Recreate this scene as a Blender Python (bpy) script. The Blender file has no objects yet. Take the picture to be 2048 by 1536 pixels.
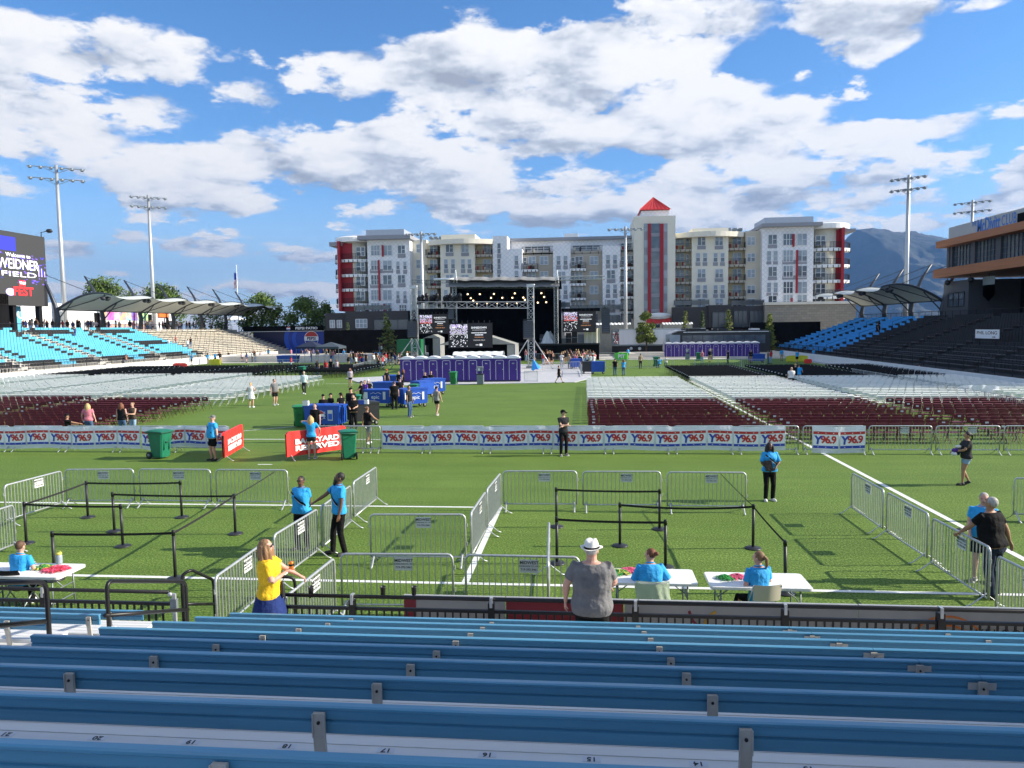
import bpy, math, random
from mathutils import Vector, Matrix, Quaternion
random.seed(7)
R = math.radians
V = Vector
PI = math.pi
C = bpy.context.scene.collection
SC = bpy.context.scene

CAMZ = 5.0
FPX = 1480.0
YAW, PITCH, ROLL = R(5.55), R(4.35), R(-0.75)
cam_d = bpy.data.cameras.new('camera')
cam = bpy.data.objects.new('camera', cam_d)
C.objects.link(cam)
CM = Matrix.Rotation(YAW, 4, 'Z') @ Matrix.Rotation(PI / 2 - PITCH, 4, 'X') @ Matrix.Rotation(ROLL, 4, 'Z')
cam.matrix_world = Matrix.Translation((0, 0, CAMZ)) @ CM
cam_d.sensor_fit = 'HORIZONTAL'
cam_d.sensor_width = 36.0
cam_d.lens = FPX / 2048 * 36.0
cam_d.clip_start = 0.05
cam_d.clip_end = 30000
SC.camera = cam
CR = CM.to_3x3()

def ray(px, py):
    return (CR @ V(((px - 1024) / FPX, (768 - py) / FPX, -1.0))).normalized()
def G(px, py, z=0.0):
    d = ray(px, py)
    t = (z - CAMZ) / d.z
    return V((d.x * t, d.y * t, z))
def AY(px, py, Y):
    d = ray(px, py)
    t = Y / d.y
    return V((d.x * t, Y, CAMZ + d.z * t))
def AX(px, py, X):
    d = ray(px, py)
    t = X / d.x
    return V((X, d.y * t, CAMZ + d.z * t))
def ZAT(p, py):
    """height at which the vertical through ground point p crosses image row py"""
    best = None
    lo, hi = -30.0, 90.0
    Ri = CR.transposed()
    for _ in range(50):
        m = (lo + hi) / 2
        q = Ri @ V((p[0], p[1], m - CAMZ))
        y = 768 - FPX * q.y / -q.z
        if y > py: lo = m
        else: hi = m
    return (lo + hi) / 2

SUN_AZ_VEC = V((1.0, 0.07, 0)).normalized()
SUN_EL = R(27)
SC.view_settings.view_transform = 'Standard'
SC.view_settings.look = 'None'
SC.view_settings.exposure = 0.95
SC.view_settings.gamma = 1.0
SC.view_settings.use_curve_mapping = False
sun_d = bpy.data.lights.new('sun', 'SUN')
sun_d.energy = 5.0
sun_d.angle = R(0.5)
sun_d.color = (1.0, 0.92, 0.78)
sun = bpy.data.objects.new('sun', sun_d)
C.objects.link(sun)
sv = V((SUN_AZ_VEC.x * math.cos(SUN_EL), SUN_AZ_VEC.y * math.cos(SUN_EL), math.sin(SUN_EL)))
sun.rotation_euler = (-sv).to_track_quat('-Z', 'Y').to_euler()
sun.location = (60, 20, 60)

W = bpy.data.worlds.new('World')
SC.world = W
W.use_nodes = True
def build_world():
    nt = W.node_tree
    for n in list(nt.nodes): nt.nodes.remove(n)
    N, L = nt.nodes, nt.links
    def nd(t, **k):
        n = N.new(t)
        for a, b in k.items(): setattr(n, a, b)
        return n
    out = nd('ShaderNodeOutputWorld')
    sky = nd('ShaderNodeTexSky', sky_type='NISHITA', sun_disc=False)
    sky.sun_elevation = SUN_EL
    sky.sun_rotation = math.atan2(SUN_AZ_VEC.x, SUN_AZ_VEC.y)
    sky.altitude = 1800
    sky.air_density = 1.0
    sky.dust_density = 0.3
    sky.ozone_density = 2.2
    g = bpy.data.node_groups.new('cloud_density', 'ShaderNodeTree')
    g.interface.new_socket(name='D', in_out='INPUT', socket_type='NodeSocketVector')
    g.interface.new_socket(name='F', in_out='OUTPUT', socket_type='NodeSocketFloat')
    g.interface.new_socket(name='S', in_out='OUTPUT', socket_type='NodeSocketFloat')
    gn, gl = g.nodes, g.links
    gi = gn.new('NodeGroupInput'); go = gn.new('NodeGroupOutput')
    sep = gn.new('ShaderNodeSeparateXYZ'); gl.new(gi.outputs[0], sep.inputs[0])
    def m(op, a, b=None, clamp=False, c=None):
        n = gn.new('ShaderNodeMath'); n.operation = op; n.use_clamp = clamp
        for i, v in enumerate((a, b, c)):
            if v is None: continue
            if isinstance(v, (int, float)): n.inputs[i].default_value = v
            else: gl.new(v, n.inputs[i])
        return n.outputs[0]
    az = m('MULTIPLY', m('ARCTAN2', sep.outputs[0], sep.outputs[1]), 57.2958)
    el = m('MULTIPLY', m('ARCSINE', sep.outputs[2]), 57.2958)
    zc = m('ADD', m('MAXIMUM', sep.outputs[2], 0.0), 0.30)
    comb = gn.new('ShaderNodeCombineXYZ')
    gl.new(m('DIVIDE', sep.outputs[0], zc), comb.inputs[0])
    gl.new(m('DIVIDE', sep.outputs[1], zc), comb.inputs[1])
    gl.new(m('DIVIDE', m('MULTIPLY', sep.outputs[2], 2.6), zc), comb.inputs[2])
    no = gn.new('ShaderNodeTexNoise'); no.inputs['Scale'].default_value = 2.9
    no.inputs['Detail'].default_value = 10; no.inputs['Roughness'].default_value = 0.62
    gl.new(comb.outputs[0], no.inputs['Vector'])
    vo = gn.new('ShaderNodeTexVoronoi'); vo.feature = 'SMOOTH_F1'; vo.inputs['Scale'].default_value = 5.5
    vo.inputs['Smoothness'].default_value = 0.6
    mixv = gn.new('ShaderNodeVectorMath'); mixv.operation = 'MULTIPLY_ADD'
    gl.new(no.outputs['Color'], mixv.inputs[0]); mixv.inputs[1].default_value = (0.5, 0.5, 0.5); gl.new(comb.outputs[0], mixv.inputs[2])
    gl.new(mixv.outputs[0], vo.inputs['Vector'])
    blobs = CLOUDS
    tot = tv = tp = None
    for (cx, cy, rx, ry, amp) in blobs:
        d0 = ray(cx, cy)
        a0 = math.degrees(math.atan2(d0.x, d0.y)); e0 = math.degrees(math.asin(d0.z))
        d1 = ray(cx + rx, cy); d2 = ray(cx, cy - ry)
        ra = abs(math.degrees(math.atan2(d1.x, d1.y)) - a0); re = abs(math.degrees(math.asin(d2.z)) - e0)
        u = m('MULTIPLY', m('SUBTRACT', az, a0), 1 / ra)
        v = m('MULTIPLY', m('SUBTRACT', el, e0), 1 / re)
        r2 = m('ADD', m('MULTIPLY', u, u), m('MULTIPLY', v, v))
        e = m('MULTIPLY', m('EXPONENT', m('MULTIPLY', r2, -1.0)), amp)
        tot = e if tot is None else m('ADD', tot, e)
        if amp > 0:
            tv = m('MULTIPLY', e, v) if tv is None else m('MULTIPLY_ADD', e, v, False, tv)
            tp = e if tp is None else m('ADD', tp, e)
    n1 = m('MULTIPLY', m('SUBTRACT', no.outputs['Fac'], 0.5), 4.0)
    n2 = m('MULTIPLY', m('SUBTRACT', 0.42, vo.outputs['Distance']), 1.1)
    away = m('MULTIPLY', m('MULTIPLY', m('SUBTRACT', 0.64, sep.outputs[1]), 4.0, True), 0.52)
    body = m('ADD', m('MINIMUM', tot, 0.88), away)
    f = m('ADD', m('ADD', body, n1), n2)
    gl.new(f, go.inputs[0])
    off = gn.new('ShaderNodeVectorMath'); off.operation = 'MULTIPLY_ADD'
    gl.new(comb.outputs[0], off.inputs[0]); off.inputs[1].default_value = (0.975, 0.975, 1.0); off.inputs[2].default_value = (0.05, 0.0, 0.09)
    no2 = gn.new('ShaderNodeTexNoise'); no2.inputs['Scale'].default_value = 2.9
    no2.inputs['Detail'].default_value = 7; no2.inputs['Roughness'].default_value = 0.6
    gl.new(off.outputs[0], no2.inputs['Vector'])
    dlt = m('MULTIPLY', m('SUBTRACT', no.outputs['Fac'], no2.outputs['Fac']), 4.8)
    vv = m('MULTIPLY', m('DIVIDE', tv, m('ADD', tp, 0.25)), 0.34)
    thick = m('MULTIPLY', m('SUBTRACT', f, 0.85), -0.42)
    gl.new(m('ADD', m('ADD', 0.80, m('MINIMUM', thick, 0.0)), m('ADD', dlt, vv)), go.inputs[1])
    tc = nd('ShaderNodeTexCoord')
    g1 = nd('ShaderNodeGroup'); g1.node_tree = g
    L.new(tc.outputs['Generated'], g1.inputs[0])
    def M(op, a, b=None, clamp=False):
        n = nd('ShaderNodeMath', operation=op, use_clamp=clamp)
        for i, v in enumerate((a, b)):
            if v is None: continue
            if isinstance(v, (int, float)): n.inputs[i].default_value = v
            else: L.new(v, n.inputs[i])
        return n.outputs[0]
    dens = g1.outputs[0]
    mr = nd('ShaderNodeMapRange', interpolation_type='SMOOTHSTEP'); L.new(dens, mr.inputs[0])
    mr.inputs[1].default_value = 0.40; mr.inputs[2].default_value = 0.74
    sh = g1.outputs[1]
    cr = nd('ShaderNodeValToRGB'); L.new(sh, cr.inputs[0])
    e = cr.color_ramp.elements
    e[0].position = 0.05; e[0].color = (0.40, 0.43, 0.48, 1)
    e[1].position = 1.0; e[1].color = (1.05, 1.03, 0.99, 1)
    x = cr.color_ramp.elements.new(0.42); x.color = (0.62, 0.66, 0.72, 1)
    x = cr.color_ramp.elements.new(0.68); x.color = (0.90, 0.91, 0.93, 1)
    bg1 = nd('ShaderNodeBackground'); bg1.inputs[1].default_value = 0.118
    hs = nd('ShaderNodeHueSaturation'); hs.inputs['Saturation'].default_value = 1.22; hs.inputs['Hue'].default_value = 0.502
    L.new(sky.outputs[0], hs.inputs['Color'])
    sx = nd('ShaderNodeSeparateXYZ'); L.new(tc.outputs['Generated'], sx.inputs[0])
    hz = nd('ShaderNodeMapRange', interpolation_type='SMOOTHSTEP'); L.new(sx.outputs[2], hz.inputs[0])
    hz.inputs[1].default_value = 0.0; hz.inputs[2].default_value = 0.20; hz.inputs[3].default_value = 0.88; hz.inputs[4].default_value = 0.0
    mh = nd('ShaderNodeMix'); mh.data_type = 'RGBA'; L.new(hz.outputs[0], mh.inputs[0]); L.new(hs.outputs[0], mh.inputs[6]); mh.inputs[7].default_value = (3.0, 4.05, 5.2, 1)
    L.new(mh.outputs[2], bg1.inputs[0])
    bg2 = nd('ShaderNodeBackground'); bg2.inputs[1].default_value = 0.60; L.new(cr.outputs[0], bg2.inputs[0])
    mx = nd('ShaderNodeMixShader')
    L.new(M('MULTIPLY', mr.outputs[0], 0.97), mx.inputs[0]); L.new(bg1.outputs[0], mx.inputs[1]); L.new(bg2.outputs[0], mx.inputs[2])
    L.new(mx.outputs[0], out.inputs[0])
CLOUDS = [ # centre px, centre py, radius x, radius y, amount (used only as directions in the sky)
 (120, 60, 240, 55, .75), (390, 90, 110, 45, .5), (60, 150, 160, 60, .6), (250, 190, 240, 75, .95), (480, 210, 150, 80, .95), (60, 290, 220, 70, .7),
 (760, 120, 170, 70, .9), (700, 290, 260, 75, .85), (930, 110, 110, 70, .8), (1100, 160, 220, 110, 1.0), (1060, 290, 300, 85, .95),
 (1300, 240, 200, 100, .85), (1560, 210, 140, 50, .6), (1640, 310, 330, 70, .95), (1750, 390, 360, 60, .85), (1420, 370, 300, 60, .6),
 (1350, 60, 210, 75, .95), (1600, 30, 200, 60, .7), (1780, 70, 130, 75, 1.0), (1985, 10, 60, 20, .5), (1740, 160, 42, 26, .7), (1610, 150, 26, 20, .7), (1900, 262, 50, 18, .65),
 (1990, 240, 110, 55, .85), (1980, 340, 180, 60, .7), (1000, 385, 320, 50, .85), (640, 375, 240, 55, .85), (1400, 365, 300, 60, .5), (300, 375, 360, 70, .9), (380, 320, 300, 50, .6), (80, 340, 220, 70, .8),
 (430, 498, 150, 24, 1.05), (600, 512, 110, 18, 1.0), (150, 495, 130, 22, 1.0), (300, 590, 260, 16, .8), (560, 575, 160, 12, .8), (230, 542, 90, 8, .4), (1000, 440, 180, 24, .65), (1150, 440, 60, 40, .4), (780, 470, 160, 18, .5), (1450, 440, 260, 30, .6),
 (400, 610, 900, 38, .62), (1850, 440, 300, 30, .5),
 (850, 40, 90, 45, -.5), (560, 50, 150, 45, -.5), (1980, 140, 120, 60, -.5), (1560, 250, 60, 20, -.3), (520, 440, 110, 20, -.4), (150, 440, 200, 26, -.5), (720, 440, 150, 25, -.3)]
build_world()
W.cycles.sampling_method = 'MANUAL'
W.cycles.sample_map_resolution = 512
SC.cycles.max_bounces = 5
SC.cycles.diffuse_bounces = 2
SC.cycles.glossy_bounces = 2
SC.cycles.volume_bounces = 0

def setp(o, label=None, cat=None, group=None, kind=None):
    if label: o['label'] = label
    if cat: o['category'] = cat
    if group: o['group'] = group
    if kind: o['kind'] = kind
    return o
def thing(name, label, cat, loc=(0, 0, 0), rz=0, group=None):
    o = bpy.data.objects.new(name, None)
    o.empty_display_size = 0.2
    C.objects.link(o)
    o.location = loc; o.rotation_euler = (0, 0, rz)
    return setp(o, label, cat, group)
def dup(root, loc=None, rz=None, label=None, group=None, scale=None):
    r = root.copy(); C.objects.link(r)
    if loc is not None: r.location = loc
    if rz is not None: r.rotation_euler = (0, 0, rz)
    if scale: r.scale = scale
    if label: r['label'] = label
    if group: r['group'] = group
    for ch in root.children:
        c = ch.copy(); C.objects.link(c); c.parent = r
        for g in ch.children:
            d = g.copy(); C.objects.link(d); d.parent = c
    return r

class MB:
    def __init__(s):
        s.v = []; s.f = []; s.m = []; s.mats = []; s.sm = []
        s.T = None
    def mi(s, mat):
        if mat not in s.mats: s.mats.append(mat)
        return s.mats.index(mat)
    def add(s, vs, fs, mat, smooth=False, T=None):
        b = len(s.v)
        for p in vs:
            p = V(p)
            if T is not None: p = T @ p
            if s.T is not None: p = s.T @ p
            s.v.append(p)
        k = s.mi(mat)
        for f in fs:
            s.f.append([i + b for i in f]); s.m.append(k); s.sm.append(smooth)
        return s
    def box(s, lo, hi, mat, T=None):
        x0, y0, z0 = lo; x1, y1, z1 = hi
        vs = [(x0, y0, z0), (x1, y0, z0), (x1, y1, z0), (x0, y1, z0), (x0, y0, z1), (x1, y0, z1), (x1, y1, z1), (x0, y1, z1)]
        fs = [(0, 3, 2, 1), (4, 5, 6, 7), (0, 1, 5, 4), (1, 2, 6, 5), (2, 3, 7, 6), (3, 0, 4, 7)]
        return s.add(vs, fs, mat, False, T)
    def cbox(s, c, sz, mat, T=None):
        return s.box([c[i] - sz[i] / 2 for i in range(3)], [c[i] + sz[i] / 2 for i in range(3)], mat, T)
    def tube(s, pts, r, mat, n=6, caps=True, closed=False, rs=None):
        pts = [V(p) for p in pts]
        if len(pts) < 2: return s
        vs = []; fs = []
        prev = None; K = len(pts)
        for i, p in enumerate(pts):
            if closed: t = (pts[(i + 1) % K] - pts[i - 1])
            elif i == 0: t = pts[1] - p
            elif i == K - 1: t = p - pts[i - 1]
            else: t = (pts[i + 1] - p).normalized() + (p - pts[i - 1]).normalized()
            if t.length < 1e-9: t = V((0, 0, 1))
            t.normalize()
            if prev is None:
                a = V((0, 0, 1)) if abs(t.z) < 0.9 else V((1, 0, 0))
                u = t.cross(a).normalized()
            else:
                u = (prev - t * prev.dot(t))
                u = u.normalized() if u.length > 1e-6 else t.orthogonal().normalized()
            prev = u
            w = t.cross(u)
            rr = rs[i] if rs else r
            ra, rb = rr if isinstance(rr, (tuple, list)) else (rr, rr)
            for k in range(n):
                a = 2 * PI * k / n
                vs.append(p + u * math.cos(a) * ra + w * math.sin(a) * rb)
        for i in range(K if closed else K - 1):
            j = (i + 1) % K
            for k in range(n):
                l = (k + 1) % n
                fs.append((i * n + k, i * n + l, j * n + l, j * n + k))
        if caps and not closed:
            fs.append(tuple(range(n))[::-1]); fs.append(tuple((K - 1) * n + k for k in range(n)))
        return s.add(vs, fs, mat, n > 5)
    def lathe(s, prof, mat, n=16, T=None, smooth=True):
        vs = []; fs = []
        for (r, z) in prof:
            for k in range(n):
                a = 2 * PI * k / n
                vs.append((r * math.cos(a), r * math.sin(a), z))
        for i in range(len(prof) - 1):
            for k in range(n):
                l = (k + 1) % n
                fs.append((i * n + k, i * n + l, (i + 1) * n + l, (i + 1) * n + k))
        fs.append(tuple(range(n))[::-1]); fs.append(tuple((len(prof) - 1) * n + k for k in range(n)))
        return s.add(vs, fs, mat, smooth, T)
    def ell(s, c, r, mat, n=12, m=8, T=None, lo=-1.0, hi=1.0):
        vs = []; fs = []
        a0 = math.asin(lo); a1 = math.asin(hi)
        for i in range(m + 1):
            a = a0 + (a1 - a0) * i / m
            for k in range(n):
                b = 2 * PI * k / n
                vs.append((c[0] + r[0] * math.cos(a) * math.cos(b), c[1] + r[1] * math.cos(a) * math.sin(b), c[2] + r[2] * math.sin(a)))
        for i in range(m):
            for k in range(n):
                l = (k + 1) % n
                fs.append((i * n + k, i * n + l, (i + 1) * n + l, (i + 1) * n + k))
        fs.append(tuple(range(n))[::-1]); fs.append(tuple(m * n + k for k in range(n)))
        return s.add(vs, fs, mat, True, T)
    def prism(s, poly, z0, z1, mat, T=None):
        n = len(poly)
        ar = sum(poly[i][0] * poly[(i + 1) % n][1] - poly[(i + 1) % n][0] * poly[i][1] for i in range(n))
        if ar < 0: poly = poly[::-1]
        vs = [(x, y, z0) for x, y in poly] + [(x, y, z1) for x, y in poly]
        fs = [tuple(range(n))[::-1], tuple(range(n, 2 * n))] + [(i, (i + 1) % n, n + (i + 1) % n, n + i) for i in range(n)]
        return s.add(vs, fs, mat, False, T)
    def grid(s, fn, nu, nv, mat, smooth=True, T=None):
        vs = [fn(i / nu, j / nv) for j in range(nv + 1) for i in range(nu + 1)]
        fs = [(j * (nu + 1) + i, j * (nu + 1) + i + 1, (j + 1) * (nu + 1) + i + 1, (j + 1) * (nu + 1) + i) for j in range(nv) for i in range(nu)]
        return s.add(vs, fs, mat, smooth, T)
    def quad(s, a, b, c, d, mat):
        return s.add([a, b, c, d], [(0, 1, 2, 3)], mat)
    def merge(s, o, T=None):
        b = len(s.v)
        for p in o.v: s.v.append(T @ p if T is not None else p.copy())
        ks = [s.mi(m) for m in o.mats]
        for f, m, q in zip(o.f, o.m, o.sm):
            s.f.append([i + b for i in f]); s.m.append(ks[m]); s.sm.append(q)
        return s
    def text(s, txt, size, mat, T, bold=0.0, ext=0.004, align='CENTER', sx=1.0, spacing=1.0, shear=0.0):
        vs, fs = textgeo(txt, bold, ext / size, align, spacing, shear)
        return s.add([(x * size * sx, y * size, z * size) for x, y, z in vs], fs, mat, False, T)
    def textfit(s, txt, size, width, mat, T, bold=0.0, ext=0.004, spacing=1.0):
        vs, fs = textgeo(txt, bold, ext / size, 'CENTER', spacing)
        w = (max(v[0] for v in vs) - min(v[0] for v in vs)) * size
        return s.text(txt, size, mat, T, bold, ext, 'CENTER', abs(width) / w, spacing)
    def mesh(s, name):
        me = bpy.data.meshes.new(name)
        me.from_pydata([tuple(p) for p in s.v], [], s.f)
        for m in s.mats: me.materials.append(m)
        me.polygons.foreach_set('material_index', s.m)
        me.polygons.foreach_set('use_smooth', s.sm)
        me.update()
        return me
    def build(s, name, parent=None, loc=None):
        o = bpy.data.objects.new(name, s.mesh(name))
        C.objects.link(o)
        if parent is not None: o.parent = parent
        if loc is not None: o.location = loc
        return o
_tg = {}
def textgeo(txt, bold, ext, align, spacing, shear=0.0):
    key = (txt, bold, round(ext, 4), align, spacing, shear)
    if key in _tg: return _tg[key]
    cu = bpy.data.curves.new('t', 'FONT'); cu.body = txt; cu.size = 1.0; cu.offset = bold; cu.extrude = ext
    cu.align_x = align; cu.align_y = 'CENTER'; cu.space_character = spacing; cu.resolution_u = 3; cu.shear = shear
    ob = bpy.data.objects.new('t', cu); C.objects.link(ob)
    dg = bpy.context.evaluated_depsgraph_get()
    me = bpy.data.meshes.new_from_object(ob.evaluated_get(dg))
    r = ([tuple(v.co) for v in me.vertices], [tuple(p.vertices) for p in me.polygons])
    bpy.data.objects.remove(ob); bpy.data.meshes.remove(me); bpy.data.curves.remove(cu)
    _tg[key] = r
    return r
def rotT(loc, rz=0, rx=0, ry=0):
    return Matrix.Translation(V(loc)) @ Matrix.Rotation(rz, 4, 'Z') @ Matrix.Rotation(ry, 4, 'Y') @ Matrix.Rotation(rx, 4, 'X')
def upright(loc, rz=0):
    """text in its local XY stands up, readable from -Y when rz = 0"""
    return rotT(loc, rz, PI / 2)

_mats = {}
def mat(name, col, rough=0.6, metal=0.0, var=0.0, vs=6.0, bump=0.0, bd=0.02, bs=40.0, spec=0.5, emit=None, es=0.0, coords='Object', col2=None, detail=3, coat=0.0, stretch=None):
    if name in _mats: return _mats[name]
    m = bpy.data.materials.new(name); m.use_nodes = True
    nt = m.node_tree; N, L = nt.nodes, nt.links
    b = N['Principled BSDF']
    b.inputs['Base Color'].default_value = (*col, 1)
    b.inputs['Roughness'].default_value = rough
    b.inputs['Metallic'].default_value = metal
    b.inputs['Specular IOR Level'].default_value = spec
    b.inputs['Coat Weight'].default_value = coat
    tc = N.new('ShaderNodeTexCoord')
    src = tc.outputs[coords]
    if stretch:
        mp = N.new('ShaderNodeMapping'); mp.inputs['Scale'].default_value = stretch
        L.new(src, mp.inputs[0]); src = mp.outputs[0]
    if var > 0 or col2:
        no = N.new('ShaderNodeTexNoise'); no.inputs['Scale'].default_value = vs; no.inputs['Detail'].default_value = detail
        no.inputs['Roughness'].default_value = 0.6
        L.new(src, no.inputs['Vector'])
        cr = N.new('ShaderNodeValToRGB')
        c1 = tuple(max(0, c * (1 - var)) for c in col); c2 = col2 if col2 else tuple(min(1, c * (1 + var)) for c in col)
        cr.color_ramp.elements[0].color = (*c1, 1); cr.color_ramp.elements[1].color = (*c2, 1)
        cr.color_ramp.elements[0].position = 0.3; cr.color_ramp.elements[1].position = 0.7
        L.new(no.outputs['Fac'], cr.inputs[0]); L.new(cr.outputs[0], b.inputs['Base Color'])
    if bump > 0:
        n2 = N.new('ShaderNodeTexNoise'); n2.inputs['Scale'].default_value = bs; n2.inputs['Detail'].default_value = 4
        L.new(src, n2.inputs['Vector'])
        bp = N.new('ShaderNodeBump'); bp.inputs['Strength'].default_value = min(1, bump); bp.inputs['Distance'].default_value = bd
        L.new(n2.outputs['Fac'], bp.inputs['Height']); L.new(bp.outputs[0], b.inputs['Normal'])
    if emit:
        b.inputs['Emission Color'].default_value = (*emit, 1); b.inputs['Emission Strength'].default_value = es
    _mats[name] = m
    return m
M = {}
def D(k, *a, **kw):
    M[k] = mat(k, *a, **kw)
D('galv', (.50, .52, .53), .42, .55, var=.12, vs=9)
D('galv_dark', (.22, .25, .27), .5, .5, var=.15, vs=9)
D('alu', (.46, .46, .44), .45, .35, var=.06, vs=4)
D('alu_post', (.46, .44, .40), .5, .3, var=.1, vs=12)
D('black_metal', (.010, .010, .012), .4, .0, spec=.35)
D('black_rubber', (.02, .02, .022), .7)
D('black_plastic', (.022, .023, .026), .45, var=.2, vs=8)
D('black_cloth', (.012, .012, .014), .9, bump=.2, bs=30)
D('steel_gray', (.055, .065, .08), .45, .2)
D('blue_seat', (.10, .42, .60), .55, var=.08, vs=.6)
D('blue_seat_deep', (.06, .36, .74), .5, var=.08, vs=.6)
D('black_seat', (.026, .027, .03), .55, spec=.3)
D('white_plastic', (.78, .78, .76), .45, var=.04, vs=5)
D('white_chair', (.88, .88, .83), .5)
D('maroon_chair', (.13, .016, .030), .5)
D('black_chair', (.010, .010, .012), .6, spec=.25)
D('chair_tag', (.62, .64, .66), .6)
D('concrete', (.52, .50, .46), .85, var=.1, vs=2.0)
D('concrete_lt', (.62, .58, .50), .85, var=.08, vs=1.0)
D('white_wall', (.74, .75, .76), .7, var=.05, vs=1.0)
D('white_paint', (.80, .81, .80), .6)
D('vinyl', (.76, .78, .81), .35, var=.06, vs=2.0, spec=.5, bump=.8, bd=.06, bs=3.5)
D('vinyl_red', (.52, .03, .03), .4)
D('vinyl_blue', (.02, .055, .42), .4)
D('vinyl_white', (.85, .87, .9), .4)
D('red_banner', (.80, .035, .03), .45, var=.06, vs=3)
D('green_bin', (.012, .16, .085), .42, var=.12, vs=5)
D('green_bin2', (.02, .22, .06), .45, var=.12, vs=5)
D('dark_lid', (.012, .09, .055), .5)
D('purple', (.045, .014, .20), .5, var=.1, vs=3)
D('purple_lt', (.25, .12, .42), .5)
D('roof_white', (.80, .80, .84), .5)
D('blue_cart', (.012, .075, .42), .4, var=.1, vs=3)
D('blue_polo', (.03, .36, .80), .75, bump=.35, bs=14, var=.06, vs=10)
D('white_shirt', (.72, .73, .72), .8, bump=.3, bs=14)
D('glass_dark', (.05, .065, .08), .12, .0, spec=.8)
D('red', (.45, .02, .02), .55)
def turf_material():
    m = bpy.data.materials.new('turf'); m.use_nodes = True
    N, L = m.node_tree.nodes, m.node_tree.links
    b = N['Principled BSDF']; b.inputs['Roughness'].default_value = .75; b.inputs['Specular IOR Level'].default_value = .25
    tc = N.new('ShaderNodeTexCoord')
    def noise(sc, det, st=(1, 1, 1), ro=.6):
        mp = N.new('ShaderNodeMapping'); mp.inputs['Scale'].default_value = st
        L.new(tc.outputs['Object'], mp.inputs[0])
        n = N.new('ShaderNodeTexNoise'); n.inputs['Scale'].default_value = sc; n.inputs['Detail'].default_value = det; n.inputs['Roughness'].default_value = ro
        L.new(mp.outputs[0], n.inputs['Vector']); return n.outputs['Fac']
    def ramp(f, *st):
        c = N.new('ShaderNodeValToRGB'); L.new(f, c.inputs[0])
        e = c.color_ramp.elements
        e[0].position, e[0].color = st[0][0], (*st[0][1], 1); e[1].position, e[1].color = st[-1][0], (*st[-1][1], 1)
        for p, q in st[1:-1]:
            x = e.new(p); x.color = (*q, 1)
        return c.outputs[0]
    def mix(t, a, c2, f):
        x = N.new('ShaderNodeMix'); x.data_type = 'RGBA'; x.blend_type = t
        if isinstance(f, float): x.inputs[0].default_value = f
        else: L.new(f, x.inputs[0])
        L.new(a, x.inputs[6]); L.new(c2, x.inputs[7]); return x.outputs[2]
    fine = ramp(noise(24, 5, (1, .8, 1), .75), (.38, (.046, .090, .012)), (.50, (.105, .180, .024)), (.60, (.19, .28, .055)), (.68, (.42, .48, .16)))
    big = ramp(noise(.35, 3), (.3, (.86, .9, .8)), (.7, (1.08, 1.06, 1.1)))
    strp = ramp(noise(.9, 4, (.12, 1.5, 1)), (.35, (.9, .9, .88)), (.65, (1.08, 1.08, 1.05)))
    c = mix('MULTIPLY', mix('MULTIPLY', fine, big, 1.0), strp, 1.0)
    L.new(c, b.inputs['Base Color'])
    bp = N.new('ShaderNodeBump'); bp.inputs['Strength'].default_value = .7; bp.inputs['Distance'].default_value = .03
    L.new(noise(22, 5, (1, 1, 1), .75), bp.inputs['Height']); L.new(bp.outputs[0], b.inputs['Normal'])
    return m
M['turf'] = turf_material()
D('earth', (.16, .15, .12), .95, var=.25, vs=.05)
D('asphalt', (.07, .07, .072), .9, var=.15, vs=.5)
D('line', (.72, .74, .70), .8, var=.12, vs=30)
D('mat_panel', (.50, .50, .51), .6, var=.12, vs=1.5)
def sheet(name, x0, y0, x1, y1, z, mt, label=None, thick=.0):
    b = MB()
    if thick: b.box((x0, y0, z - thick), (x1, y1, z), mt)
    else: b.quad((x0, y0, z), (x1, y0, z), (x1, y1, z), (x0, y1, z), mt)
    return setp(b.build(name), label=label, kind='structure')
sheet('ground', -9000, -400, 9000, 14000, -.06, M['earth'])
sheet('paved_apron', -150, -40, 140, 135, -.03, M['concrete'])
sheet('road', -150, 135, 140, 146, -.024, M['asphalt'])
FY0 = G(1024, 1300).y * 0 + 10.6      # near edge of the turf
FX0, FX1, FY1 = -58.6, 29.6, 112.0
sheet('football_pitch', FX0, FY0, FX1, FY1, 0, M['turf'], 'bright green artificial turf pitch')
ROADY = G(1024, 1169).y
L2Y = G(600, 1011).y
LAX = G(1700, 935).x
LBX = G(965, 1090).x
def line(x0, y0, x1, y1):
    b = MB(); b.quad((x0, y0, .005), (x1, y0, .005), (x1, y1, .005), (x0, y1, .005), M['line'])
    setp(b.build('pitch_marking'), 'white painted line on the turf', 'pitch marking', 'white lines on the pitch', 'structure')
line(-40, ROADY - .06, 29, ROADY + .06)
line(-30, L2Y - .06, LBX - .06, L2Y + .06)
line(LBX - .07, ROADY + .06, LBX + .07, L2Y + .06)
line(LAX - .08, ROADY + .06, LAX + .08, 60)
line(-50, G(750, 879).y - .06, LAX - .08, G(750, 879).y + .06)
p = G(530, 929); line(p.x - .28, p.y - .05, p.x + .28, p.y + .05)
yy = G(1100, 765).y; line(-24, yy - .06, 25, yy + .06)
a = G(487, 862); c = G(590, 853)
b = MB()
for i in range(12):
    t0, t1 = i / 12, (i + 1) / 12
    q0 = a.lerp(c, t0); q1 = a.lerp(c, t1)
    b.quad((q0.x, q0.y - .06, .006), (q1.x, q1.y - .06, .006), (q1.x, q1.y + .06, .006), (q0.x, q0.y + .06, .006), M['line'])
setp(b.build('pitch_marking'), 'short slanting white line left of the blue carts', 'pitch marking', kind='structure')
b = MB()
q = [G(748, 742), G(1168, 764), G(1185, 731), G(700, 722)]
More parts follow.
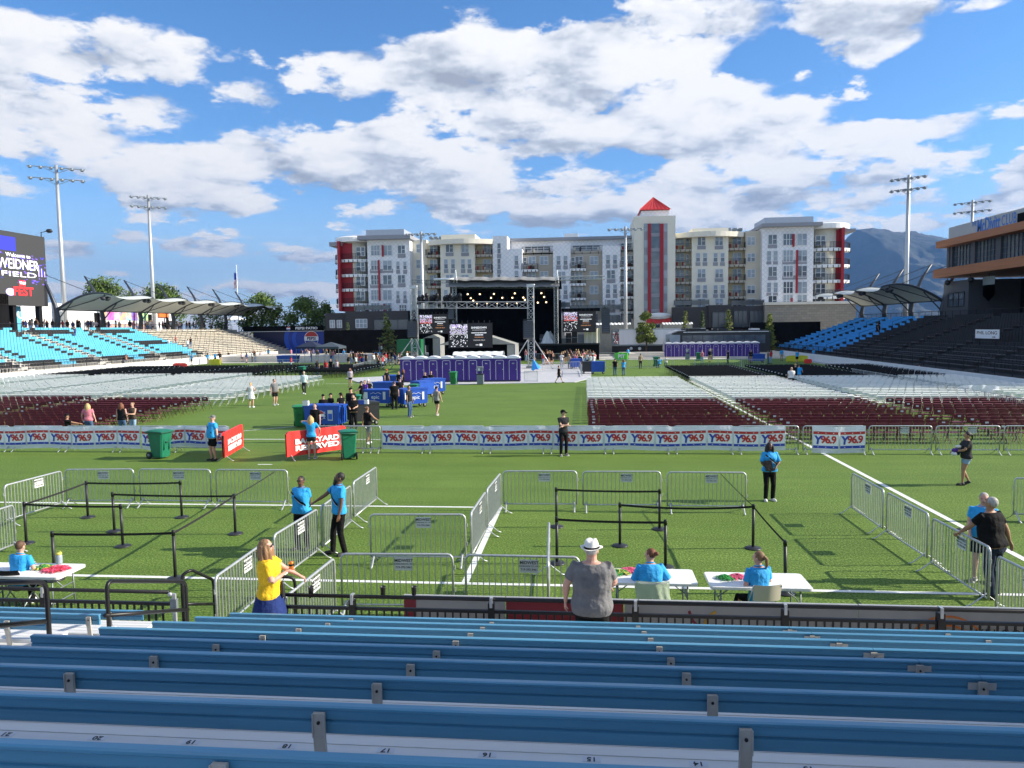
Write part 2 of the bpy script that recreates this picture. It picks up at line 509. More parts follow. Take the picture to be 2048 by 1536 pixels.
b.prism([(G(690, 757).x, G(690, 757).y), (G(700, 772).x + 2, G(840, 772).y), (G(1150, 765).x, G(1150, 765).y), (G(1182, 757).x, G(1182, 757).y), (G(1182, 757).x + .4, 100), (-19, 100), (-19, 78)], .004, .045, M['mat_panel'])
setp(b.build('floor_covering'), 'pale grey flooring panels laid over the turf round the near toilets', kind='structure')

D('forest_rock', (.016, .030, .016), .95, col2=(.06, .058, .045), var=.2, vs=.0011, detail=12)
def hills():
    from mathutils import noise
    prof = [(1500, 700), (1640, 560), (1690, 478), (1712, 458), (1740, 455), (1775, 461), (1800, 464), (1822, 461), (1850, 468), (1885, 474), (1900, 482), (1950, 500), (2048, 530), (2300, 640)]
    Y0 = 8600.0
    P = [AY(x, y, Y0) for x, y in prof]
    def ridge(x):
        for i in range(len(P) - 1):
            if P[i].x <= x <= P[i + 1].x:
                t = (x - P[i].x) / (P[i + 1].x - P[i].x); return P[i].z + (P[i + 1].z - P[i].z) * t
        return 0.0
    x0, x1 = P[0].x, P[-1].x
    NU, NV = 230, 110
    b = MB()
    def fn(u, v):
        x = x0 + (x1 - x0) * u
        y = Y0 - 3600 + 4600 * v
        k = (y - (Y0 - 3600)) / 3600
        r = ridge(x)
        base = r * (max(0.0, k) ** 1.15 if k <= 1 else max(0, 1 - (k - 1) * 2.5))
        n = noise.fractal(V((x / 900, y / 1300, 1.3)), 1.0, 2.1, 6)
        n2 = abs(noise.fractal(V((x / 500 + 7, y / 1500, 3.3)), 0.9, 2.2, 6))
        w = math.sin(PI * min(1, max(0, k)) ** .8) if k < 1 else 0
        fine = noise.fractal(V((x / 70, y / 90, 5.1)), 0.6, 2.1, 4) * 14
        return (x, y, max(-1, base + w * (n * 90 - n2 * 170 + 45) + fine * min(1, base / 60)))
    b.grid(fn, NU, NV, M['forest_rock'])
    setp(b.build('mountain'), 'blue hazy forested mountain behind the right end of the ground', kind='structure')
hills()

D('bark', (.10, .075, .05), .9, var=.3, vs=5)
D('leaf_a', (.12, .18, .035), .7, var=.45, vs=.5, spec=.2)
D('leaf_b', (.075, .125, .035), .7, var=.45, vs=.5, spec=.2)
D('leaf_c', (.19, .21, .05), .7, var=.4, vs=.6, spec=.2)
D('needle', (.09, .125, .055), .8, var=.4, vs=1.0, spec=.2)
D('needle_b', (.040, .062, .032), .8, var=.4, vs=1.0, spec=.2)
def leafcloud(b, rnd, lobes, n, s, mats):
    for i in range(n):
        c, r = rnd.choice(lobes)
        d = V((rnd.gauss(0, 1), rnd.gauss(0, 1), rnd.gauss(0, 1))).normalized()
        k = rnd.random() ** .38
        p = V(c) + V((d.x * r[0], d.y * r[1], d.z * r[2])) * k
        a = V((rnd.gauss(0, 1), rnd.gauss(0, 1), rnd.gauss(0, .7))).normalized(); u = a.orthogonal().normalized(); w = a.cross(u)
        q = s * rnd.uniform(.5, 1.3)
        b.add([p - u * q, p - w * q * .6, p + u * q, p + w * q * .6], [(0, 1, 2, 3)], mats[0] if rnd.random() < .6 else mats[1])
def tree(label, px, pytop, pybase, Y, wpx, seed, mats=('leaf_a', 'leaf_b'), group=None, name='tree', n=3500, zb=None):
    rnd = random.Random(seed)
    top = AY(px, pytop, Y); base = AY(px, pybase, Y)
    z0 = zb if zb is not None else 0.0
    H = top.z - z0
    wx = (AY(px + wpx / 2, pytop, Y).x - top.x)
    t = thing(name, label, 'tree', (top.x, Y, z0), 0, group)
    b = MB(); lobes = []
    cz = H * .22
    for i in range(30):
        a = rnd.uniform(0, 2 * PI); f = rnd.random()
        zz = cz + (H - cz) * (.15 + .72 * f)
        k = math.sqrt(max(.1, 1 - (2 * f - .75) ** 2)) if f > .3 else .85
        rr = wx * rnd.uniform(.24, .46)
        lobes.append((V((math.cos(a) * wx * .62 * k, math.sin(a) * wx * .5 * k, zz)), (rr, rr, rr * .75)))
    lobes.append((V((0, 0, H - wx * .35)), (wx * .4, wx * .4, wx * .35)))
    leafcloud(b, rnd, lobes, n, max(.20, wx * .042), (M[mats[0]], M[mats[1]]))
    b.build('crown', t)
    b = MB(); b.tube([(0, 0, 0), (.1, 0, H * .3), (0, .1, H * .6), (0, 0, H * .85)], 1, M['bark'], n=8, rs=[H * .022, H * .018, H * .011, H * .004])
    for i in range(9):
        c, r = lobes[i]; s = V((0, 0, H * (.25 + .35 * rnd.random()))); e = V(c)
        b.tube([s, s.lerp(e, .5) + V((0, 0, .3)), e], 1, M['bark'], n=5, rs=[H * .009, H * .006, H * .002])
    b.build('trunk', t)
    return t
def conifer(label, px, pytop, Y, wpx, seed, z0=0, mats=('needle', 'needle_b'), n=1500, group=None, sparse=1.0):
    rnd = random.Random(seed)
    top = AY(px, pytop, Y); H = top.z - z0; w = AY(px + wpx / 2, pytop, Y).x - top.x
    t = thing('conifer', label, 'conifer', (top.x, Y, z0), 0, group)
    b = MB(); tr = MB()
    tr.tube([(0, 0, 0), (0, 0, H * .97)], 1, M['bark'], n=6, rs=[H * .02, .02])
    nb = 46
    for i in range(nb):
        f = (i + rnd.random()) / nb; z = H * (.08 + .9 * f); a = i * 2.4 + rnd.random()
        L_ = w * (1 - f) ** .8 * rnd.uniform(.75, 1.12) + .12
        e = V((math.cos(a) * L_, math.sin(a) * L_, z - L_ * .12 + rnd.uniform(-.1, .1)))
        tr.tube([(0, 0, z), e], 1, M['bark'], n=4, rs=[.03, .008])
        for k in range(int(n / nb)):
            q = rnd.uniform(.15, 1.05); p = V((0, 0, z)).lerp(e, q) + V((rnd.gauss(0, .13), rnd.gauss(0, .13), rnd.gauss(0, .10))) * (.5 + L_ * .5)
            u = V((rnd.gauss(0, 1), rnd.gauss(0, 1), rnd.gauss(0, .5))).normalized(); ww = u.orthogonal().normalized()
            s = rnd.uniform(.07, .17) * (.8 + .1 * H) * sparse
            b.add([p - u * s, p - ww * s * .35, p + u * s, p + ww * s * .35], [(0, 1, 2, 3)], M[mats[0]] if rnd.random() < .6 else M[mats[1]])
    b.build('crown', t); tr.build('trunk', t)
    return t
def haze():
    m = bpy.data.materials.new('haze'); m.use_nodes = True
    N, L = m.node_tree.nodes, m.node_tree.links
    N.remove(N['Principled BSDF'])
    v = N.new('ShaderNodeVolumePrincipled'); v.inputs['Color'].default_value = (.13, .29, .62, 1); v.inputs['Density'].default_value = 6.5e-5; v.inputs['Anisotropy'].default_value = 0.2
    L.new(v.outputs[0], N['Material Output'].inputs['Volume'])
    b = MB(); b.box((-9500, -900, -80), (9500, 14500, 1350), m)
    setp(b.build('haze'), 'thin blue haze in the air before the far mountain', 'haze', kind='stuff')
haze()
def lattice(name, c1, c2, sc):
    m = bpy.data.materials.new(name); m.use_nodes = True
    N, L = m.node_tree.nodes, m.node_tree.links
    b = N['Principled BSDF']; b.inputs['Roughness'].default_value = .65
    tc = N.new('ShaderNodeTexCoord'); sp = N.new('ShaderNodeSeparateXYZ'); L.new(tc.outputs['Object'], sp.inputs[0])
    ad = N.new('ShaderNodeMath'); ad.operation = 'ADD'; L.new(sp.outputs[0], ad.inputs[0]); L.new(sp.outputs[1], ad.inputs[1])
    cb = N.new('ShaderNodeCombineXYZ'); L.new(ad.outputs[0], cb.inputs[0]); L.new(sp.outputs[2], cb.inputs[1])
    mp = N.new('ShaderNodeMapping'); mp.inputs['Rotation'].default_value = (0, 0, PI / 4); L.new(cb.outputs[0], mp.inputs[0])
    bt = N.new('ShaderNodeTexBrick'); bt.inputs['Scale'].default_value = 1; bt.offset = 0
    bt.inputs['Brick Width'].default_value = sc; bt.inputs['Row Height'].default_value = sc; bt.inputs['Mortar Size'].default_value = sc * .09
    bt.inputs['Color1'].default_value = (*c1, 1); bt.inputs['Color2'].default_value = (*[c * .95 for c in c1], 1); bt.inputs['Mortar'].default_value = (*c2, 1)
    L.new(mp.outputs[0], bt.inputs['Vector']); L.new(bt.outputs['Color'], b.inputs['Base Color'])
    return m
def bricks(name, c1, c2, mo, bw, rh, ms=.02, rough=.85):
    m = bpy.data.materials.new(name); m.use_nodes = True
    N, L = m.node_tree.nodes, m.node_tree.links
    b = N['Principled BSDF']; b.inputs['Roughness'].default_value = rough
    tc = N.new('ShaderNodeTexCoord'); sp = N.new('ShaderNodeSeparateXYZ'); L.new(tc.outputs['Object'], sp.inputs[0])
    ad = N.new('ShaderNodeMath'); ad.operation = 'ADD'; L.new(sp.outputs[0], ad.inputs[0]); L.new(sp.outputs[1], ad.inputs[1])
    cb = N.new('ShaderNodeCombineXYZ'); L.new(ad.outputs[0], cb.inputs[0]); L.new(sp.outputs[2], cb.inputs[1])
    bt = N.new('ShaderNodeTexBrick'); bt.inputs['Scale'].default_value = 1
    bt.inputs['Brick Width'].default_value = bw; bt.inputs['Row Height'].default_value = rh; bt.inputs['Mortar Size'].default_value = ms
    bt.inputs['Color1'].default_value = (*c1, 1); bt.inputs['Color2'].default_value = (*c2, 1); bt.inputs['Mortar'].default_value = (*mo, 1)
    L.new(cb.outputs[0], bt.inputs['Vector']); L.new(bt.outputs['Color'], b.inputs['Base Color'])
    return m
M['white_lattice'] = lattice('white_lattice', (.86, .86, .86), (.68, .69, .73), .62)
D('stucco', (.58, .53, .42), .85, var=.05, vs=.6, bump=.1, bs=20)
D('stucco_lt', (.76, .72, .60), .85, var=.05, vs=.6)
D('stucco_tan', (.42, .38, .31), .85, var=.05, vs=.6)
D('cream', (.68, .58, .36), .8)  # balcony recess walls, warm sunlight of the bays painted into the colour
D('grey_trim', (.27, .28, .31), .6)
M['dark_brick'] = bricks('dark_brick', (.050, .048, .050), (.038, .037, .04), (.07, .07, .07), .6, .2)
M['garage_block'] = bricks('garage_block', (.36, .32, .25), (.29, .26, .21), (.20, .18, .15), .9, .45)
M['red_brick'] = bricks('red_brick', (.24, .10, .07), (.20, .085, .06), (.3, .28, .25), .4, .14, .02)
D('crimson', (.36, .015, .025), .6)
D('roof_red', (.58, .03, .03), .5)
D('metal_roof', (.42, .45, .50), .4, .3, stretch=(3, .1, .1), var=.1, vs=2)
D('win_frame', (.72, .73, .74), .5)
def glassmat(name, c, c2):
    return mat(name, c, .08, 0, col2=c2, vs=.55, detail=1, spec=.9)
M['win_glass'] = glassmat('win_glass', (.05, .07, .10), (.12, .15, .18))
M['win_blind'] = mat('win_blind', (.36, .42, .46), .3, 0, col2=(.22, .28, .34), vs=.4, detail=1, spec=.7)
BY = 147.0
apt = thing('apartment_building', 'six storey white and beige apartment block with red stripes and a red pyramid roofed tower', 'apartment building', (0, BY, 0))
def bt(b, x0, x1, ytop, ybot, dy=0.0, depth=8.0, mt=None):
    """wall box whose front face at world Y=BY+dy spans the given photo columns/rows"""
    Yf = BY + dy
    a = AY(x0, ytop, Yf); c = AY(x1, ytop, Yf); zt = AY((x0 + x1) / 2, ytop, Yf).z
    zb = 0 if ybot is None else AY((x0 + x1) / 2, ybot, Yf).z
    b.box((a.x, dy, zb), (c.x, dy + depth, zt), mt)
_wk = {}
NWIN = [0]; _rest = MB()
def win(px, py, wpx, hpx, dy=0.0, n=2, sp=0.0, blind=0, parent=None, red=False):
    Yf = BY + dy
    c = AY(px, py, Yf); s = (Yf) / FPX
    w, h = round(wpx * s, 1), round(hpx * s, 1)
    key = (w, h, n, round(sp, 1), blind)
    if key not in _wk:
        b = MB(); g = M['win_blind'] if blind == 1 else M['win_glass']
        b.box((-w / 2, -.02, -h / 2), (w / 2, .05, h / 2), g)
        if blind == 2: b.box((-w / 2, -.03, 0), (w / 2, -.02, h / 2), M['win_blind'])
        f = .09
        b.box((-w / 2 - f, -.10, -h / 2 - f), (-w / 2, .05, h / 2 + f), M['win_frame']); b.box((w / 2, -.10, -h / 2 - f), (w / 2 + f, .05, h / 2 + f), M['win_frame'])
        b.box((-w / 2, -.10, h / 2), (w / 2, .05, h / 2 + f), M['win_frame']); b.box((-w / 2, -.10, -h / 2 - f), (w / 2, .05, -h / 2), M['win_frame'])
        for k in range(1, n):
            x = -w / 2 + w * k / n; b.box((x - .05, -.085, -h / 2), (x + .05, -.02, h / 2), M['win_frame'])
        for k in range(n):
            xa = -w / 2 + w * k / n + .05; xb = -w / 2 + w * (k + 1) / n - .05
            if n < 2 or k == n - 1 or n > 2: b.box((xa, -.075, -.04), (xb, -.025, .04), M['win_frame'])
        if sp: b.box((-w / 2 - f, -.06, -h / 2 - f - sp), (w / 2 + f, .04, -h / 2 - f), M['grey_trim'])
        _wk[key] = b
    b = _wk[key]
    NWIN[0] += 1
    loc = V((c.x, dy, c.z))
    if NWIN[0] <= 99:
        if not hasattr(win, 'm'): win.m = {}
        if key not in win.m: win.m[key] = b.mesh('window')
        o = bpy.data.objects.new('window', win.m[key]); C.objects.link(o); o.parent = apt; o.location = loc
    else: _rest.merge(b, Matrix.Translation(loc))
_bk = {}
def balcony(x0, x1, pyfloor, dy=0.0, hpx=11, mslab='white_paint', out=1.5, railc='black_metal'):
    Yf = BY + dy - out
    a = AY(x0, pyfloor, Yf); c = AY(x1, pyfloor, Yf); w = round(c.x - a.x, 1)
    key = (w, mslab, out)
    if key not in _bk:
        b = MB(); b.box((0, 0, -.45), (w, out, 0), M[mslab])
        for k in range(4): b.box((w * (k + .5) / 4 - .06, -.05, -.55), (w * (k + .5) / 4 + .06, -.005, -.1), M['black_metal'])
        r = MB(); h = 1.1
        r.box((0, 0, h - .05), (w, .05, h), M[railc]); r.box((0, 0, .08), (w, .05, .12), M[railc])
        n = max(8, int(w / .16))
        for i in range(n + 1):
            x = w * i / n; r.box((x - .012, .01, .1), (x + .012, .035, h), M[railc])
        for i in range(4):
            x = w * i / 3; r.box((x - .03, -.005, -.1), (x + .03, .055, h + .02), M[railc])
        for k in range(3):
            x = .3 + random.random() * max(.1, w - 1.0); r.box((x, .3, 0), (x + random.uniform(.25, .6), .8, random.uniform(.5, 1.0)), M[random.choice(['black_plastic', 'red', 'bark', 'stucco_lt'])])
        for x in (0, w):
            r.box((x - .02, .05, h - .05), (x + .02, out, h), M[railc])
            for k in range(8): r.box((x - .012, .1 + out * k / 8, 0), (x + .012, .13 + out * k / 8, h), M[railc])
        _bk[key] = (b.mesh('balcony'), r.mesh('railing'))
    m1, m2 = _bk[key]
    o = bpy.data.objects.new('balcony', m1); C.objects.link(o); o.parent = apt; o.location = (a.x, dy - out, a.z)
    q = bpy.data.objects.new('railing', m2); C.objects.link(q); q.parent = o
    return o
def apartment():
    LR = [501, 531, 560, 590, 617]; RR = [482, 515, 547, 579, 606]; GR = [479, 512, 543, 575, 601]
    w = MB()
    W_, ST, SL, TN = M['white_lattice'], M['stucco'], M['stucco_lt'], M['stucco_tan']
    bt(w, 734, 819, 478, 624, 0, 14, W_)
    bt(w, 818, 853, 480, 624, 2.5, 12, SL)
    bt(w, 853, 872, 486, 624, 2.0, 12, M['cream']); bt(w, 948, 986, 486, 624, 2.0, 12, M['cream'])
    bt(w, 880, 949, 482, 624, 0, 14, SL)
    bt(w, 985, 1014, 472, 640, .6, 14, W_); bt(w, 1014, 1044, 498, 640, .4, 14, W_)
    bt(w, 1043, 1108, 506, 640, 1.8, 14, TN); bt(w, 1106, 1141, 492, 640, .4, 14, W_)
    bt(w, 1140, 1206, 506, 640, 1.8, 14, TN); bt(w, 1205, 1241, 492, 640, .4, 14, W_); bt(w, 1240, 1272, 500, 640, 1.8, 14, TN)
    bt(w, 1010, 1275, 479, 520, 6.5, 8, W_)
    bt(w, 1268, 1351, 432, None, -1.5, 12, SL)
    bt(w, 1350, 1386, 472, 640, 2.0, 12, M['cream']); bt(w, 1384, 1457, 470, 640, 0, 14, SL)
    bt(w, 1457, 1493, 472, 640, 2.0, 12, M['cream']); bt(w, 1491, 1527, 462, 640, .8, 14, M['stucco'])
    bt(w, 1525, 1628, 451, 620, -.5, 14, W_)
    bt(w, 650, 690, 626, None, -2.0, 12, M['dark_brick']); bt(w, 690, 848, 622, None, -3.5, 16, M['dark_brick'])
    bt(w, 848, 985, 622, None, -1.5, 14, M['dark_brick']); bt(w, 985, 1268, 640, None, -1.0, 12, TN)
    bt(w, 1345, 1418, 614, None, -3.0, 14, M['dark_brick']); bt(w, 1418, 1462, 610, None, -3.6, 14, M['dark_brick']); bt(w, 1462, 1532, 612, None, -3.0, 14, M['dark_brick'])
    o = w.build('wall', apt)
    for side, cx, rpx, top, rows, redx in ((-1, 713, 38, 482, LR, (680, 706)), (1, 1648, 42, 456, GR, (1656, 1684))):
        dyc = 3.0
        c = AY(cx, 600, BY + dyc); r = rpx * (BY + dyc) / FPX
        zt = AY(cx, top, BY).z; zb = AY(cx, 622, BY).z
        d = MB(); d.lathe([(r * .80, zb), (r * .80, zt)], M['stucco_lt'], 24, rotT((c.x, dyc + 1.0, 0)), smooth=True); d.build('curved_corner', apt)
        rf = MB(); rr = r * 1.06
        z1 = zt - .1; rf.lathe([(rr, z1), (rr * 1.0, z1 + .9), (rr * .9, z1 + 1.1)], M['white_paint'], 36, rotT((c.x, dyc + .6, 0)), smooth=False); rf.build('roof', apt)
        rp = MB(); a = AY(redx[0], 600, BY + .4); e = AY(redx[1], 600, BY + .4)
        rp.box((a.x, -.45 if side < 0 else -.4, zb), (a.x + (.5 if side < 0 else .1), 1.4, zt), M['crimson']) if side < 0 else rp.box((e.x - .5, -.4, zb), (e.x, 1.4, zt), M['crimson'])
        rp.box((a.x + (.5 if side < 0 else 0), .9, zb), (e.x - (0 if side < 0 else .5), 1.4, zt - .3), M['crimson']); rp.build('red_panel', apt)
        for py in [q + 17 for q in rows[:-1]]:
            z = AY(cx, py, BY).z
            s = MB(); n = 30; arc = []
            for i in range(n + 1):
                t = PI + PI * i / n
                arc.append((c.x + math.cos(t) * r * 1.12, dyc + .8 + math.sin(t) * r * 1.0))
            s.prism(arc, z - .55, z, M['white_paint'])
            so = s.build('balcony', apt)
            g = MB()
            pts = [(x, y + .08, z + 1.1) for x, y in arc]
            g.tube(pts, .035, M['black_metal'], n=4); g.tube([(x, y, zz - .95) for x, y, zz in pts], .02, M['black_metal'], n=4)
            for x, y, zz in pts: g.tube([(x, y, z - .05), (x, y, z + 1.1)], .035, M['black_metal'], n=4)
            for (x0_, y0_, q0), (x1_, y1_, q1) in zip(pts, pts[1:]):
                for k in range(1, 4):
                    t = k / 4; g.tube([(x0_ + (x1_ - x0_) * t, y0_ + (y1_ - y0_) * t, z + .12), (x0_ + (x1_ - x0_) * t, y0_ + (y1_ - y0_) * t, z + 1.1)], .012, M['black_metal'], n=3)
            for x, y, zz in pts[::2]: g.box((x - .07, y - .1, z - .7), (x + .07, y - .02, z - .1), M['black_metal'])
            g.build('railing', so)
        for py in rows:
            if side < 0:
                win(717, py + 2, 8, 17, .6, 1); win(726, py + 2, 7, 17, .5, 1); 
            else:
                win(1636, py + 2, 8, 17, .5, 1); win(1646, py + 2, 7, 17, .6, 1)
    r = MB()
    def rb(x0, x1, y0, y1, dy, dep, mt): bt(r, x0, x1, y0, y1, dy, dep, mt)
    rb(714, 820, 470, 478, -1.6, 12, M['grey_trim']); rb(658, 684, 484, 492, .5, 6, M['grey_trim'])
    rb(732, 808, 459, 470, 0.3, 9, M['metal_roof'])
    rb(882, 950, 469, 478, 1, 8, M['stucco_lt'])
    rb(1525, 1646, 445, 452, -2.0, 12, M['grey_trim']); rb(1530, 1627, 434, 446, .3, 9, M['metal_roof']); rb(1688, 1712, 457, 463, .5, 6, M['grey_trim'])
    rb(1385, 1457, 456, 464, 1, 8, M['stucco_lt'])
    rb(1008, 1270, 474, 480, 5.6, 9, M['grey_trim']); rb(1128, 1156, 467, 475, 8, 4, M['white_paint'])
    for x in (1455, 1467, 1478): rb(x, x + 7, 456, 461, 5, 2, M['galv_dark'])
    for x in (858, 868, 878): rb(x, x + 6, 473, 478, 6, 2, M['galv_dark'])
    for (x0, x1, y, yr) in ((853, 986, 478, 10), (1350, 1491, 463, 9)):
        a = AY(x0, y, BY - 1); c = AY(x1, y, BY - 1); zt = AY((x0 + x1) / 2, y, BY - 1).z
        poly = [(a.x, 6)]
        for i in range(15):
            t = i / 14; poly.append((a.x + (c.x - a.x) * t, .6 - 2.4 * math.sin(PI * t)))
        poly.append((c.x, 6)); r.prism(poly, zt - .95, zt, M['stucco_lt'])
    rb(1283, 1338, 421, 432, .5, 7, M['white_lattice'])
    ap = AY(1309, 394, BY + 3.5); q0 = AY(1279, 421, BY + .5); q1 = AY(1340, 421, BY + .5); z = q0.z + .02
    y0, y1 = -.2, 7.8
    vs = [(q0.x, y0, z), (q1.x, y0, z), (q1.x, y1, z), (q0.x, y1, z), ((q0.x + q1.x) / 2, 3.8, ap.z)]
    r.add(vs, [(0, 1, 4), (1, 2, 4), (2, 3, 4), (3, 0, 4), (3, 2, 1, 0)], M['roof_red'])
    for k in range(9):
        t = k / 8; x = q0.x + (q1.x - q0.x) * t
        r.tube([(x, y0 - .03, z + .05), ((q0.x + q1.x) / 2, 3.72, ap.z)], .05, M['roof_red'], n=4)
    r.tube([((q0.x + q1.x) / 2, 3.8, ap.z - .1), ((q0.x + q1.x) / 2, 3.8, ap.z + .7)], .04, M['galv'], n=4)
    r.build('roof', apt)
    t = MB(); Yt = -1.56
    def strip(x0, x1, y0, y1, d, mt): bt(t, x0, x1, y0, y1, d, .3, mt)
    strip(1296, 1302, 447, 640, -1.95, M['crimson']); strip(1320, 1327, 447, 640, -1.95, M['crimson'])
    o = t.build('red_stripe', apt)
    t = MB()
    strip(1302, 1320, 447, 655, -1.7, M['win_glass'])
    for y in (466, 496, 526, 557, 587, 618): strip(1302, 1320, y, y + 7, -1.78, M['grey_trim'])
    for x0, x1 in ((1288, 1296), (1327, 1335)):
        strip(x0, x1, 447, 625, -1.66, M['grey_trim'])
        for y in (448, 480, 510, 541, 572, 602): strip(x0 + .5, x1 - .5, y, y + 15, -1.70, M['win_blind'])
    t.build('stair_window', apt)
    t = MB()
    for (x0, x1, ys) in ((740, 786, (538, 568)), (1565, 1614, (520, 551))):
        for y in ys:
            q = MB(); bt(q, x0, x1, y, y + 8, -.07 if x0 < 1000 else -.57, .2, M['grey_trim']); q.build('spandrel_panel', apt)
    for (x, y0, y1) in ((764.5, 490, 513), (757, 520, 601), (768, 608, 624)): q = MB(); bt(q, x - 1.6, x + 1.6, y0, y1, -.3, .3, M['crimson']); q.build('red_stripe', apt)
    for (x, y0, y1) in ((1588, 468, 493), (1595, 500, 586), (1584, 596, 615)): q = MB(); bt(q, x - 1.8, x + 1.8, y0, y1, -.8, .3, M['crimson']); q.build('red_stripe', apt)
    for i, y in enumerate(LR):
        for (x, w_, n) in ((751, 17, 3), (775, 17, 2)): win(x, y - (0 if i < 4 else 1), w_, 19, -.02, n, 0, (i + int(x)) % 3)
        if i in (0, 2): win(803, y - 2, 14, 15, -.02, 2, .8, 0)
        elif i == 4: win(806, y, 14, 14, -.02, 3)
        else: win(796, y, 6, 15, -.02, 1, .8, 2); win(810, y, 6, 15, -.02, 1, .8, 2)
    for i, y in enumerate([497, 528, 559, 589, 616]):
        if i % 2 == 0: win(899, y - 1, 14, 16, 0, 2, .7, i % 3); win(930, y - 1, 14, 16, 0, 2, .7, 1)
        else:
            for x in (892, 906, 926, 939): win(x, y, 7, 18, 0, 1, .8, 2)
        win(867, y, 14, 17, 2.0, 2, 0, 2); win(974, y, 14, 17, 2.0, 2, 0, 1 + i % 2); win(838, y, 10, 16, 2.5, 1, 0, 1)
        balcony(851, 882, y + 13, 2.0, mslab='stucco_tan', out=1.8); balcony(949, 983, y + 12, 2.0, mslab='stucco_tan', out=1.8)
        win(998, y, 6, 20, .6, 1, .9, 0)
    for i, y in enumerate([521, 551, 580, 610]):
        win(1033, y, 7, 18, .4, 1, .6, 2); win(1064, y, 14, 14, 1.8, 2, 0, 1); win(1088, y, 15, 15, 1.8, 2, 0, 1)
        win(1050, y + 2, 6, 15, 1.8, 1, 0, 0); balcony(1043, 1075, y + 18, 1.8, mslab='white_paint')
        if i % 2 == 0: win(1117, y, 7, 17, .4, 1, .8, 2); win(1131, y, 7, 17, .4, 1, .8, 2)
        else: win(1123, y, 15, 14, .4, 2, .8, 1)
        win(1158, y, 14, 15, 1.8, 2, 0, i % 3); win(1188, y, 15, 15, 1.8, 2, 0, 1); win(1146, y + 2, 6, 15, 1.8, 1, 0, 0)
        balcony(1140, 1172, y + 16, 1.8)
        if i % 2 == 0: win(1216, y - 2, 7, 17, .4, 1, .8, 2); win(1230, y - 2, 7, 17, .4, 1, .8, 2)
        else: win(1222, y - 2, 15, 16, .4, 2, .8, 0)
        win(1262, y - 2, 15, 15, 1.8, 2, 0, 0); win(1246, y, 6, 15, 1.8, 1, 0, 0); balcony(1240, 1273, y + 13, 1.8)
    for i, y in enumerate(RR):
        win(1360, y, 15, 15, 2.0, 2, 0, 1); win(1375, y + 2, 5, 16, 2.0, 1, 0, 0); balcony(1348, 1384, y + 17, 2.0, mslab='stucco_tan', out=1.8)
        if i % 2 == 0: win(1403, y, 14, 16, 0, 2, .7, i % 3); win(1438, y, 14, 16, 0, 2, .7, 2)
        else:
            for x in (1396, 1410, 1431, 1445): win(x, y, 7, 16, 0, 1, .7, 2)
        win(1474, y - 1, 15, 15, 2.0, 2, 0, i % 2); balcony(1455, 1491, y + 14, 2.0, mslab='stucco_tan', out=1.8)
        win(1502, y, 14, 15, .8, 2, 0, 1 + i % 2)
    for i, y in enumerate(GR):
        win(1545, y, 15, 17, -.5, 2, .7, 0) if i % 2 == 0 else (win(1538, y, 7, 18, -.5, 1, .6, 1), win(1551, y, 7, 18, -.5, 1, .6, 1))
        win(1576, y, 17, 21, -.52, 3, 0, i % 3); win(1604, y, 17, 21, -.52, 2, 0, (i + 1) % 3)
    for x0, x1, y in ((1044, 1106, 505), (1140, 1205, 503), (1240, 1268, 499)):
        balcony(x0, x1, y, 2.6, mslab='stucco_tan', out=.8); win((x0 + x1) / 2, y - 8, (x1 - x0) * .8, 8, 6.4, 4, 0, 0)
    if _rest.v:
        o = _rest.build('window', apt); o['kind'] = 'stuff'
    p = MB()
    for (x, y, w_, h_, n) in ((665, 648, 10, 15, 2), (679, 648, 10, 15, 2), (723, 647, 23, 17, 3)): pass
    for (x, y, w_, h_, n, d) in ((665, 648, 10, 15, 2, -2.02), (679, 648, 10, 15, 2, -2.02), (723, 647, 23, 17, 3, -3.52)):
        q = MB(); a = AY(x - w_ / 2, y - h_ / 2, BY + d); c = AY(x + w_ / 2, y + h_ / 2, BY + d)
        q.box((a.x, d - .03, c.z), (c.x, d + .05, a.z), M['win_blind'])
        for k in range(n + 1):
            xx = a.x + (c.x - a.x) * k / n; q.box((xx - .06, d - .1, c.z), (xx + .06, d - .04, a.z), M['win_frame'])
        for zz in (a.z, (a.z + c.z) / 2, c.z): q.box((a.x, d - .09, zz - .05), (c.x, d - .045, zz + .05), M['win_frame'])
        q.build('window', apt)
    for (x0, x1, y0, y1, d) in ((1425, 1460, 625, 655, -3.75), (1468, 1494, 622, 655, -3.1), (1500, 1525, 622, 655, -3.1), (1170, 1195, 628, 650, -1.1), (1218, 1240, 630, 650, -1.1), (1243, 1262, 630, 650, -1.1), (748, 820, 640, 670, -3.6)):
        a = AY(x0, y0, BY + d); c = AY(x1, y1, BY + d); q = MB()
        q.box((a.x, d, c.z), (c.x, d + .3, a.z), M['glass_dark'])
        for k in range(4):
            xx = a.x + (c.x - a.x) * k / 3; q.box((xx - .05, d - .05, c.z), (xx + .05, d - .003, a.z), M['steel_gray'])
        q.build('shopfront', apt)
    for (x0, x1, y, d) in ((1348, 1418, 612, -2.9), (1462, 1528, 612, -2.9), (712, 780, 622, -3.4), (1140, 1262, 622, -1.2), (985, 1140, 618, -1.2)):
        a = AY(x0, y, BY + d); c = AY(x1, y, BY + d); q = MB(); z = a.z
        q.box((a.x, d, z + 1.05), (c.x, d + .06, z + 1.12), M['black_metal'])
        n = int((c.x - a.x) / 1.6)
        for k in range(n + 1):
            xx = a.x + (c.x - a.x) * k / n; q.box((xx - .04, d, z), (xx + .04, d + .05, z + 1.1), M['black_metal'])
        q.box((a.x, d + .02, z + .15), (c.x, d + .03, z + 1.0), M['glass_dark'])
        q.build('railing', apt)
    s = MB(); a = AY(1318, 632, BY - 2.2)
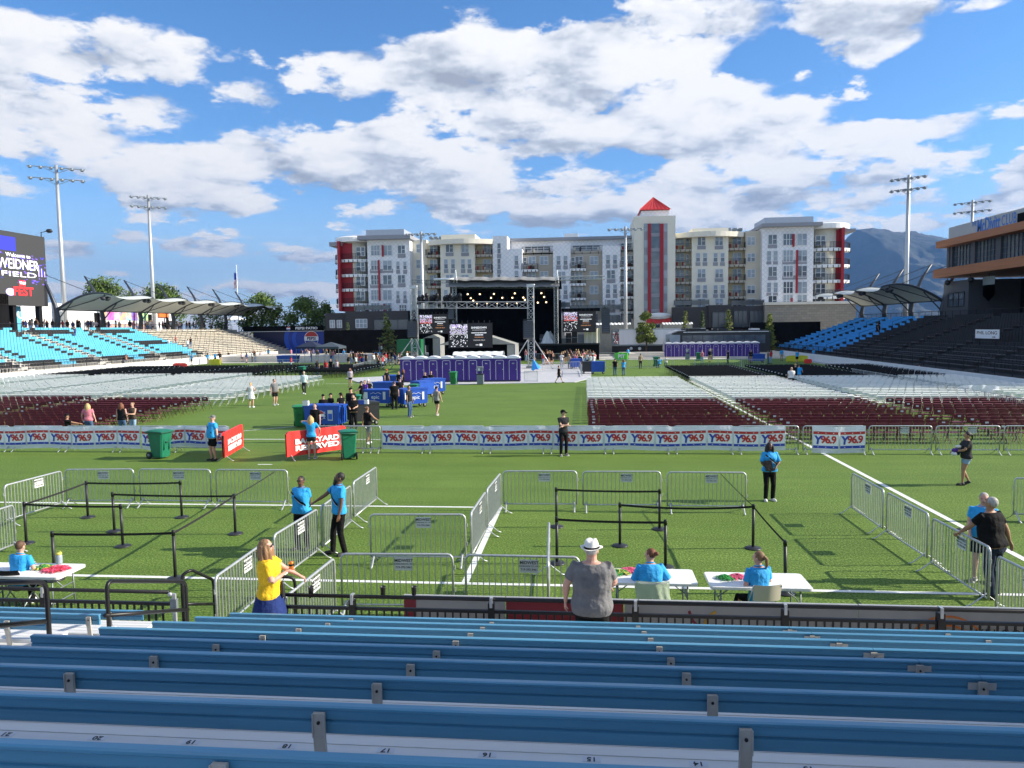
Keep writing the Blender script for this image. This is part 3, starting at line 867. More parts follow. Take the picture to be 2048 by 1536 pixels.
    s.lathe([(1.5, -.1), (1.5, .1)], M['white_paint'], 28, Matrix.Translation((a.x, -2.2, a.z)) @ Matrix.Rotation(PI / 2, 4, 'X') @ Matrix.Diagonal((1.6, .42, 1, 1)))
    s.box((a.x - 2.3, -2.15, a.z - 1.4), (a.x + 2.3, -1.6, a.z - .3), M['roof_red']); s.build('sign', apt)
apartment()
gar = thing('parking_garage', 'tan block parking structure with arched openings right of the apartment block', 'parking structure', (0, BY - 4, 0))
b = MB(); a = AY(1530, 610, BY - 4); c = AY(1712, 610, BY - 4)
b.box((a.x, 0, 0), (c.x, 18, a.z), M['garage_block']); b.build('wall', gar)
b = MB(); b.box((a.x - .1, -.25, a.z), (c.x + .1, 18.2, a.z + .5), M['stucco_lt']); b.build('parapet', gar)
for k, x in enumerate((1543, 1560, 1592, 1625)):
    p0 = AY(x, 640, BY - 4.05); n = 12
    q = MB(); pts = [(p0.x - 1.6, 0)] + [(p0.x - 1.6 * math.cos(PI * i / n), 3.6 + 1.1 * math.sin(PI * i / n)) for i in range(n + 1)] + [(p0.x + 1.6, 0)]
    q.add([(x_, -.04, z_) for x_, z_ in pts], [tuple(range(len(pts)))], M['glass_dark']); q.add([(x_, -.01, z_) for x_, z_ in pts], [tuple(range(len(pts)))[::-1]], M['glass_dark'])
    q.build('archway', gar)
tree('round green tree with a pointed crown just behind the canopy masts', 208, 552, 640, 165, 116, 1, n=5200)
tree('wide leafy tree between the two left light poles and the canopy', 318, 566, 640, 165, 126, 2, ('leaf_b', 'leaf_a'), n=5200)
tree('leafy tree right of the flagpole above the canopy tip', 520, 584, 660, 157, 110, 3, ('leaf_a', 'leaf_b'), n=4200)
tree('dense dark green tree left of the apartment block', 612, 592, 690, 156, 112, 4, ('leaf_b', 'leaf_a'), n=5600)
tree('small round tree touching the apartment block on its left', 650, 600, 690, 158, 46, 5, ('leaf_a', 'leaf_b'), n=2600)
tree('tree with yellow green leaves beside the drink company sign', 548, 618, 665, 158, 46, 6, ('leaf_c', 'leaf_a'), n=2600)
tree('far green tree between the two taller trees on the left', 262, 575, 640, 160, 60, 7, ('leaf_b', 'leaf_a'), n=2500)
tree('green tree low behind the back of the left stand', 420, 610, 660, 150, 90, 8, ('leaf_b', 'leaf_b'), n=3000)
tree('bushy yellow green tree in front of the tower base', 1292, 622, 662, 128, 50, 9, ('leaf_c', 'leaf_a'), n=3600)
conifer('tall conifer before the dark podium left of the stage', 771, 624, 132, 26, 11)
conifer('short conifer by the windows of the dark podium', 695, 645, 136, 17, 12, n=900)
conifer('spreading pine above the crowd left of the stage', 776, 640, 120, 56, 13, n=2200, mats=('leaf_c', 'needle'))
conifer('pale sapling tree third from the right garage corner', 1457, 618, 130, 26, 14, mats=('leaf_c', 'needle'), sparse=1.2)
conifer('dark narrow conifer before the podium right of the tower', 1405, 620, 131, 17, 15)
conifer('light green narrow tree right of the bushy tower tree', 1371, 620, 130, 22, 16, mats=('leaf_c', 'needle'))
conifer('bright young tree at the garage corner', 1540, 626, 128, 30, 17, mats=('leaf_c', 'leaf_a'), sparse=1.3)
D('tarp', (.23, .23, .22), .8, var=.12, vs=1.5, bump=.3, bs=3)
D('tarp_lt', (.30, .30, .26), .8, var=.1, vs=1.5)
D('scrim', (.007, .007, .008), .9, spec=.1, var=.3, vs=.8)
D('scrim_floor', (.02, .02, .022), .8)
D('screen_bg', (.008, .008, .009), .7, spec=.1, emit=(.010, .011, .013), es=1.0)
D('screen_white', (.8, .8, .8), .4, emit=(.9, .9, .92), es=.38)
D('screen_grey', (.3, .3, .3), .4, emit=(.5, .48, .5), es=.4)
D('screen_red', (.4, .05, .05), .4, emit=(.8, .10, .06), es=.40)
D('screen_orange', (.4, .2, .1), .4, emit=(.7, .3, .12), es=.4)
D('screen_lilac', (.4, .3, .5), .4, emit=(.65, .55, .85), es=.5)
D('lamp_glow', (1, .9, .7), .4, emit=(1.0, .66, .34), es=3.2)
D('green_tarp', (.01, .14, .05), .5, var=.15, vs=.7)
D('chrome', (.6, .6, .6), .25, .9)
def truss(b, p0, p1, w=.5, mt='galv', r=.03, step=None, h=None, nn=4):
    p0 = V(p0); p1 = V(p1); h = h or w
    t = (p1 - p0).normalized(); L_ = (p1 - p0).length
    a = V((0, 0, 1)) if abs(t.z) < .9 else V((0, 1, 0))
    u = t.cross(a).normalized() * (w / 2); v_ = u.cross(t).normalized() * (h / 2)
    cs = [u + v_, -u + v_, -u - v_, u - v_]
    for c in cs: b.tube([p0 + c, p1 + c], r, M[mt], n=nn)
    n = max(2, int(L_ / (step or w * 1.1)))
    for i in range(n):
        q0 = p0.lerp(p1, i / n); q1 = p0.lerp(p1, (i + 1) / n)
        for k in range(4):
            c0, c1 = cs[k], cs[(k + 1) % 4]
            if (i + k) % 2: c0, c1 = c1, c0
            b.tube([q0 + c0, q1 + c1], r * .55, M[mt], n=3, caps=False)
            b.tube([q0 + cs[k], q0 + cs[(k + 1) % 4]], r * .5, M[mt], n=3, caps=False)
    return b
SY = 112.0
def rect(b, x0, y0, x1, y1, Y, dep, mt):
    a = AY(x0, y0, Y); c = AY(x1, y1, Y)
    b.box((a.x, Y, c.z), (c.x, Y + dep, a.z), mt); return b
st = thing('concert_stage', 'black roofed concert stage with warm lamps hanging under its grey tarp roof', 'stage')
a = AY(860, 690, SY); c = AY(1199, 690, SY)
b = MB(); b.box((a.x, SY, a.z - .25), (c.x, SY + 15, a.z), M['scrim_floor']); b.build('deck', st)
b = MB(); b.box((a.x + .05, SY + .1, 0), (c.x - .05, SY + .3, a.z - .25), M['scrim']); 
b.box((c.x - .3, SY + .3, 0), (c.x - .1, SY + 14, a.z - .25), M['scrim']); b.build('skirt', st)
deckz = a.z
b = MB(); rect(b, 900, 574, 1117, 690, SY + 13, .2, M['scrim'])
a = AY(905, 574, SY); c = AY(1112, 574, SY)
b.box((a.x - .1, SY + 4, deckz), (a.x + .1, SY + 13, a.z), M['scrim']); b.box((c.x - .1, SY + 1, deckz), (c.x + .1, SY + 13, a.z), M['scrim']); b.build('backdrop', st)
b = MB()
def roof(u, v_):
    x = a.x - .5 + (c.x - a.x + 1) * u; z0 = AY(905 + 207 * u, 573, SY).z
    sag = .07 * math.sin(u * 31) + .04 * math.sin(u * 70)
    if v_ < .1: return (x, SY - .6, z0 - .1 + sag * .5)
    k = (v_ - .1) / .9
    return (x, SY - .6 + 14 * k, z0 + .9 + math.sin(k * PI) * 1.1 + sag - .5 * k)
b.grid(roof, 60, 12, M['tarp']); b.grid(lambda u, v_: tuple(V(roof(u, max(.1, v_))) - V((0, 0, .12))), 20, 8, M['scrim'])
b.build('roof', st)
b = MB()
for x in (909, 1112):
    p = AY(x, 600, SY + .5); zt = AY(x, 566, SY + .5).z
    truss(b, (p.x, SY + .5, deckz), (p.x, SY + .5, zt), .55, 'galv', .04)
p = AY(914, 566, SY + .5); q = AY(1108, 566, SY + .5)
truss(b, (p.x, SY + .6, p.z - .5), (q.x, SY + .6, q.z - .5), .5, 'galv_dark', .03)
for k in range(1, 5): 
    z = AY(1000, 576, SY + 2.4 * k).z
    truss(b, (p.x, SY + 2.4 * k, p.z - .6), (q.x, SY + 2.4 * k, q.z - .6), .4, 'black_metal', .025)
b.build('roof_truss', st)
b = MB()
p = AY(868, 559, SY); q = AY(908, 559, SY); b.tube([(p.x, SY, p.z), (q.x, SY, q.z + .1)], .17, M['white_paint'], n=8)
for x in (911, 1114):
    p0 = AY(x, 540, SY); p1 = AY(x - 4, 572, SY); p2 = AY(x + 4, 572, SY)
    b.tube([p0, p1], .08, M['white_paint'], n=5); b.tube([p0, p2], .08, M['white_paint'], n=5)
truss(b, AY(824, 563, SY), AY(905, 563, SY), .45, 'galv_dark', .025); truss(b, AY(1118, 557, SY), AY(1210, 555, SY), .7, 'galv', .05, h=.5)
b.build('outrigger_truss', st)
LAMPS = [(840, 300), (990, 300), (1165, 297), (1425, 290), (1755, 288), (878, 350), (1130, 345), (1270, 345), (1395, 345), (1530, 342), (1655, 335), (1790, 335), (1710, 405), (1815, 400), (910, 380), (1550, 370)]
lm = MB(); lm.box((-.22, 0, -.16), (.22, .35, .16), M['black_metal']); lm.tube([(0, .2, .16), (0, .2, .9)], .03, M['black_metal'], n=4); lmm = lm.mesh('stage_lamp')
g1 = MB(); g1.lathe([(.10, 0), (.10, .02)], M['lamp_glow'], 10, rotT((0, -.01, 0), 0, PI / 2)); g1m = g1.mesh('lens')
for i, (x, y) in enumerate(LAMPS):
    Yl = SY + 3 + (i % 3) * 2
    p = AY(800 + x / 6.206, 540 + y / 6.206, Yl)
    o = bpy.data.objects.new('stage_lamp', lmm); C.objects.link(o); o.location = p; o.scale = (1.15,) * 3
    setp(o, 'small warm stage lamp hanging lit under the stage roof', 'stage lamp', 'lit lamps under the stage roof')
    l = bpy.data.objects.new('lens', g1m); C.objects.link(l); l.parent = o
def crate_pile(name, label, px, py, w, h, mt, Y=SY + 3):
    p = AY(px, 689, Y); b = MB(); rnd = random.Random(px)
    n = max(1, int(w / .8))
    for i in range(n):
        x = -w / 2 + w * (i + .5) / n; hh = h * rnd.uniform(.6, 1)
        b.box((x - w / n * .46, 0, 0), (x + w / n * .46, .8, hh), M[mt])
        b.box((x - w / n * .48, -.02, hh * .45), (x + w / n * .48, .0, hh * .52), M['galv_dark'])
    o = b.build(name); o.location = (p.x, Y, deckz)
    return setp(o, label, 'stage equipment')
crate_pile('speaker_cabinet', 'low grey amplifier cases on the stage right of the white sheeted gear', 1120, 689, 2.4, 1.1, 'galv_dark')
crate_pile('speaker_cabinet', 'tall dark equipment case under the right stage screen', 1143, 689, 1.8, 1.8, 'black_plastic')
crate_pile('speaker_cabinet', 'grey rack of equipment under the right stage screen', 1163, 689, 1.2, 2.1, 'galv_dark')
crate_pile('speaker_cabinet', 'narrow black speaker tower at the middle of the stage', 1083, 689, .6, 2.0, 'black_plastic')
b = MB(); rnd = random.Random(3)
def sheetf(u, v_):
    a_ = u * 2 * PI; r = (1.35 * (1 - v_ * .75)) * (1 + .13 * math.sin(a_ * 5 + v_ * 3) + .08 * math.sin(a_ * 11))
    return (math.cos(a_) * r, math.sin(a_) * r * .7, v_ * 1.7 * (1 + .12 * math.sin(a_ * 2)))
b.grid(sheetf, 40, 8, M['white_paint']); o = b.build('covered_gear'); p = AY(1098, 689, SY + 3); o.location = (p.x, SY + 3, deckz)
setp(o, 'equipment under a bright white sheet on the stage', 'covered equipment')
b = MB(); b.grid(lambda u, v_: (-.3 + 2.4 * u, .15 * math.sin(u * 22), 2.3 * v_ * (1 - .05 * math.sin(9 * u))), 30, 4, M['stucco_lt']); b.box((-.3, .3, 0), (2.1, .5, 2.2), M['scrim'])
o = b.build('curtain'); p = AY(1184, 689, SY + 1); o.location = (p.x - .9, SY + 1, deckz); setp(o, 'pleated grey curtain at the right end of the stage', 'curtain')
b = MB(); b.box((-.6, 0, 0), (.6, .1, .75), M['screen_grey']); o = b.build('monitor'); p = AY(1137, 671, SY + 4); o.location = p; setp(o, 'small pale screen low beneath the big right stage screen', 'monitor')

def screen(name, label, x0, y0, x1, y1, Y, frame_d=.25, red=False, group=None):
    a = AY(x0, y0, Y); c = AY(x1, y1, Y); w = c.x - a.x; h = a.z - c.z
    t = thing(name, label, 'led screen', ((a.x + c.x) / 2, Y, c.z), 0, group)
    b = MB(); b.box((-w / 2, 0, 0), (w / 2, frame_d, h), M['scrim'])
    for k in range(8): b.box((-w / 2 + w * (k + .5) / 8 - .04, .05, h), (-w / 2 + w * (k + .5) / 8 + .04, .2, h + .25), M['black_metal'])
    b.build('frame', t)
    p = MB(); p.box((-w * .495, -.02, h * .02), (w * .495, -.002, h * .98), M['screen_bg'])
    rnd = random.Random(int(x0)); nx, ny = 20, 24; px0, pw, pz0, ph = -w * .46, w * .40, h * .06, h * .88
    for j in range(ny):
        for i in range(nx):
            f = j / ny
            if f > .80: k = rnd.choice(['screen_lilac', 'screen_lilac', 'screen_grey', None, 'screen_white'])
            elif f > .56: k = rnd.choice(['screen_red' if red else 'screen_grey', 'screen_grey', 'screen_lilac', None])
            elif f > .53: k = 'screen_grey' if not red else 'screen_red'
            else:
                e = abs((i / nx) - .5) + (1 - f) * .0
                k = rnd.choice([None, None, 'screen_grey', 'screen_white', None]) if rnd.random() < .25 + .75 * f * 1.2 else None
            if k: p.box((px0 + pw * i / nx, -.03, pz0 + ph * j / ny), (px0 + pw * (i + .93) / nx, -.021, pz0 + ph * (j + .93) / ny), M[k])
    p.text('SHINEDOWN', h * .105, M['screen_white'], upright((w * .20, -.03, h * .80)), bold=.012, sx=.95)
    for zc, hw_, hh, k in ((.71, .15, .012, 'screen_grey'), (.60, .17, .018, 'screen_white'), (.52, .09, .018, 'screen_white'), (.43, .10, .010, 'screen_orange')):
        x = -hw_
        while x < hw_:
            l = rnd.uniform(.008, .022); p.box((w * (.20 + x), -.03, h * (zc - hh)), (w * (.20 + min(x + l, hw_)), -.021, h * (zc + hh)), M[k]); x += l + .006
    p.text('WEIDNER FIELD', h * .065, M['screen_grey' if not red else 'screen_orange'], upright((w * .20, -.03, h * .31)), bold=.01)
    p.box((w * .12, -.03, h * .11), (w * .19, -.021, h * .15), M['screen_grey']); p.box((w * .21, -.03, h * .09), (w * .27, -.021, h * .17), M['screen_white'])
    p.build('display', t)
    return t
screen('led_screen', 'large dark screen with white band lettering standing in front of the grey tent roof', 896, 646, 985, 696, 80)
screen('led_screen', 'dark red tinted screen hanging left of the stage behind a steel tower', 837, 628, 899, 668, SY - 1, red=True)
screen('led_screen', 'dark screen with red picture hanging at the right end of the stage', 1125, 622, 1192, 664, SY - 1, red=True)
b = MB(); rect(b, 816, 622, 836, 700, SY + 1, .3, M['scrim']); rect(b, 836, 618, 900, 628, SY, .3, M['scrim']); rect(b, 888, 600, 905, 690, SY + 2, .3, M['scrim']); rect(b, 836, 668, 900, 690, SY + 2, .3, M['scrim']); b.build('scrim', st)
b = MB(); rect(b, 1113, 600, 1123, 690, SY + .8, .8, M['scrim']); rect(b, 1123, 617, 1200, 622, SY + .6, .5, M['scrim']); b.build('scrim', st)
def line_array(label, px, py0, py1, Y, n=9, w=1.1, curve=.5, group=None):
    t = AY(px, py0, Y); e = AY(px, py1, Y); H = t.z - e.z
    r = thing('line_array', label, 'speaker array', (t.x, Y, e.z), 0, group)
    for i in range(n):
        f = (i + .5) / n; z = H * (1 - f); off = -curve * f * f
        T = rotT((0, off, z), 0, -.35 * f * f)
        b = MB(); h = H / n * .94
        b.box((-w / 2, -.3, -h / 2), (w / 2, .3, h / 2), M['black_plastic'], T); b.box((-w * .42, -.315, -h * .38), (w * .42, -.302, h * .38), M['steel_gray'], T)
        b.build('speaker', r)
    b = MB(); b.box((-w * .45, -.4, H + .05), (w * .45, .4, H + .18), M['black_metal']); b.tube([(0, 0, H + .18), (0, 0, H + 1.4)], .04, M['black_metal'], n=4); b.build('rigging_frame', r)
line_array('curved speaker array with grey grilles hanging right of the stage screen', 1211, 618, 667, SY - 1, 11, 1.2, 1.6)
line_array('straight black speaker array hanging on the left steel tower', 825, 642, 676, 88.5, 8, 1.15, .2)
line_array('straight black speaker array hanging on the right steel tower', 1056, 641, 677, 88.5, 8, 1.15, .2)
line_array('dark speaker array hanging at the left edge of the stage opening', 903, 600, 640, SY - .5, 8, .9, .8)
TY = 90.0
def tower(label, px, pytop, braces):
    top = AY(px, pytop, TY)
    t = thing('truss_tower', label, 'truss tower', (top.x, TY, 0))
    b = MB(); truss(b, (0, 0, .3), (0, 0, top.z), .72, 'galv', .055, nn=5); b.box((-.6, -.6, 0), (.6, .6, .3), M['galv_dark']); b.build('mast', t)
    b = MB(); b.cbox((0, 0, top.z + .2), (.9, .5, .35), M['galv']); b.tube([(-.5, 0, top.z + .3), (.5, 0, top.z + .3)], .12, M['galv'], n=8); b.build('head_block', t)
    for bx in braces:
        b = MB(); b.tube([(0, -.2, top.z * .42), (bx, -2.0 if bx > 0 else -1.2, .05)], .06, M['galv'], n=6); b.build('brace', t)
    return t
tower('lattice tower with lamps beside the left stage screen', 827, 578, (-2.9, 2.2))
tower('lattice tower standing before the right half of the stage', 1061, 575, (-2.6, 2.7))
b = MB(); truss(b, AY(834, 610, TY), AY(1055, 610, TY), .55, 'galv', .045, h=.75, step=1.15)
tb = b.build('lighting_truss'); setp(tb, 'long horizontal lattice truss spanning between the two steel towers', 'truss')
b = MB(); rnd = random.Random(9)
fx = MB(); fx.box((-.16, -.12, -.2), (.16, .12, .1), M['black_metal']); fx.ell((0, 0, .28), (.16, .16, .22), M['black_metal'], 8, 5); fxm = fx.mesh('moving_light')
for i, x in enumerate([838, 845, 853, 862, 868, 874, 889, 895, 901, 908, 914, 920]):
    p = AY(x, 604 - (i % 3) * 3, TY); o = bpy.data.objects.new('moving_light', fxm); C.objects.link(o); o.location = p; o.rotation_euler = (0, 0, i); o.scale = (1.5,) * 3
    setp(o, 'black moving stage light on top of the long horizontal truss', 'stage light', 'moving lights on the truss')
for i, (x, y) in enumerate([(955, 412), (1080, 410), (1205, 410), (1330, 410), (1450, 408)]):
    p = AY(800 + x / 6.206, 540 + y / 6.206 + 1, SY + 4)
    o = bpy.data.objects.new('stage_lamp', lmm); C.objects.link(o); o.location = p
    setp(o, 'small warm stage lamp hanging lit under the stage roof', 'stage lamp', 'lit lamps under the stage roof')
    l = bpy.data.objects.new('lens', g1m); C.objects.link(l); l.parent = o
def mixtent(label, x0, x1, pr, pe, Y, dep, lean=0, name='tent'):
    a = AY(x0, pe, Y); c = AY(x1, pe, Y); zr = AY((x0 + x1) / 2, pr, Y).z; w = c.x - a.x
    t = thing(name, label, 'tent', ((a.x + c.x) / 2, Y, 0))
    ze = a.z; h = w / 2
    b = MB(); rx = lean * h
    P = [(-h, 0, ze), (h, 0, ze), (h, dep, ze), (-h, dep, ze), (rx, 0, zr), (rx, dep, zr)]
    b.add(P, [(0, 4, 5, 3), (1, 2, 5, 4), (0, 1, 4), (3, 5, 2)], M['tarp_lt']); b.build('roof', t)
    b = MB(); b.box((-h, dep - .1, 0), (h, dep, ze), M['scrim']); b.box((h - .9, -.02, .6), (h, .1, ze - .05), M['tarp_lt']); b.box((h - .1, .1, 0), (h, dep, ze), M['tarp']); b.build('side_panel', t)
    for x in (-h + .05, h - .05):
        q = MB(); q.box((x - .06, -.06, 0), (x + .06, .06, ze), M['galv_dark']); q.build('post', t)
    return t
mixtent('wide grey mixing tent behind the near purple toilets', 876, 1030, 664, 690, 84, 5)
mixtent('small grey covered stand left of the wide mixing tent', 847, 880, 669, 676, 90, 3, .2)
b = MB(); a = AY(905, 711, 74.5); c = AY(1005, 711, 74.5); z = a.z
b.grid(lambda u, v_: (a.x + (c.x - a.x) * u, 74.5 + 2.2 * v_, z + .35 * math.sin(PI * v_) ** .6 + .02 * math.sin(40 * u)), 40, 8, M['white_paint']); b.box((a.x, 74.6, 0), (c.x, 76.6, z), M['galv_dark'])
setp(b.build('office_trailer'), 'long white roofed cabin just behind the near purple toilets', 'cabin')
D('tyre', (.015, .015, .016), .8)
D('trailer_white', (.80, .80, .82), .45, var=.06, vs=.7, stretch=(1, 1, .2))
def wheel(b, x, y, z, r, w=.3):
    T = Matrix.Translation((x, y, z)) @ Matrix.Rotation(PI / 2, 4, 'X')
    b.lathe([(r * .6, -w / 2), (r, -w / 2 + .04), (r, w / 2 - .04), (r * .6, w / 2)], M['tyre'], 20, T)
def rim(b, x, y, z, r, w=.3):
    T = Matrix.Translation((x, y, z)) @ Matrix.Rotation(PI / 2, 4, 'X')
    b.lathe([(r * .58, w / 2 - .02), (r * .5, w / 2 + .015), (r * .15, w / 2 + .03)], M['galv'], 14, T)
TYY = 128.0; GZ = .45
t = thing('semi_trailer', 'long white box trailer parked right of the stage', 'trailer', (0, TYY, 0))
a = AY(1238, 657, TYY); c = AY(1411, 689, TYY)
b = MB(); b.box((a.x, 0, c.z), (c.x, 2.6, a.z - .2), M['trailer_white'])
for k in range(28):
    x = a.x + (c.x - a.x) * (k + .5) / 28; b.box((x - .03, -.03, c.z + .2), (x + .03, -.002, a.z - .3), M['trailer_white'])
b.box((a.x, -.04, a.z - .3), (c.x, 2.64, a.z - .1), M['galv']); b.box((a.x, -.04, c.z - .1), (c.x, 2.64, c.z + .12), M['galv_dark']); b.build('body', t)
b = MB(); a2 = AY(1224, 660, TYY); b.box((a2.x, .0, c.z), (a.x - .05, 2.5, a.z - .3), M['galv_dark'])
rnd = random.Random(5)
for i in range(6):
    for j in range(8):
        b.box((a2.x + .15 + i * .17, -.03, c.z + .3 + j * .25), (a2.x + .30 + i * .17, -.004, c.z + .5 + j * .25), M[rnd.choice(['screen_grey', 'red', 'steel_gray', 'stucco', 'win_blind'])])
b.build('side_picture', t)
b = MB(); b.box((a2.x, 0, .5), (c.x, .3, c.z - .1), M['black_metal']); b.build('underframe', t)
for x in (1262, 1279):
    p = AY(x, 697, TYY - .1); w = MB(); wheel(w, p.x, -.2, p.z, .52, .4); ow = w.build('wheel', t); w = MB(); rim(w, p.x, -.2, p.z, .52, .4); w.build('rim', ow)
def coach(label, x0, x1, py0, py1, Y, body='black_plastic', dz=0):
    a = AY(x0, py0, Y); c = AY(x1, py1, Y); L_ = c.x - a.x; H = a.z - dz
    t = thing('coach', label, 'tour bus', (a.x, Y, dz))
    b = MB(); n = 8
    prof = [(0.9, .35), (.15, .5), (0, 1.2), (.15, 2.2), (.9, H * .9), (1.8, H - .05), (2.6, H)]
    poly = [(x, z) for x, z in prof] + [(L_ - .3, H), (L_, H - .4), (L_, .4)]
    k = len(poly); vs = [(x, 0, z) for x, z in poly] + [(x, 2.5, z) for x, z in poly]
    b.add(vs, [tuple(range(k))[::-1], tuple(range(k, 2 * k))] + [(i, (i + 1) % k, k + (i + 1) % k, k + i) for i in range(k)], M[body]); b.build('body', t)
    w = MB(); nwn = 8; z0 = H * .50; z1 = H * .82
    for i in range(nwn):
        xa = 2.2 + (L_ - 3) * i / nwn; w.box((xa + .05, -.02, z0), (xa + (L_ - 3) / nwn - .05, -.003, z1), M['win_glass'])
    w.build('side_window', t)
    w = MB(); w.box((.25, -.015, z0 - .3), (1.9, -.004, z1 + .1), M['win_blind']); w.build('windscreen', t)
    w = MB(); w.box((2.4, -.015, H - .28), (L_ - .3, .1, H - .18), M['white_paint']); w.box((3, .5, H), (6, 2, H + .3), M['black_plastic']); w.box((8, .5, H), (9.5, 2, H + .3), M['black_plastic']); w.box((L_ - 3, .5, H), (L_ - 1.6, 2, H + .25), M['white_paint']); w.build('roof_trim', t)
    for x in (2.6, L_ - 3.6, L_ - 2.4):
        w = MB(); wheel(w, x, .1, .52, .52, .35); ow = w.build('wheel', t); w = MB(); rim(w, x, .1, .52, .52, .35); w.build('rim', ow)
    return t
coach('shiny black tour bus parked behind the right row of purple toilets', 1336, 1541, 662, 714, 120)
coach('silver bus front showing left of the black tour bus', 1328, 1420, 661, 714, 124.5, 'trailer_white')
b = MB()
for k in range(4): b.box((-14 + 20, 115.5 + k * 1.2, 0), (50, 140, .16 * (k + 1) - k * .002), M['concrete_lt'])
setp(b.build('terrace'), 'pale concrete steps at the far right end of the field', kind='structure')
b = MB(); b.box((-62, 116, 0), (-12.5, 126, .9), M['concrete_lt']); setp(b.build('terrace'), 'raised concrete walk behind the far left toilets', kind='structure')
def wallbox(name, label, cat, x0, y0, x1, y1, Y, dep, mt, zb=None):
    a = AY(x0, y0, Y); c = AY(x1, y1, Y); b = MB(); z = c.z if zb is None else zb
    b.box((a.x, Y, z), (c.x, Y + dep, a.z), M[mt]); return setp(b.build(name), label, cat)
def scrimfence(label, x0, y0, x1, y1, Y, zb=0.0, step=3.0):
    a = AY(x0, y0, Y); c = AY(x1, y1, Y); t = thing('scrim_fence', label, 'fence', (0, Y, 0)); n = max(2, int((c.x - a.x) / step))
    b = MB(); b.grid(lambda u, v_: (a.x + (c.x - a.x) * u, .05 * math.sin(u * n * PI * 2), zb + (a.z + (c.z - c.z) - zb) * v_), n * 8, 2, M['scrim'], False); b.build('mesh_cloth', t)
    for k in range(n + 1):
        x = a.x + (c.x - a.x) * k / n; q = MB(); q.tube([(x, .1, zb), (x, .1, a.z + .1)], .04, M['galv_dark'], n=5); q.build('post', t)
scrimfence('tall black cloth covered fence before the dark podium on the left', 648, 661, 850, 690, 130)
scrimfence('low black cloth fence behind the tour bus', 1410, 655, 1600, 680, 138)
wallbox('shipping_container', 'green tarp covered container left of the left steel tower', 'container', 793, 679, 842, 702, 108, 3, 'green_tarp', 0.0)
for (x0, x1, y, l) in ((1192, 1262, 650, 'white roofed van row behind the trailer left part'), (1325, 1386, 649, 'white canvas awning roof behind the trailer right part')):
    a = AY(x0, y, 138); c = AY(x1, y, 138); b = MB(); L_ = c.x - a.x
    b.grid(lambda u, v_: (a.x + L_ * u, 138 + 2.4 * v_, a.z + .35 * math.sin(PI * v_) + .05 * math.sin(u * 60)), 60, 6, M['white_paint']); b.box((a.x + .1, 138.05, 0), (c.x - .1, 140.3, a.z), M['tarp_lt'])
    setp(b.build('awning'), l, 'awning')
D('seat_pan', (.15, .15, .16), .45)
def seat_geo(b, mt, T, lite=False):
    """local: sitter faces -X"""
    b.box((.10, -.21, .44), (.15, .21, .76), mt, T)
    b.box((-.28, -.205, .40), (.09, .205, .43), M['seat_pan'] if mt == M['black_seat'] else mt, T)
    if not lite: b.box((-.02, -.03, 0), (.06, .03, .40), M['black_metal'], T)
NR, TR, RI, Z0 = 15, .84, .295, .95
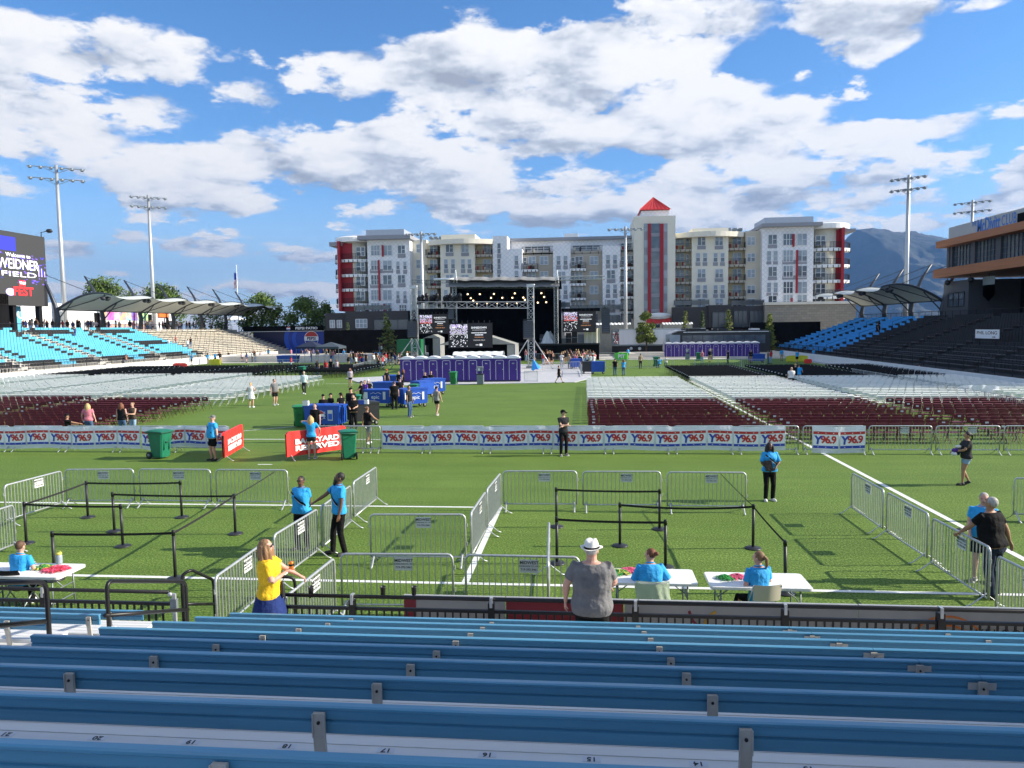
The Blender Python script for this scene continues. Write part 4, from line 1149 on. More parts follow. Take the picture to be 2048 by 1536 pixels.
def grandstand(label, X0, sgn, Y0, Y1, colour, aisles, tiermat, seats_label_parts, skip=None, name='grandstand'):
    """X0: front edge, sgn +1: rises towards +X"""
    t = thing(name, label, 'grandstand', (X0, 0, 0))
    b = MB()
    for r in range(NR):
        x = sgn * (r * TR); x2 = sgn * (NR * TR + .4)
        b.box((min(x, x2), Y0, -.02 if r == 0 else Z0 + (r - 1) * RI + .001), (max(x, x2), Y1, Z0 + r * RI), M[tiermat])
    b.build('tier', t)
    S = {}
    keys = ('blue', 'black')
    mm = {}
    for k, mt in (('blue', colour[0]), ('black', colour[1])):
        q = MB(); seat_geo(q, M[mt], Matrix.Identity(4)); mm[k] = q.mesh('seat')
    allseats = []
    y = Y0 + .4
    while y < Y1 - .3:
        if any(abs(y - a_) < .75 for a_ in aisles): y += .5; continue
        for r in range(NR):
            if skip and skip(y, r): continue
            k = colour[2](y, r)
            if k: allseats.append((r, y, k))
        y += .5
    allseats.sort(key=lambda s: s[1] + s[0] * .6)
    rest = {}
    rz = 0 if sgn > 0 else PI
    for i, (r, yy, k) in enumerate(allseats):
        loc = V((sgn * (r * TR + .5), yy, Z0 + r * RI))
        if i < 98:
            o = bpy.data.objects.new('seat', mm[k]); C.objects.link(o); o.parent = t; o.location = loc; o.rotation_euler = (0, 0, rz)
        else:
            if 'r' not in rest: rest['r'] = MB()
            seat_geo(rest['r'], M[colour[0] if k == 'blue' else colour[1]], rotT(loc, rz), True)
    if rest:
        o = rest['r'].build('seat', t); o['kind'] = 'stuff'
    b = MB(); zf = Z0
    b.tube([(sgn * .02, Y0, zf + 1.0), (sgn * .02, Y1, zf + 1.0)], .03, M['black_metal'], n=5)
    b.tube([(sgn * .02, Y0, zf + .12), (sgn * .02, Y1, zf + .12)], .02, M['black_metal'], n=4)
    yy = Y0
    while yy < Y1:
        b.tube([(sgn * .02, yy, 0), (sgn * .02, yy, zf + 1.0)], .035, M['black_metal'], n=4); yy += 2.4
    yy = Y0
    while yy < Y1:
        b.tube([(sgn * .02, yy, zf + .12), (sgn * .02, yy, zf + 1.0)], .008, M['black_metal'], n=3, caps=False); yy += .18
    b.build('front_rail', t)
    for a_ in aisles:
        if not (Y0 < a_ < Y1): continue
        s = MB()
        for r in range(NR): s.box((min(sgn * r * TR, sgn * (r * TR + .42)), a_ - .55, Z0 + r * RI + .002), (max(sgn * r * TR, sgn * (r * TR + .42)), a_ + .55, Z0 + r * RI + .15), M[tiermat])
        s.build('stair', t)
        for (r0, r1) in ((1, 4), (6, 9), (11, 14)):
            q = MB(); p0 = V((sgn * r0 * TR, a_, Z0 + r0 * RI)); p1 = V((sgn * r1 * TR, a_, Z0 + r1 * RI))
            q.tube([p0, p0 + V((0, 0, .95)), p1 + V((0, 0, .95)), p1], .03, M['black_metal'], n=5); q.tube([p0 + V((0, 0, .5)), p1 + V((0, 0, .5))], .02, M['black_metal'], n=4); q.build('handrail', t)
    return t
D('tier_dark', (.055, .057, .06), .9, var=.15, vs=2)
D('bench_cream', (.60, .55, .45), .7, var=.06, vs=1)
RX, LX = 31.6, -60.6
yb = AX(1700, 690, 36).y
YBR = 99.5
YRE = 126.5
def rcol(y, r): return 'blue' if y > YBR + r * .12 else 'black'
grandstand('right grandstand of black seats turning to blue seats at its far end', RX, 1, 46, YRE, ('blue_seat_deep', 'black_seat', rcol), [54, 64, 74, 84, 94, 103, 112, 120], 'tier_dark', None)
def lcol(y, r):
    if r in (0, 1) : return 'black' if not (int(y * 2) % 28 > 22) else 'blue'
    if r in (12, 13): return 'black' if (int(y / 1.0) % 14) > 2 else 'blue'
    if 105 < y < 112.5 and r in (6, 7): return 'black'
    if any(2.1 < abs(y - a_) < 3.2 for a_ in (76, 89.5, 103)) and r > 2: return 'black'
    return 'blue'
grandstand('left grandstand with bright sky blue seats and stripes of black seats', LX, -1, 66, 114.5, ('blue_seat', 'black_seat', lcol), [76, 89.5, 103], 'concrete', None)
t = thing('grandstand', 'far left bleacher section of bare cream benches', 'grandstand', (LX, 0, 0))
b = MB()
for r in range(NR): b.box((-(NR * TR + .4), 114.6, -.02 if r == 0 else Z0 + (r - 1) * RI + .001), (-(r * TR), 149, Z0 + r * RI), M['concrete_lt'])
b.build('tier', t)
for r in range(NR):
    q = MB(); q.box((-(r * TR + .62), 115, Z0 + r * RI + .36), (-(r * TR + .34), 148.6, Z0 + r * RI + .41), M['bench_cream'])
    for k in range(20): q.box((-(r * TR + .5), 115.5 + k * 1.7, Z0 + r * RI), (-(r * TR + .46), 115.56 + k * 1.7, Z0 + r * RI + .36), M['black_metal'])
    q.build('bench', t)
for a_ in (116, 124, 133):
    for (r0, r1) in ((1, 6), (8, 13)):
        q = MB(); p0 = V((-r0 * TR, a_, Z0 + r0 * RI)); p1 = V((-r1 * TR, a_, Z0 + r1 * RI))
        q.tube([p0, p0 + V((0, 0, .95)), p1 + V((0, 0, .95)), p1], .03, M['black_metal'], n=5); q.build('handrail', t)
b = MB(); b.box((-59.6, 60, 0), (-59.35, 122, 1.0), M['white_wall'])
for k in range(124): b.box((-59.35, 60.1 + k * .5, .1), (-59.32, 60.4 + k * .5, .8), M['vinyl'])
setp(b.build('low_wall'), 'pale low wall running along the foot of the left grandstand', 'wall')
b = MB(); b.box((30.55, 42, 0), (30.8, 118, .95), M['white_wall'])
setp(b.build('low_wall'), 'pale low wall running along the foot of the right grandstand', 'wall')
TZ = Z0 + NR * RI - .05
b = MB(); b.box((-92, 60, 0), (LX - NR * TR - .4, 152, TZ), M['concrete']); setp(b.build('concourse'), 'raised concourse behind the left grandstand', kind='structure')
b = MB(); b.box((RX + NR * TR + .4, 46, 0), (76, 128, TZ), M['tier_dark']); setp(b.build('concourse'), 'raised concourse behind the right grandstand', kind='structure')
def railrun(label, x, y0, y1, z, step=1.8):
    t = MB(); t.tube([(x, y0, z + 1.05), (x, y1, z + 1.05)], .035, M['black_metal'], n=5); t.tube([(x, y0, z + .1), (x, y1, z + .1)], .02, M['black_metal'], n=4)
    n = int((y1 - y0) / step)
    for k in range(n + 1):
        y = y0 + (y1 - y0) * k / n; t.tube([(x, y, z), (x, y, z + 1.05)], .03, M['black_metal'], n=4)
    n = int((y1 - y0) / .2)
    for k in range(n):
        y = y0 + (y1 - y0) * k / n; t.tube([(x, y, z + .1), (x, y, z + 1.05)], .008, M['black_metal'], n=3, caps=False)
    return setp(t.build('railing'), label, 'railing')
railrun('black railing along the top edge of the left grandstand', LX - NR * TR - .5, 66, 150, TZ)
railrun('black railing along the top edge of the right grandstand', RX + NR * TR + .5, 46, 126, TZ)

D('membrane', (.50, .53, .50), .6, var=.04, vs=.5)
def canopy(label, X0, sgn, Y0, n, step, z0=8.45, reach=8.4, zb=None):
    """columns at X0, membrane reaches towards +sgn"""
    t = thing('canopy', label, 'canopy', (X0, Y0, 0)); zb = TZ if zb is None else zb
    def prof(u): return (sgn * (u * reach - .2), z0 + 2.5 * math.sin(u * PI * .62) + (-.45 * u * u))
    b = MB()
    L_ = step * (n - 1)
    def mem(u, v_):
        f = v_ * (n - 1); fr = f - int(f) if f < n - 1 else 1.0
        x, z = prof(u); sc = math.sin(PI * fr)
        return (x - sgn * sc * .9 * (u ** 3), v_ * L_, z - .42 * sc * (.25 + .75 * u))
    b.grid(mem, 14, (n - 1) * 8, M['membrane'])
    b.build('membrane', t)
    for k in range(n):
        y = k * step
        c = MB(); c.tube([(-.4 * sgn, y, zb), (-.2 * sgn, y, z0 - 1.2), (-.5 * sgn, y, z0 + .6), (-1.6 * sgn, y, z0 + 3.4), (-2.9 * sgn, y, z0 + 5.4)], 1, M['steel_gray'], n=8, rs=[.42, .36, .3, .22, .12])
        c.build('mast', t)
        r = MB(); pts = [(prof(u)[0], y, prof(u)[1] - .02) for u in [i / 12 for i in range(13)]]
        r.tube(pts, 1, M['steel_gray'], n=5, rs=[.20 - .09 * i / 12 for i in range(13)])
        r.tube([(0, y, z0 - 1.3), (sgn * 2.2, y, prof(.27)[1] - .1)], .09, M['steel_gray'], n=5)
        if k < n - 1:
            r.tube([(0, y, z0 - .2), (sgn * 3.0, y + step * .35, prof(.4)[1] - .35), (sgn * 6.0, y + step * .2, prof(.75)[1] - .2)], .07, M['steel_gray'], n=5)
        r.build('rib', t)
        q = MB(); q.tube([(-2.8 * sgn, y, z0 + 5.3), (sgn * 5.2, y, prof(.64)[1])], .045, M['steel_gray'], n=5); q.build('cable', t)
        l = MB(); x, z = prof(.86); l.ell((x, y + .6, z - .75), (.42, .42, .34), M['black_plastic'], 10, 6); l.ell((x, y - .35, z - .75), (.36, .36, .3), M['black_plastic'], 10, 6); l.tube([(x, y, z - .05), (x, y, z - .7)], .05, M['black_metal'], n=4); l.build('speaker', t)
    e = MB()
    for u in (0.0,): e.tube([(prof(u)[0], yy, prof(u)[1]) for yy in (0, L_)], .16, M['steel_gray'], n=6)
    e.build('edge_beam', t)
    return t
canopy('long curved fabric canopy on leaning grey masts along the left concourse', -74.2, 1, 99, 7, 10.0)
canopy('curved fabric canopy on grey masts behind the right blue seats', 46.9, -1, 103, 4, 9.5, z0=7.9, reach=7.8)
def flood(label, px, pybase, pytop, dist_X=None, Y=None, wpx=80, tilt=0.0, rows=2, zb=0, facing=0.0):
    p = AX(px, pybase, dist_X) if dist_X is not None else AY(px, pybase, Y)
    ztop = ZAT((p.x, p.y), pytop)
    t = thing('floodlight_pole', label, 'floodlight', (p.x, p.y, zb), facing)
    b = MB(); b.tube([(0, 0, 0), (0, 0, (ztop - zb) * .5), (0, 0, ztop - zb)], 1, M['galv'], n=10, rs=[.42, .33, .22]); b.build('pole', t)
    dd = V((p.x, p.y, 0)).length; w = wpx / FPX * dd
    for k in range(rows):
        z = ztop - zb - .4 - k * 1.7
        c = MB(); c.tube([(-w / 2, 0, z), (w / 2, 0, z)], .07, M['galv_dark'], n=5)
        c.tube([(-w / 4, 0, z), (0, 0, z - .9)], .04, M['galv_dark'], n=4); c.tube([(w / 4, 0, z), (0, 0, z - .9)], .04, M['galv_dark'], n=4); c.build('crossarm', t)
        for i in range(6):
            x = -w / 2 + w * (i + .3) / 5.6
            l = MB(); T = rotT((x, -.25, z - .15), 0, R(28))
            l.lathe([(.08, .24), (.24, .05), (.26, -.12)], M['galv_dark'], 12, T @ Matrix.Rotation(PI / 2 * .25, 4, 'X')); l.box((-.30, -.55, .06), (.30, .0, .09), M['galv_dark'], T); l.build('floodlight', t)
    return t
flood('tallest floodlight pole at the far left above the scoreboard edge', 128, 600, 330, dist_X=-80, wpx=84, facing=R(34))
flood('tall floodlight pole behind the middle of the left canopy', 306, 590, 390, dist_X=-80, wpx=60, facing=R(34))
flood('slim floodlight pole standing before the left end of the apartment block', 845, 600, 463, Y=134, wpx=62, rows=1)
flood('slim floodlight pole standing before the apartment block left of its tower', 1251, 640, 453, Y=134, wpx=70, rows=1)
flood('tall floodlight pole in front of the mountain on the right', 1812, 570, 350, dist_X=50, wpx=58, facing=R(-36))
flood('floodlight head showing above the roof of the dark club building', 1944, 450, 400, dist_X=74, wpx=56, facing=R(-36))
SX = -76.0
D('led_black', (.02, .02, .02), .5, emit=(.030, .028, .026), es=1)
D('led_blue', (.02, .02, .2), .5, emit=(.02, .03, .40), es=.8)
D('led_purple', (.1, .05, .3), .5, emit=(.13, .08, .42), es=.8)
D('led_lilac', (.3, .25, .5), .5, emit=(.55, .45, .95), es=.8)
D('led_text', (.8, .8, .8), .5, emit=(.85, .78, .95), es=.65)
D('led_red', (.5, .02, .02), .5, emit=(.75, .02, .03), es=.8)
e = AX(97, 613, SX); e2 = AX(92, 475, SX)
YR = e.y; zb, zt = e.z, e2.z
t = thing('scoreboard', 'large led scoreboard welcoming visitors at the left edge of the ground', 'scoreboard', (SX, YR, 0))
b = MB(); b.box((-1.2, -17, zb), (0, 0, zt), M['led_black']); b.build('cabinet', t)
p = MB(); T0 = Matrix.Rotation(PI / 2, 4, 'Z') @ Matrix.Rotation(PI / 2, 4, 'X')
def TS(y, z): return Matrix.Translation((.05, y, z)) @ T0
rnd = random.Random(4)
H = zt - zb
for i in range(260):
    y = -rnd.random() * 16.8; f = rnd.random() ** .8; z = zb + H * (.30 + .40 * f)
    p.box((.002, y, z), (.004 + .00005 * i, y + rnd.uniform(.1, .5), z + rnd.uniform(.05, .22)), M[rnd.choice(['led_purple', 'led_blue', 'led_purple', 'led_black'])])
p.box((.002, -13, zb + H * .74), (.012, -5.5, zb + H * .93), M['led_blue'])
for k in range(5): p.box((.012, -1.6 + k * .28, zb + H * (.42 + .03 * (k % 2))), (.03, -1.45 + k * .28, zb + H * (.58 - .02 * k)), M['led_blue' if k % 2 else 'led_lilac'])
yc = -5.2
p.textfit('Welcome to', .75, 4.4, M['led_text'], TS(yc, zb + H * .685))
p.textfit('WEIDNER', 1.9, 7.4, M['led_text'], TS(yc, zb + H * .56), bold=.008)
p.textfit('FIELD', .95, 6.2, M['led_text'], TS(yc, zb + H * .425))
p.textfit('FEST', 1.6, 3.6, M['led_red'], TS(yc + .55, zb + H * .19), bold=.03)
p.box((.02, yc - .1, zb + H * .27), (.03, yc + 1.0, zb + H * .35), M['led_red']); p.text('Y96.9', .5, M['led_text'], Matrix.Translation((.02, 0, 0)) @ TS(yc + .45, zb + H * .31), bold=.03)
p.ell((.01, yc - 1.7, zb + H * .18), (.03, .85, .5), M['led_lilac'], 12, 8)
p.build('display', t)
b = MB()
for y in (-1.2, -6, -11, -16): b.box((-.9, y - .3, TZ), (-.3, y + .3, zb), M['black_metal'])
b.build('support', t)
b = MB(); b.tube([(0, -.6, zt), (0, -.6, zt + .6), (.9, -.4, zt + .8)], .06, M['black_metal'], n=5); b.ell((1.1, -.4, zt + .8), (.5, .35, .3), M['black_plastic'], 8, 6); b.build('lamp', t)
t = thing('concession_building', 'long white concession building behind the people on the left concourse', 'building', (-84, 0, TZ))
b = MB()
b.box((0, 80, 0), (8, 92, 5), M['scrim']); b.box((0, 92, 0), (1.6, 95.5, 4.4), M['scrim_floor']); b.box((0, 95.5, 0), (2.2, 142, AX(150, 608, -82).z - TZ), M['white_wall']); b.build('wall', t)
b = MB()
for (y0, y1) in ((117.5, 119), (133, 134.2), (139, 140)): b.box((2.2, y0, 0), (2.26, y1, 3.1), M['scrim'])
b.build('door', t)
b = MB(); b.box((2.2, 108, 1.6), (2.27, 110.2, 3.2), M['galv_dark']); b.build('shutter', t)
b = MB(); mu = [(.05, .25, .65), (.75, .08, .20), (.85, .3, .25), (.05, .25, .60), (.8, .4, .05), (.35, .05, .10), (.05, .45, .65), (.15, .5, .35)]
for i, c_ in enumerate(mu):
    D('mural%d' % i, c_, .6, col2=tuple(min(1, x * 1.6 + .08) for x in c_[::-1]), vs=1.4, var=.3)
    y0 = 119.3 + i * 1.7
    b.box((2.2, y0, .0), (2.26, y0 + 1.69, 1.2), M['mural0']); b.box((2.28, y0, 1.9), (2.30, y0 + 1.68, 4.1), M['mural%d' % i])
b.text('Y  LLAR  ON  CO', .9, M['vinyl_white'], Matrix.Translation((2.29, 125.8, 1.45)) @ T0, bold=.04); b.build('mural', t)
b = MB(); b.box((2.25, 136.2, 2.6), (2.6, 139.5, 3.6), mat('orange_sign', (.70, .17, .03), .5)); b.build('sign', t)
p0 = AX(22, 655, -77.5); p1 = AX(44, 655, -77.5)
b = MB(); b.box((-77.6, p0.y, TZ), (-77.5, p1.y, AX(33, 612, -77.5).z), M['blue_seat']); b.text('OU', 1.5, M['vinyl_white'], Matrix.Translation((-77.47, (p0.y + p1.y) / 2 + .2, TZ + 2.3)) @ T0, bold=.02); b.build
o = b.build('hanging_banner'); setp(o, 'tall sky blue banner hanging under the scoreboard', 'banner')
D('logo_blue', (.01, .05, .35), .5); D('logo_blue2', (.02, .10, .55), .5); D('logo_navy', (.008, .012, .06), .5)
PY = 151.0
a = AY(506, 664, PY); c = AY(648, 664, PY); w = c.x - a.x; z1 = a.z; z0 = 0
t = thing('patio_wall', 'dark blue drink company patio wall with round red white and blue logo', 'sign wall', (0, PY, 0))
b = MB(); b.box((a.x, 0, 0), (c.x, .4, z1), M['logo_navy'])
cc = AY(623, 677, PY)
for k, r in enumerate((5.2, 4.4, 3.7, 3.0)):
    n = 40; pts = [(cc.x + math.cos(2 * PI * i / n) * r * 1.15, cc.z + math.sin(2 * PI * i / n) * r * .95) for i in range(n)]
    pts = [(min(max(x, a.x + .05), c.x - .05), min(max(z, .1), z1 - .05)) for x, z in pts]
    b.add([(x, -.01 - .01 * k, z) for x, z in pts], [tuple(range(n))], M['logo_blue2' if k % 2 == 0 else 'logo_blue'])
b.build('panel', t)
def roundlogo(name, parent, x, y, z, r, txt=True):
    q = MB(); n = 40
    def disc(y_, rr, f, mt):
        pts = [(x + math.cos(2 * PI * i / n) * rr, z + math.sin(2 * PI * i / n) * rr) for i in range(n)]
        pts = [p_ for p_ in pts if f(p_[1] - z)]
        q.add([(px_, y_, pz) for px_, pz in pts], [tuple(range(len(pts)))], mt)
    disc(y - .02, r, lambda v_: True, M['vinyl_white']); disc(y - .03, r * .94, lambda v_: v_ > r * .25, M['vinyl_red']); disc(y - .03, r * .94, lambda v_: v_ < -r * .25, M['logo_blue'])
    if txt: q.text('PEPSI', r * .55, M['logo_navy'], upright((x, y - .04, z)), bold=.03)
    q.build(name, parent)
roundlogo('logo', t, cc.x, -.05, cc.z, 1.55)
b = MB(); zt2 = AY(580, 652, PY).z; b.box((a.x - 2, -.3, z1 + .1), (c.x - .3, .3, zt2), M['scrim']); b.box((a.x - 2, -.45, z1), (c.x, .4, z1 + .1), M['white_paint'])
b.text('PEPSI PATIO', .72, M['vinyl_white'], upright((AY(614, 657, PY).x, -.33, (z1 + zt2) / 2 + .05)), bold=.03, sx=1.25); b.build('fascia', t)
roundlogo('logo', t, AY(578, 657, PY).x, -.33, (z1 + zt2) / 2 + .05, .42, False)
p = AX(478, 660, -76.5); zt3 = ZAT((p.x, p.y), 532)
t = thing('flagpole', 'white flagpole with a limp striped flag behind the left canopy', 'flagpole', (p.x, p.y, 0))
b = MB(); b.tube([(0, 0, 0), (0, 0, zt3)], 1, M['white_paint'], n=8, rs=[.12, .06]); b.ell((0, 0, zt3 + .1), (.14, .14, .14), M['white_paint'], 8, 6); b.build('pole', t)
b = MB(); zz = ZAT((p.x, p.y), 545); zz2 = ZAT((p.x, p.y), 580)
for k in range(9):
    m_ = M['vinyl_red'] if k % 2 else M['vinyl_white']
    def ff(u, v_, k=k): 
        zf = (k + u) / 9
        return (-.1 - 1.0 * zf * (.3 + .7 * v_) * .8 + .1 * math.sin(v_ * 14 + zf * 4), .12 * math.sin(v_ * 9), zz + (zz2 - zz) * (v_ * .85 + zf * .15))
    b.grid(ff, 2, 14, m_)
b.box((-.55, -.16, zz - 1.6), (-.1, .12, zz - .1), M['logo_blue']); b.build('flag', t)

D('panel_dark', (.075, .078, .090), .55, var=.08, vs=.8)
D('panel_grey', (.46, .46, .45), .6, var=.05, vs=.4)
D('wood_orange', (.42, .15, .055), .5, var=.14, vs=1.2, stretch=(1, .15, 4))
D('sign_blue', (.05, .20, .62), .5)
CX = 47.0
def Z(px, py): return AX(px, py, CX).z
def YY(px): return AX(px, 560, CX).y
yf = YY(1888); yn = 52.0
t = thing('club_building', 'dark two storey club building with orange timber bands above the right grandstand', 'club building', (CX, 0, 0))
zR = Z(1895, 455); z1 = Z(1895, 489); zW0 = Z(1895, 546); zB = Z(1880, 553); zB2 = Z(1880, 566)
b = MB(); b.box((.4, yn, z1), (16, yf, zR), M['panel_grey'])
b.box((.0, yn, zB + .8), (16, yf, zW0), M['panel_dark'])
b.box((3, yn, zW0), (16, yf - .4, z1), M['scrim'])
b.box((.25, yf - .6, zW0), (16, yf, z1), M['panel_dark'])
yw0, yw1 = YY(1938), yf
b.box((.0, yw0, TZ), (10, yf, zB2), M['panel_dark']); b.box((6, yn, TZ), (16, yw0, zB2), M['scrim'])
b.build('wall', t)
b = MB(); b.box((-.8, yn, z1 - .35), (16, yf + .8, z1 + .5), M['wood_orange']); b.build('timber_band', t)
b = MB(); b.box((-1.3, yn, zB - .3), (16, yf + .2, zB + .8), M['wood_orange']); b.build('timber_band', t)
b = MB(); b.box((4, yf - 6, zR), (9, yf - 1.5, zR + 1.0), M['stucco_lt']); b.build('rooftop_unit', t)
bays = []
yy = yf - 1.2
while yy > yn + 5:
    bays.append((yy - 4.6, yy)); yy -= 5.6
for (ya, ybb) in bays:
    q = MB(); q.box((.35, ybb, zW0), (.95, ybb + 1.0, z1 - .35), M['panel_dark']); q.build('pier', t)
    q = MB(); q.box((.62, ya, zW0), (.66, ybb, z1 - .35), M['win_glass'])
    n = 6
    for k in range(n + 1):
        y = ya + (ybb - ya) * k / n; q.box((.54, y - .04, zW0), (.615, y + .04, z1 - .35), M['steel_gray'])
    for k in range(6):
        z = zW0 + (z1 - .35 - zW0) * k / 5; q.box((.53, ya, z - .04), (.60, ybb, z + .04), M['steel_gray'])
    q.build('window', t)
q = MB(); ya, ybb = YY(1930), YY(1898); za, zb_ = Z(1915, 613), Z(1915, 585)
q.box((-.03, ya, za), (.02, ybb, zb_), M['win_glass'])
for k in range(4): y = ya + (ybb - ya) * k / 3; q.box((-.08, y - .05, za), (-.035, y + .05, zb_), M['black_metal'])
for k in range(3): z = za + (zb_ - za) * k / 2; q.box((-.075, ya, z - .05), (-.033, ybb, z + .05), M['black_metal'])
q.build('window', t)
Tn = Matrix.Rotation(-PI / 2, 4, 'Z') @ Matrix.Rotation(PI / 2, 4, 'X')
q = MB(); zc = z1 + (zR - z1) * .60
q.textfit('THE', .8, YY(1933) - YY(1942.5), M['sign_blue'], Matrix.Translation((.36, YY(1938), zc + .5)) @ Tn)
q.textfit('McDivitt', 2.3, YY(1944) - YY(1989), M['sign_blue'], Matrix.Translation((.36, (YY(1944) + YY(1989)) / 2, zc)) @ Tn, bold=.02)
q.textfit('CLUB', 1.7, YY(1992) - YY(2021), M['sign_blue'], Matrix.Translation((.36, (YY(1992) + YY(2021)) / 2, zc)) @ Tn, spacing=1.15)
q.build('lettering', t)
q = MB(); q.box((.3, yn, z1 + .5), (.38, YY(2024), zR - .5), M['scrim']); q.build('screen', t)
for (y, dz) in ((YY(1952), 0), (YY(1905), 0)):
    q = MB(); q.ell((-.6, y, zB - 1.0), (.35, .5, .35), M['black_plastic'], 10, 6); q.tube([(-.6, y, zB - .8), (-.6, y, zB - .45)], .05, M['black_metal'], n=4); q.build('speaker', t)
q = MB(); pz = Z(1955, 575); yy = YY(1957)
q.add([(1.2, yy + 1.3, pz + .9), (1.2, yy - 1.3, pz + .9), (1.2, yy - 1.3, pz - .9), (1.2, yy, pz - 1.7), (1.2, yy + 1.3, pz - .9)], [(0, 1, 2, 3, 4), (4, 3, 2, 1, 0)], M['panel_dark']); q.box((1.15, yy - 1.3, pz + .3), (1.19, yy + 1.3, pz + 1.3), M['win_blind']); q.tube([(1.2, yy, pz + .9), (1.2, yy, zB)], .04, M['black_metal'], n=4); q.build('crest', t)
q = MB(); q.box((2.5, YY(2030) - 3, Z(2030, 600)), (2.6, YY(2015), Z(2030, 560)), M['logo_blue']); q.text('OU', 1.6, M['vinyl_white'], Matrix.Translation((2.48, YY(2022), Z(2022, 571))) @ Tn, bold=.05); q.build('poster', t)
scrimfence('black cloth covered fence sloping at the far end of the right stand', 1500, 645, 1640, 690, 129)
p0 = AX(1952, 668, 36.2); 
t = thing('sponsor_sign', 'white sponsor sign standing among the black seats of the right stand', 'sign', (p0.x, p0.y, 0))
pa, pb_ = AX(1952, 660, 36.2), AX(1999, 660, 36.2); zt_, zb_ = AX(1975, 659, 36.2).z, AX(1975, 677, 36.2).z
L_ = pa.y - pb_.y
b = MB(); b.box((-.06, -L_, zb_), (0, 0, zt_), M['vinyl_white']); h = zt_ - zb_
b.textfit('PHIL LONG', h * .52, L_ * .86, M['led_black'], Matrix.Translation((-.07, -L_ / 2, zb_ + h * .62)) @ Tn, bold=.01); b.text('CLUB', h * .25, M['led_black'], Matrix.Translation((-.07, -L_ * .8, zb_ + h * .16)) @ Tn, bold=.01)
b.build('panel', t)
b = MB()
for y in (-L_ * .15, -L_ * .85): b.box((.0, y - .03, Z0), (.05, y + .03, zb_ + .3), M['black_metal'])
b.build('post', t)
def barrier_meshes():
    L_, H = 2.28, 1.08
    f = MB(); r = .10; h = L_ / 2
    pts = [(-h, 0, .16), (-h, 0, H - r)] + [(-h + r - r * math.cos(a), 0, H - r + r * math.sin(a)) for a in (R(30), R(60), R(90))] + \
          [(h - r + r * math.sin(a), 0, H - r + r * math.cos(a)) for a in (0, R(30), R(60), R(90))] + [(h, 0, .16)]
    f.tube(pts, .0235, M['galv'], n=8); f.tube([(-h, 0, .17), (h, 0, .17)], .019, M['galv'], n=8)
    for s in (-1, 1):
        for z in (.42, .82): f.tube([(s * h, 0, z), (s * (h + .05), .0, z), (s * (h + .05), 0, z + .07)], .011, M['galv'], n=5)
    b = MB(); n = 19
    for i in range(1, n):
        x = -h + L_ * i / n; b.tube([(x, 0, .18), (x, 0, H - .02)], .0105, M['galv'], n=5, caps=False)
    ft = MB(); ft.tube([(0, -.33, .015), (0, -.25, .04), (0, -.06, .19), (0, 0, .24), (0, .06, .19), (0, .25, .04), (0, .33, .015)], 1, M['galv'], n=6, rs=[(.022, .009)] * 7)
    sg = MB(); sg.box((-.16, -.028, .80), (.16, -.022, 1.03), M['sign_plate'])
    T = upright((0, -.03, .975)); sg.text('MIDWEST', .075, M['sign_ink'], T, bold=.02, ext=.001)
    sg.text('BARRICADE CO., INC.', .036, M['sign_ink'], upright((0, -.03, .915)), bold=.01, ext=.001); sg.text('719-392-3461', .052, M['sign_ink'], upright((0, -.03, .855)), bold=.015, ext=.001)
    sg.text('MIDWEST', .075, M['sign_ink'], upright((0, -.02, .975), PI), bold=.02, ext=.001)
    return f.mesh('frame'), b.mesh('bars'), ft.mesh('foot'), sg.mesh('sign_plate')
D('sign_plate', (.62, .64, .64), .5); D('sign_ink', (.03, .03, .03), .5)
_bm = barrier_meshes()
def barrier_geo_lite(b, p, ang, L_=2.28):
    T = rotT(p, ang); h = L_ / 2; m_ = M['galv']
    b.box((-h, -.02, 1.04), (h, .02, 1.08), m_, T); b.box((-h, -.02, .15), (h, .02, .19), m_, T)
    for i in range(13):
        x = -h + L_ * i / 12; w = .02 if i in (0, 12) else .009; b.box((x - w, -w, .15), (x + w, w, 1.06), m_, T)
    for s in (-1, 1): b.box((s * h * .85 - .02, -.3, 0), (s * h * .85 + .02, .3, .04), m_, T)
NB = [0]
def barrier(p, q, label, sign=0.15, side=1, group=None, stretch=True, sg=True):
    p = V((p[0], p[1], 0)); q = V((q[0], q[1], 0)); d = q - p; c = (p + q) / 2
    t = thing('crowd_barrier', label, 'crowd barrier', c, math.atan2(d.y, d.x), group)
    s = d.length / 2.40 if stretch else 1.0
    NB[0] += 1
    def ch(n, me, x=0, flip=False, par=t):
        o = bpy.data.objects.new(n, me); C.objects.link(o); o.parent = par; o.location = (x, 0, 0)
        if n in ('frame', 'bars'): o.scale = (s, 1, 1)
        return o
    fr = ch('frame', _bm[0]); br = bpy.data.objects.new('bars', _bm[1]); C.objects.link(br); br.parent = fr
    for k in (-1, 1): ch('foot', _bm[2], k * 1.06 * s)
    if sg: ch('sign_plate', _bm[3], sign * s)
    t.scale = (1, side, 1)
    return t
def BT(x0, y0, x1, y1, label, **k):
    a = G(x0, y0, 1.07); b = G(x1, y1, 1.07); return barrier(a, b, label, **k)
GB = 'steel crowd barriers laid out for the queue lanes'
BT(127, 940, 270, 939, 'steel barrier of the left pen back row, left one of three', group=GB)
BT(275, 939, 424, 940, 'steel barrier of the left pen back row, middle one of three', group=GB)
BT(428, 940, 578, 941, 'steel barrier of the left pen back row, right one with a belt tied to it', group=GB)
BT(5, 973, 125, 942, 'slanting steel barrier closing the left side of the left pen', group=GB)
BT(-85, 1045, 29, 1010, 'steel barrier cut by the left picture edge above the boy in blue', group=GB)
BT(427, 1158, 536, 1081, 'bright steel barrier running down just left of the woman in yellow', group=GB)
BT(545, 1073, 636, 1018, 'slanting steel barrier in front of the woman in sunglasses and blue polo', group=GB)
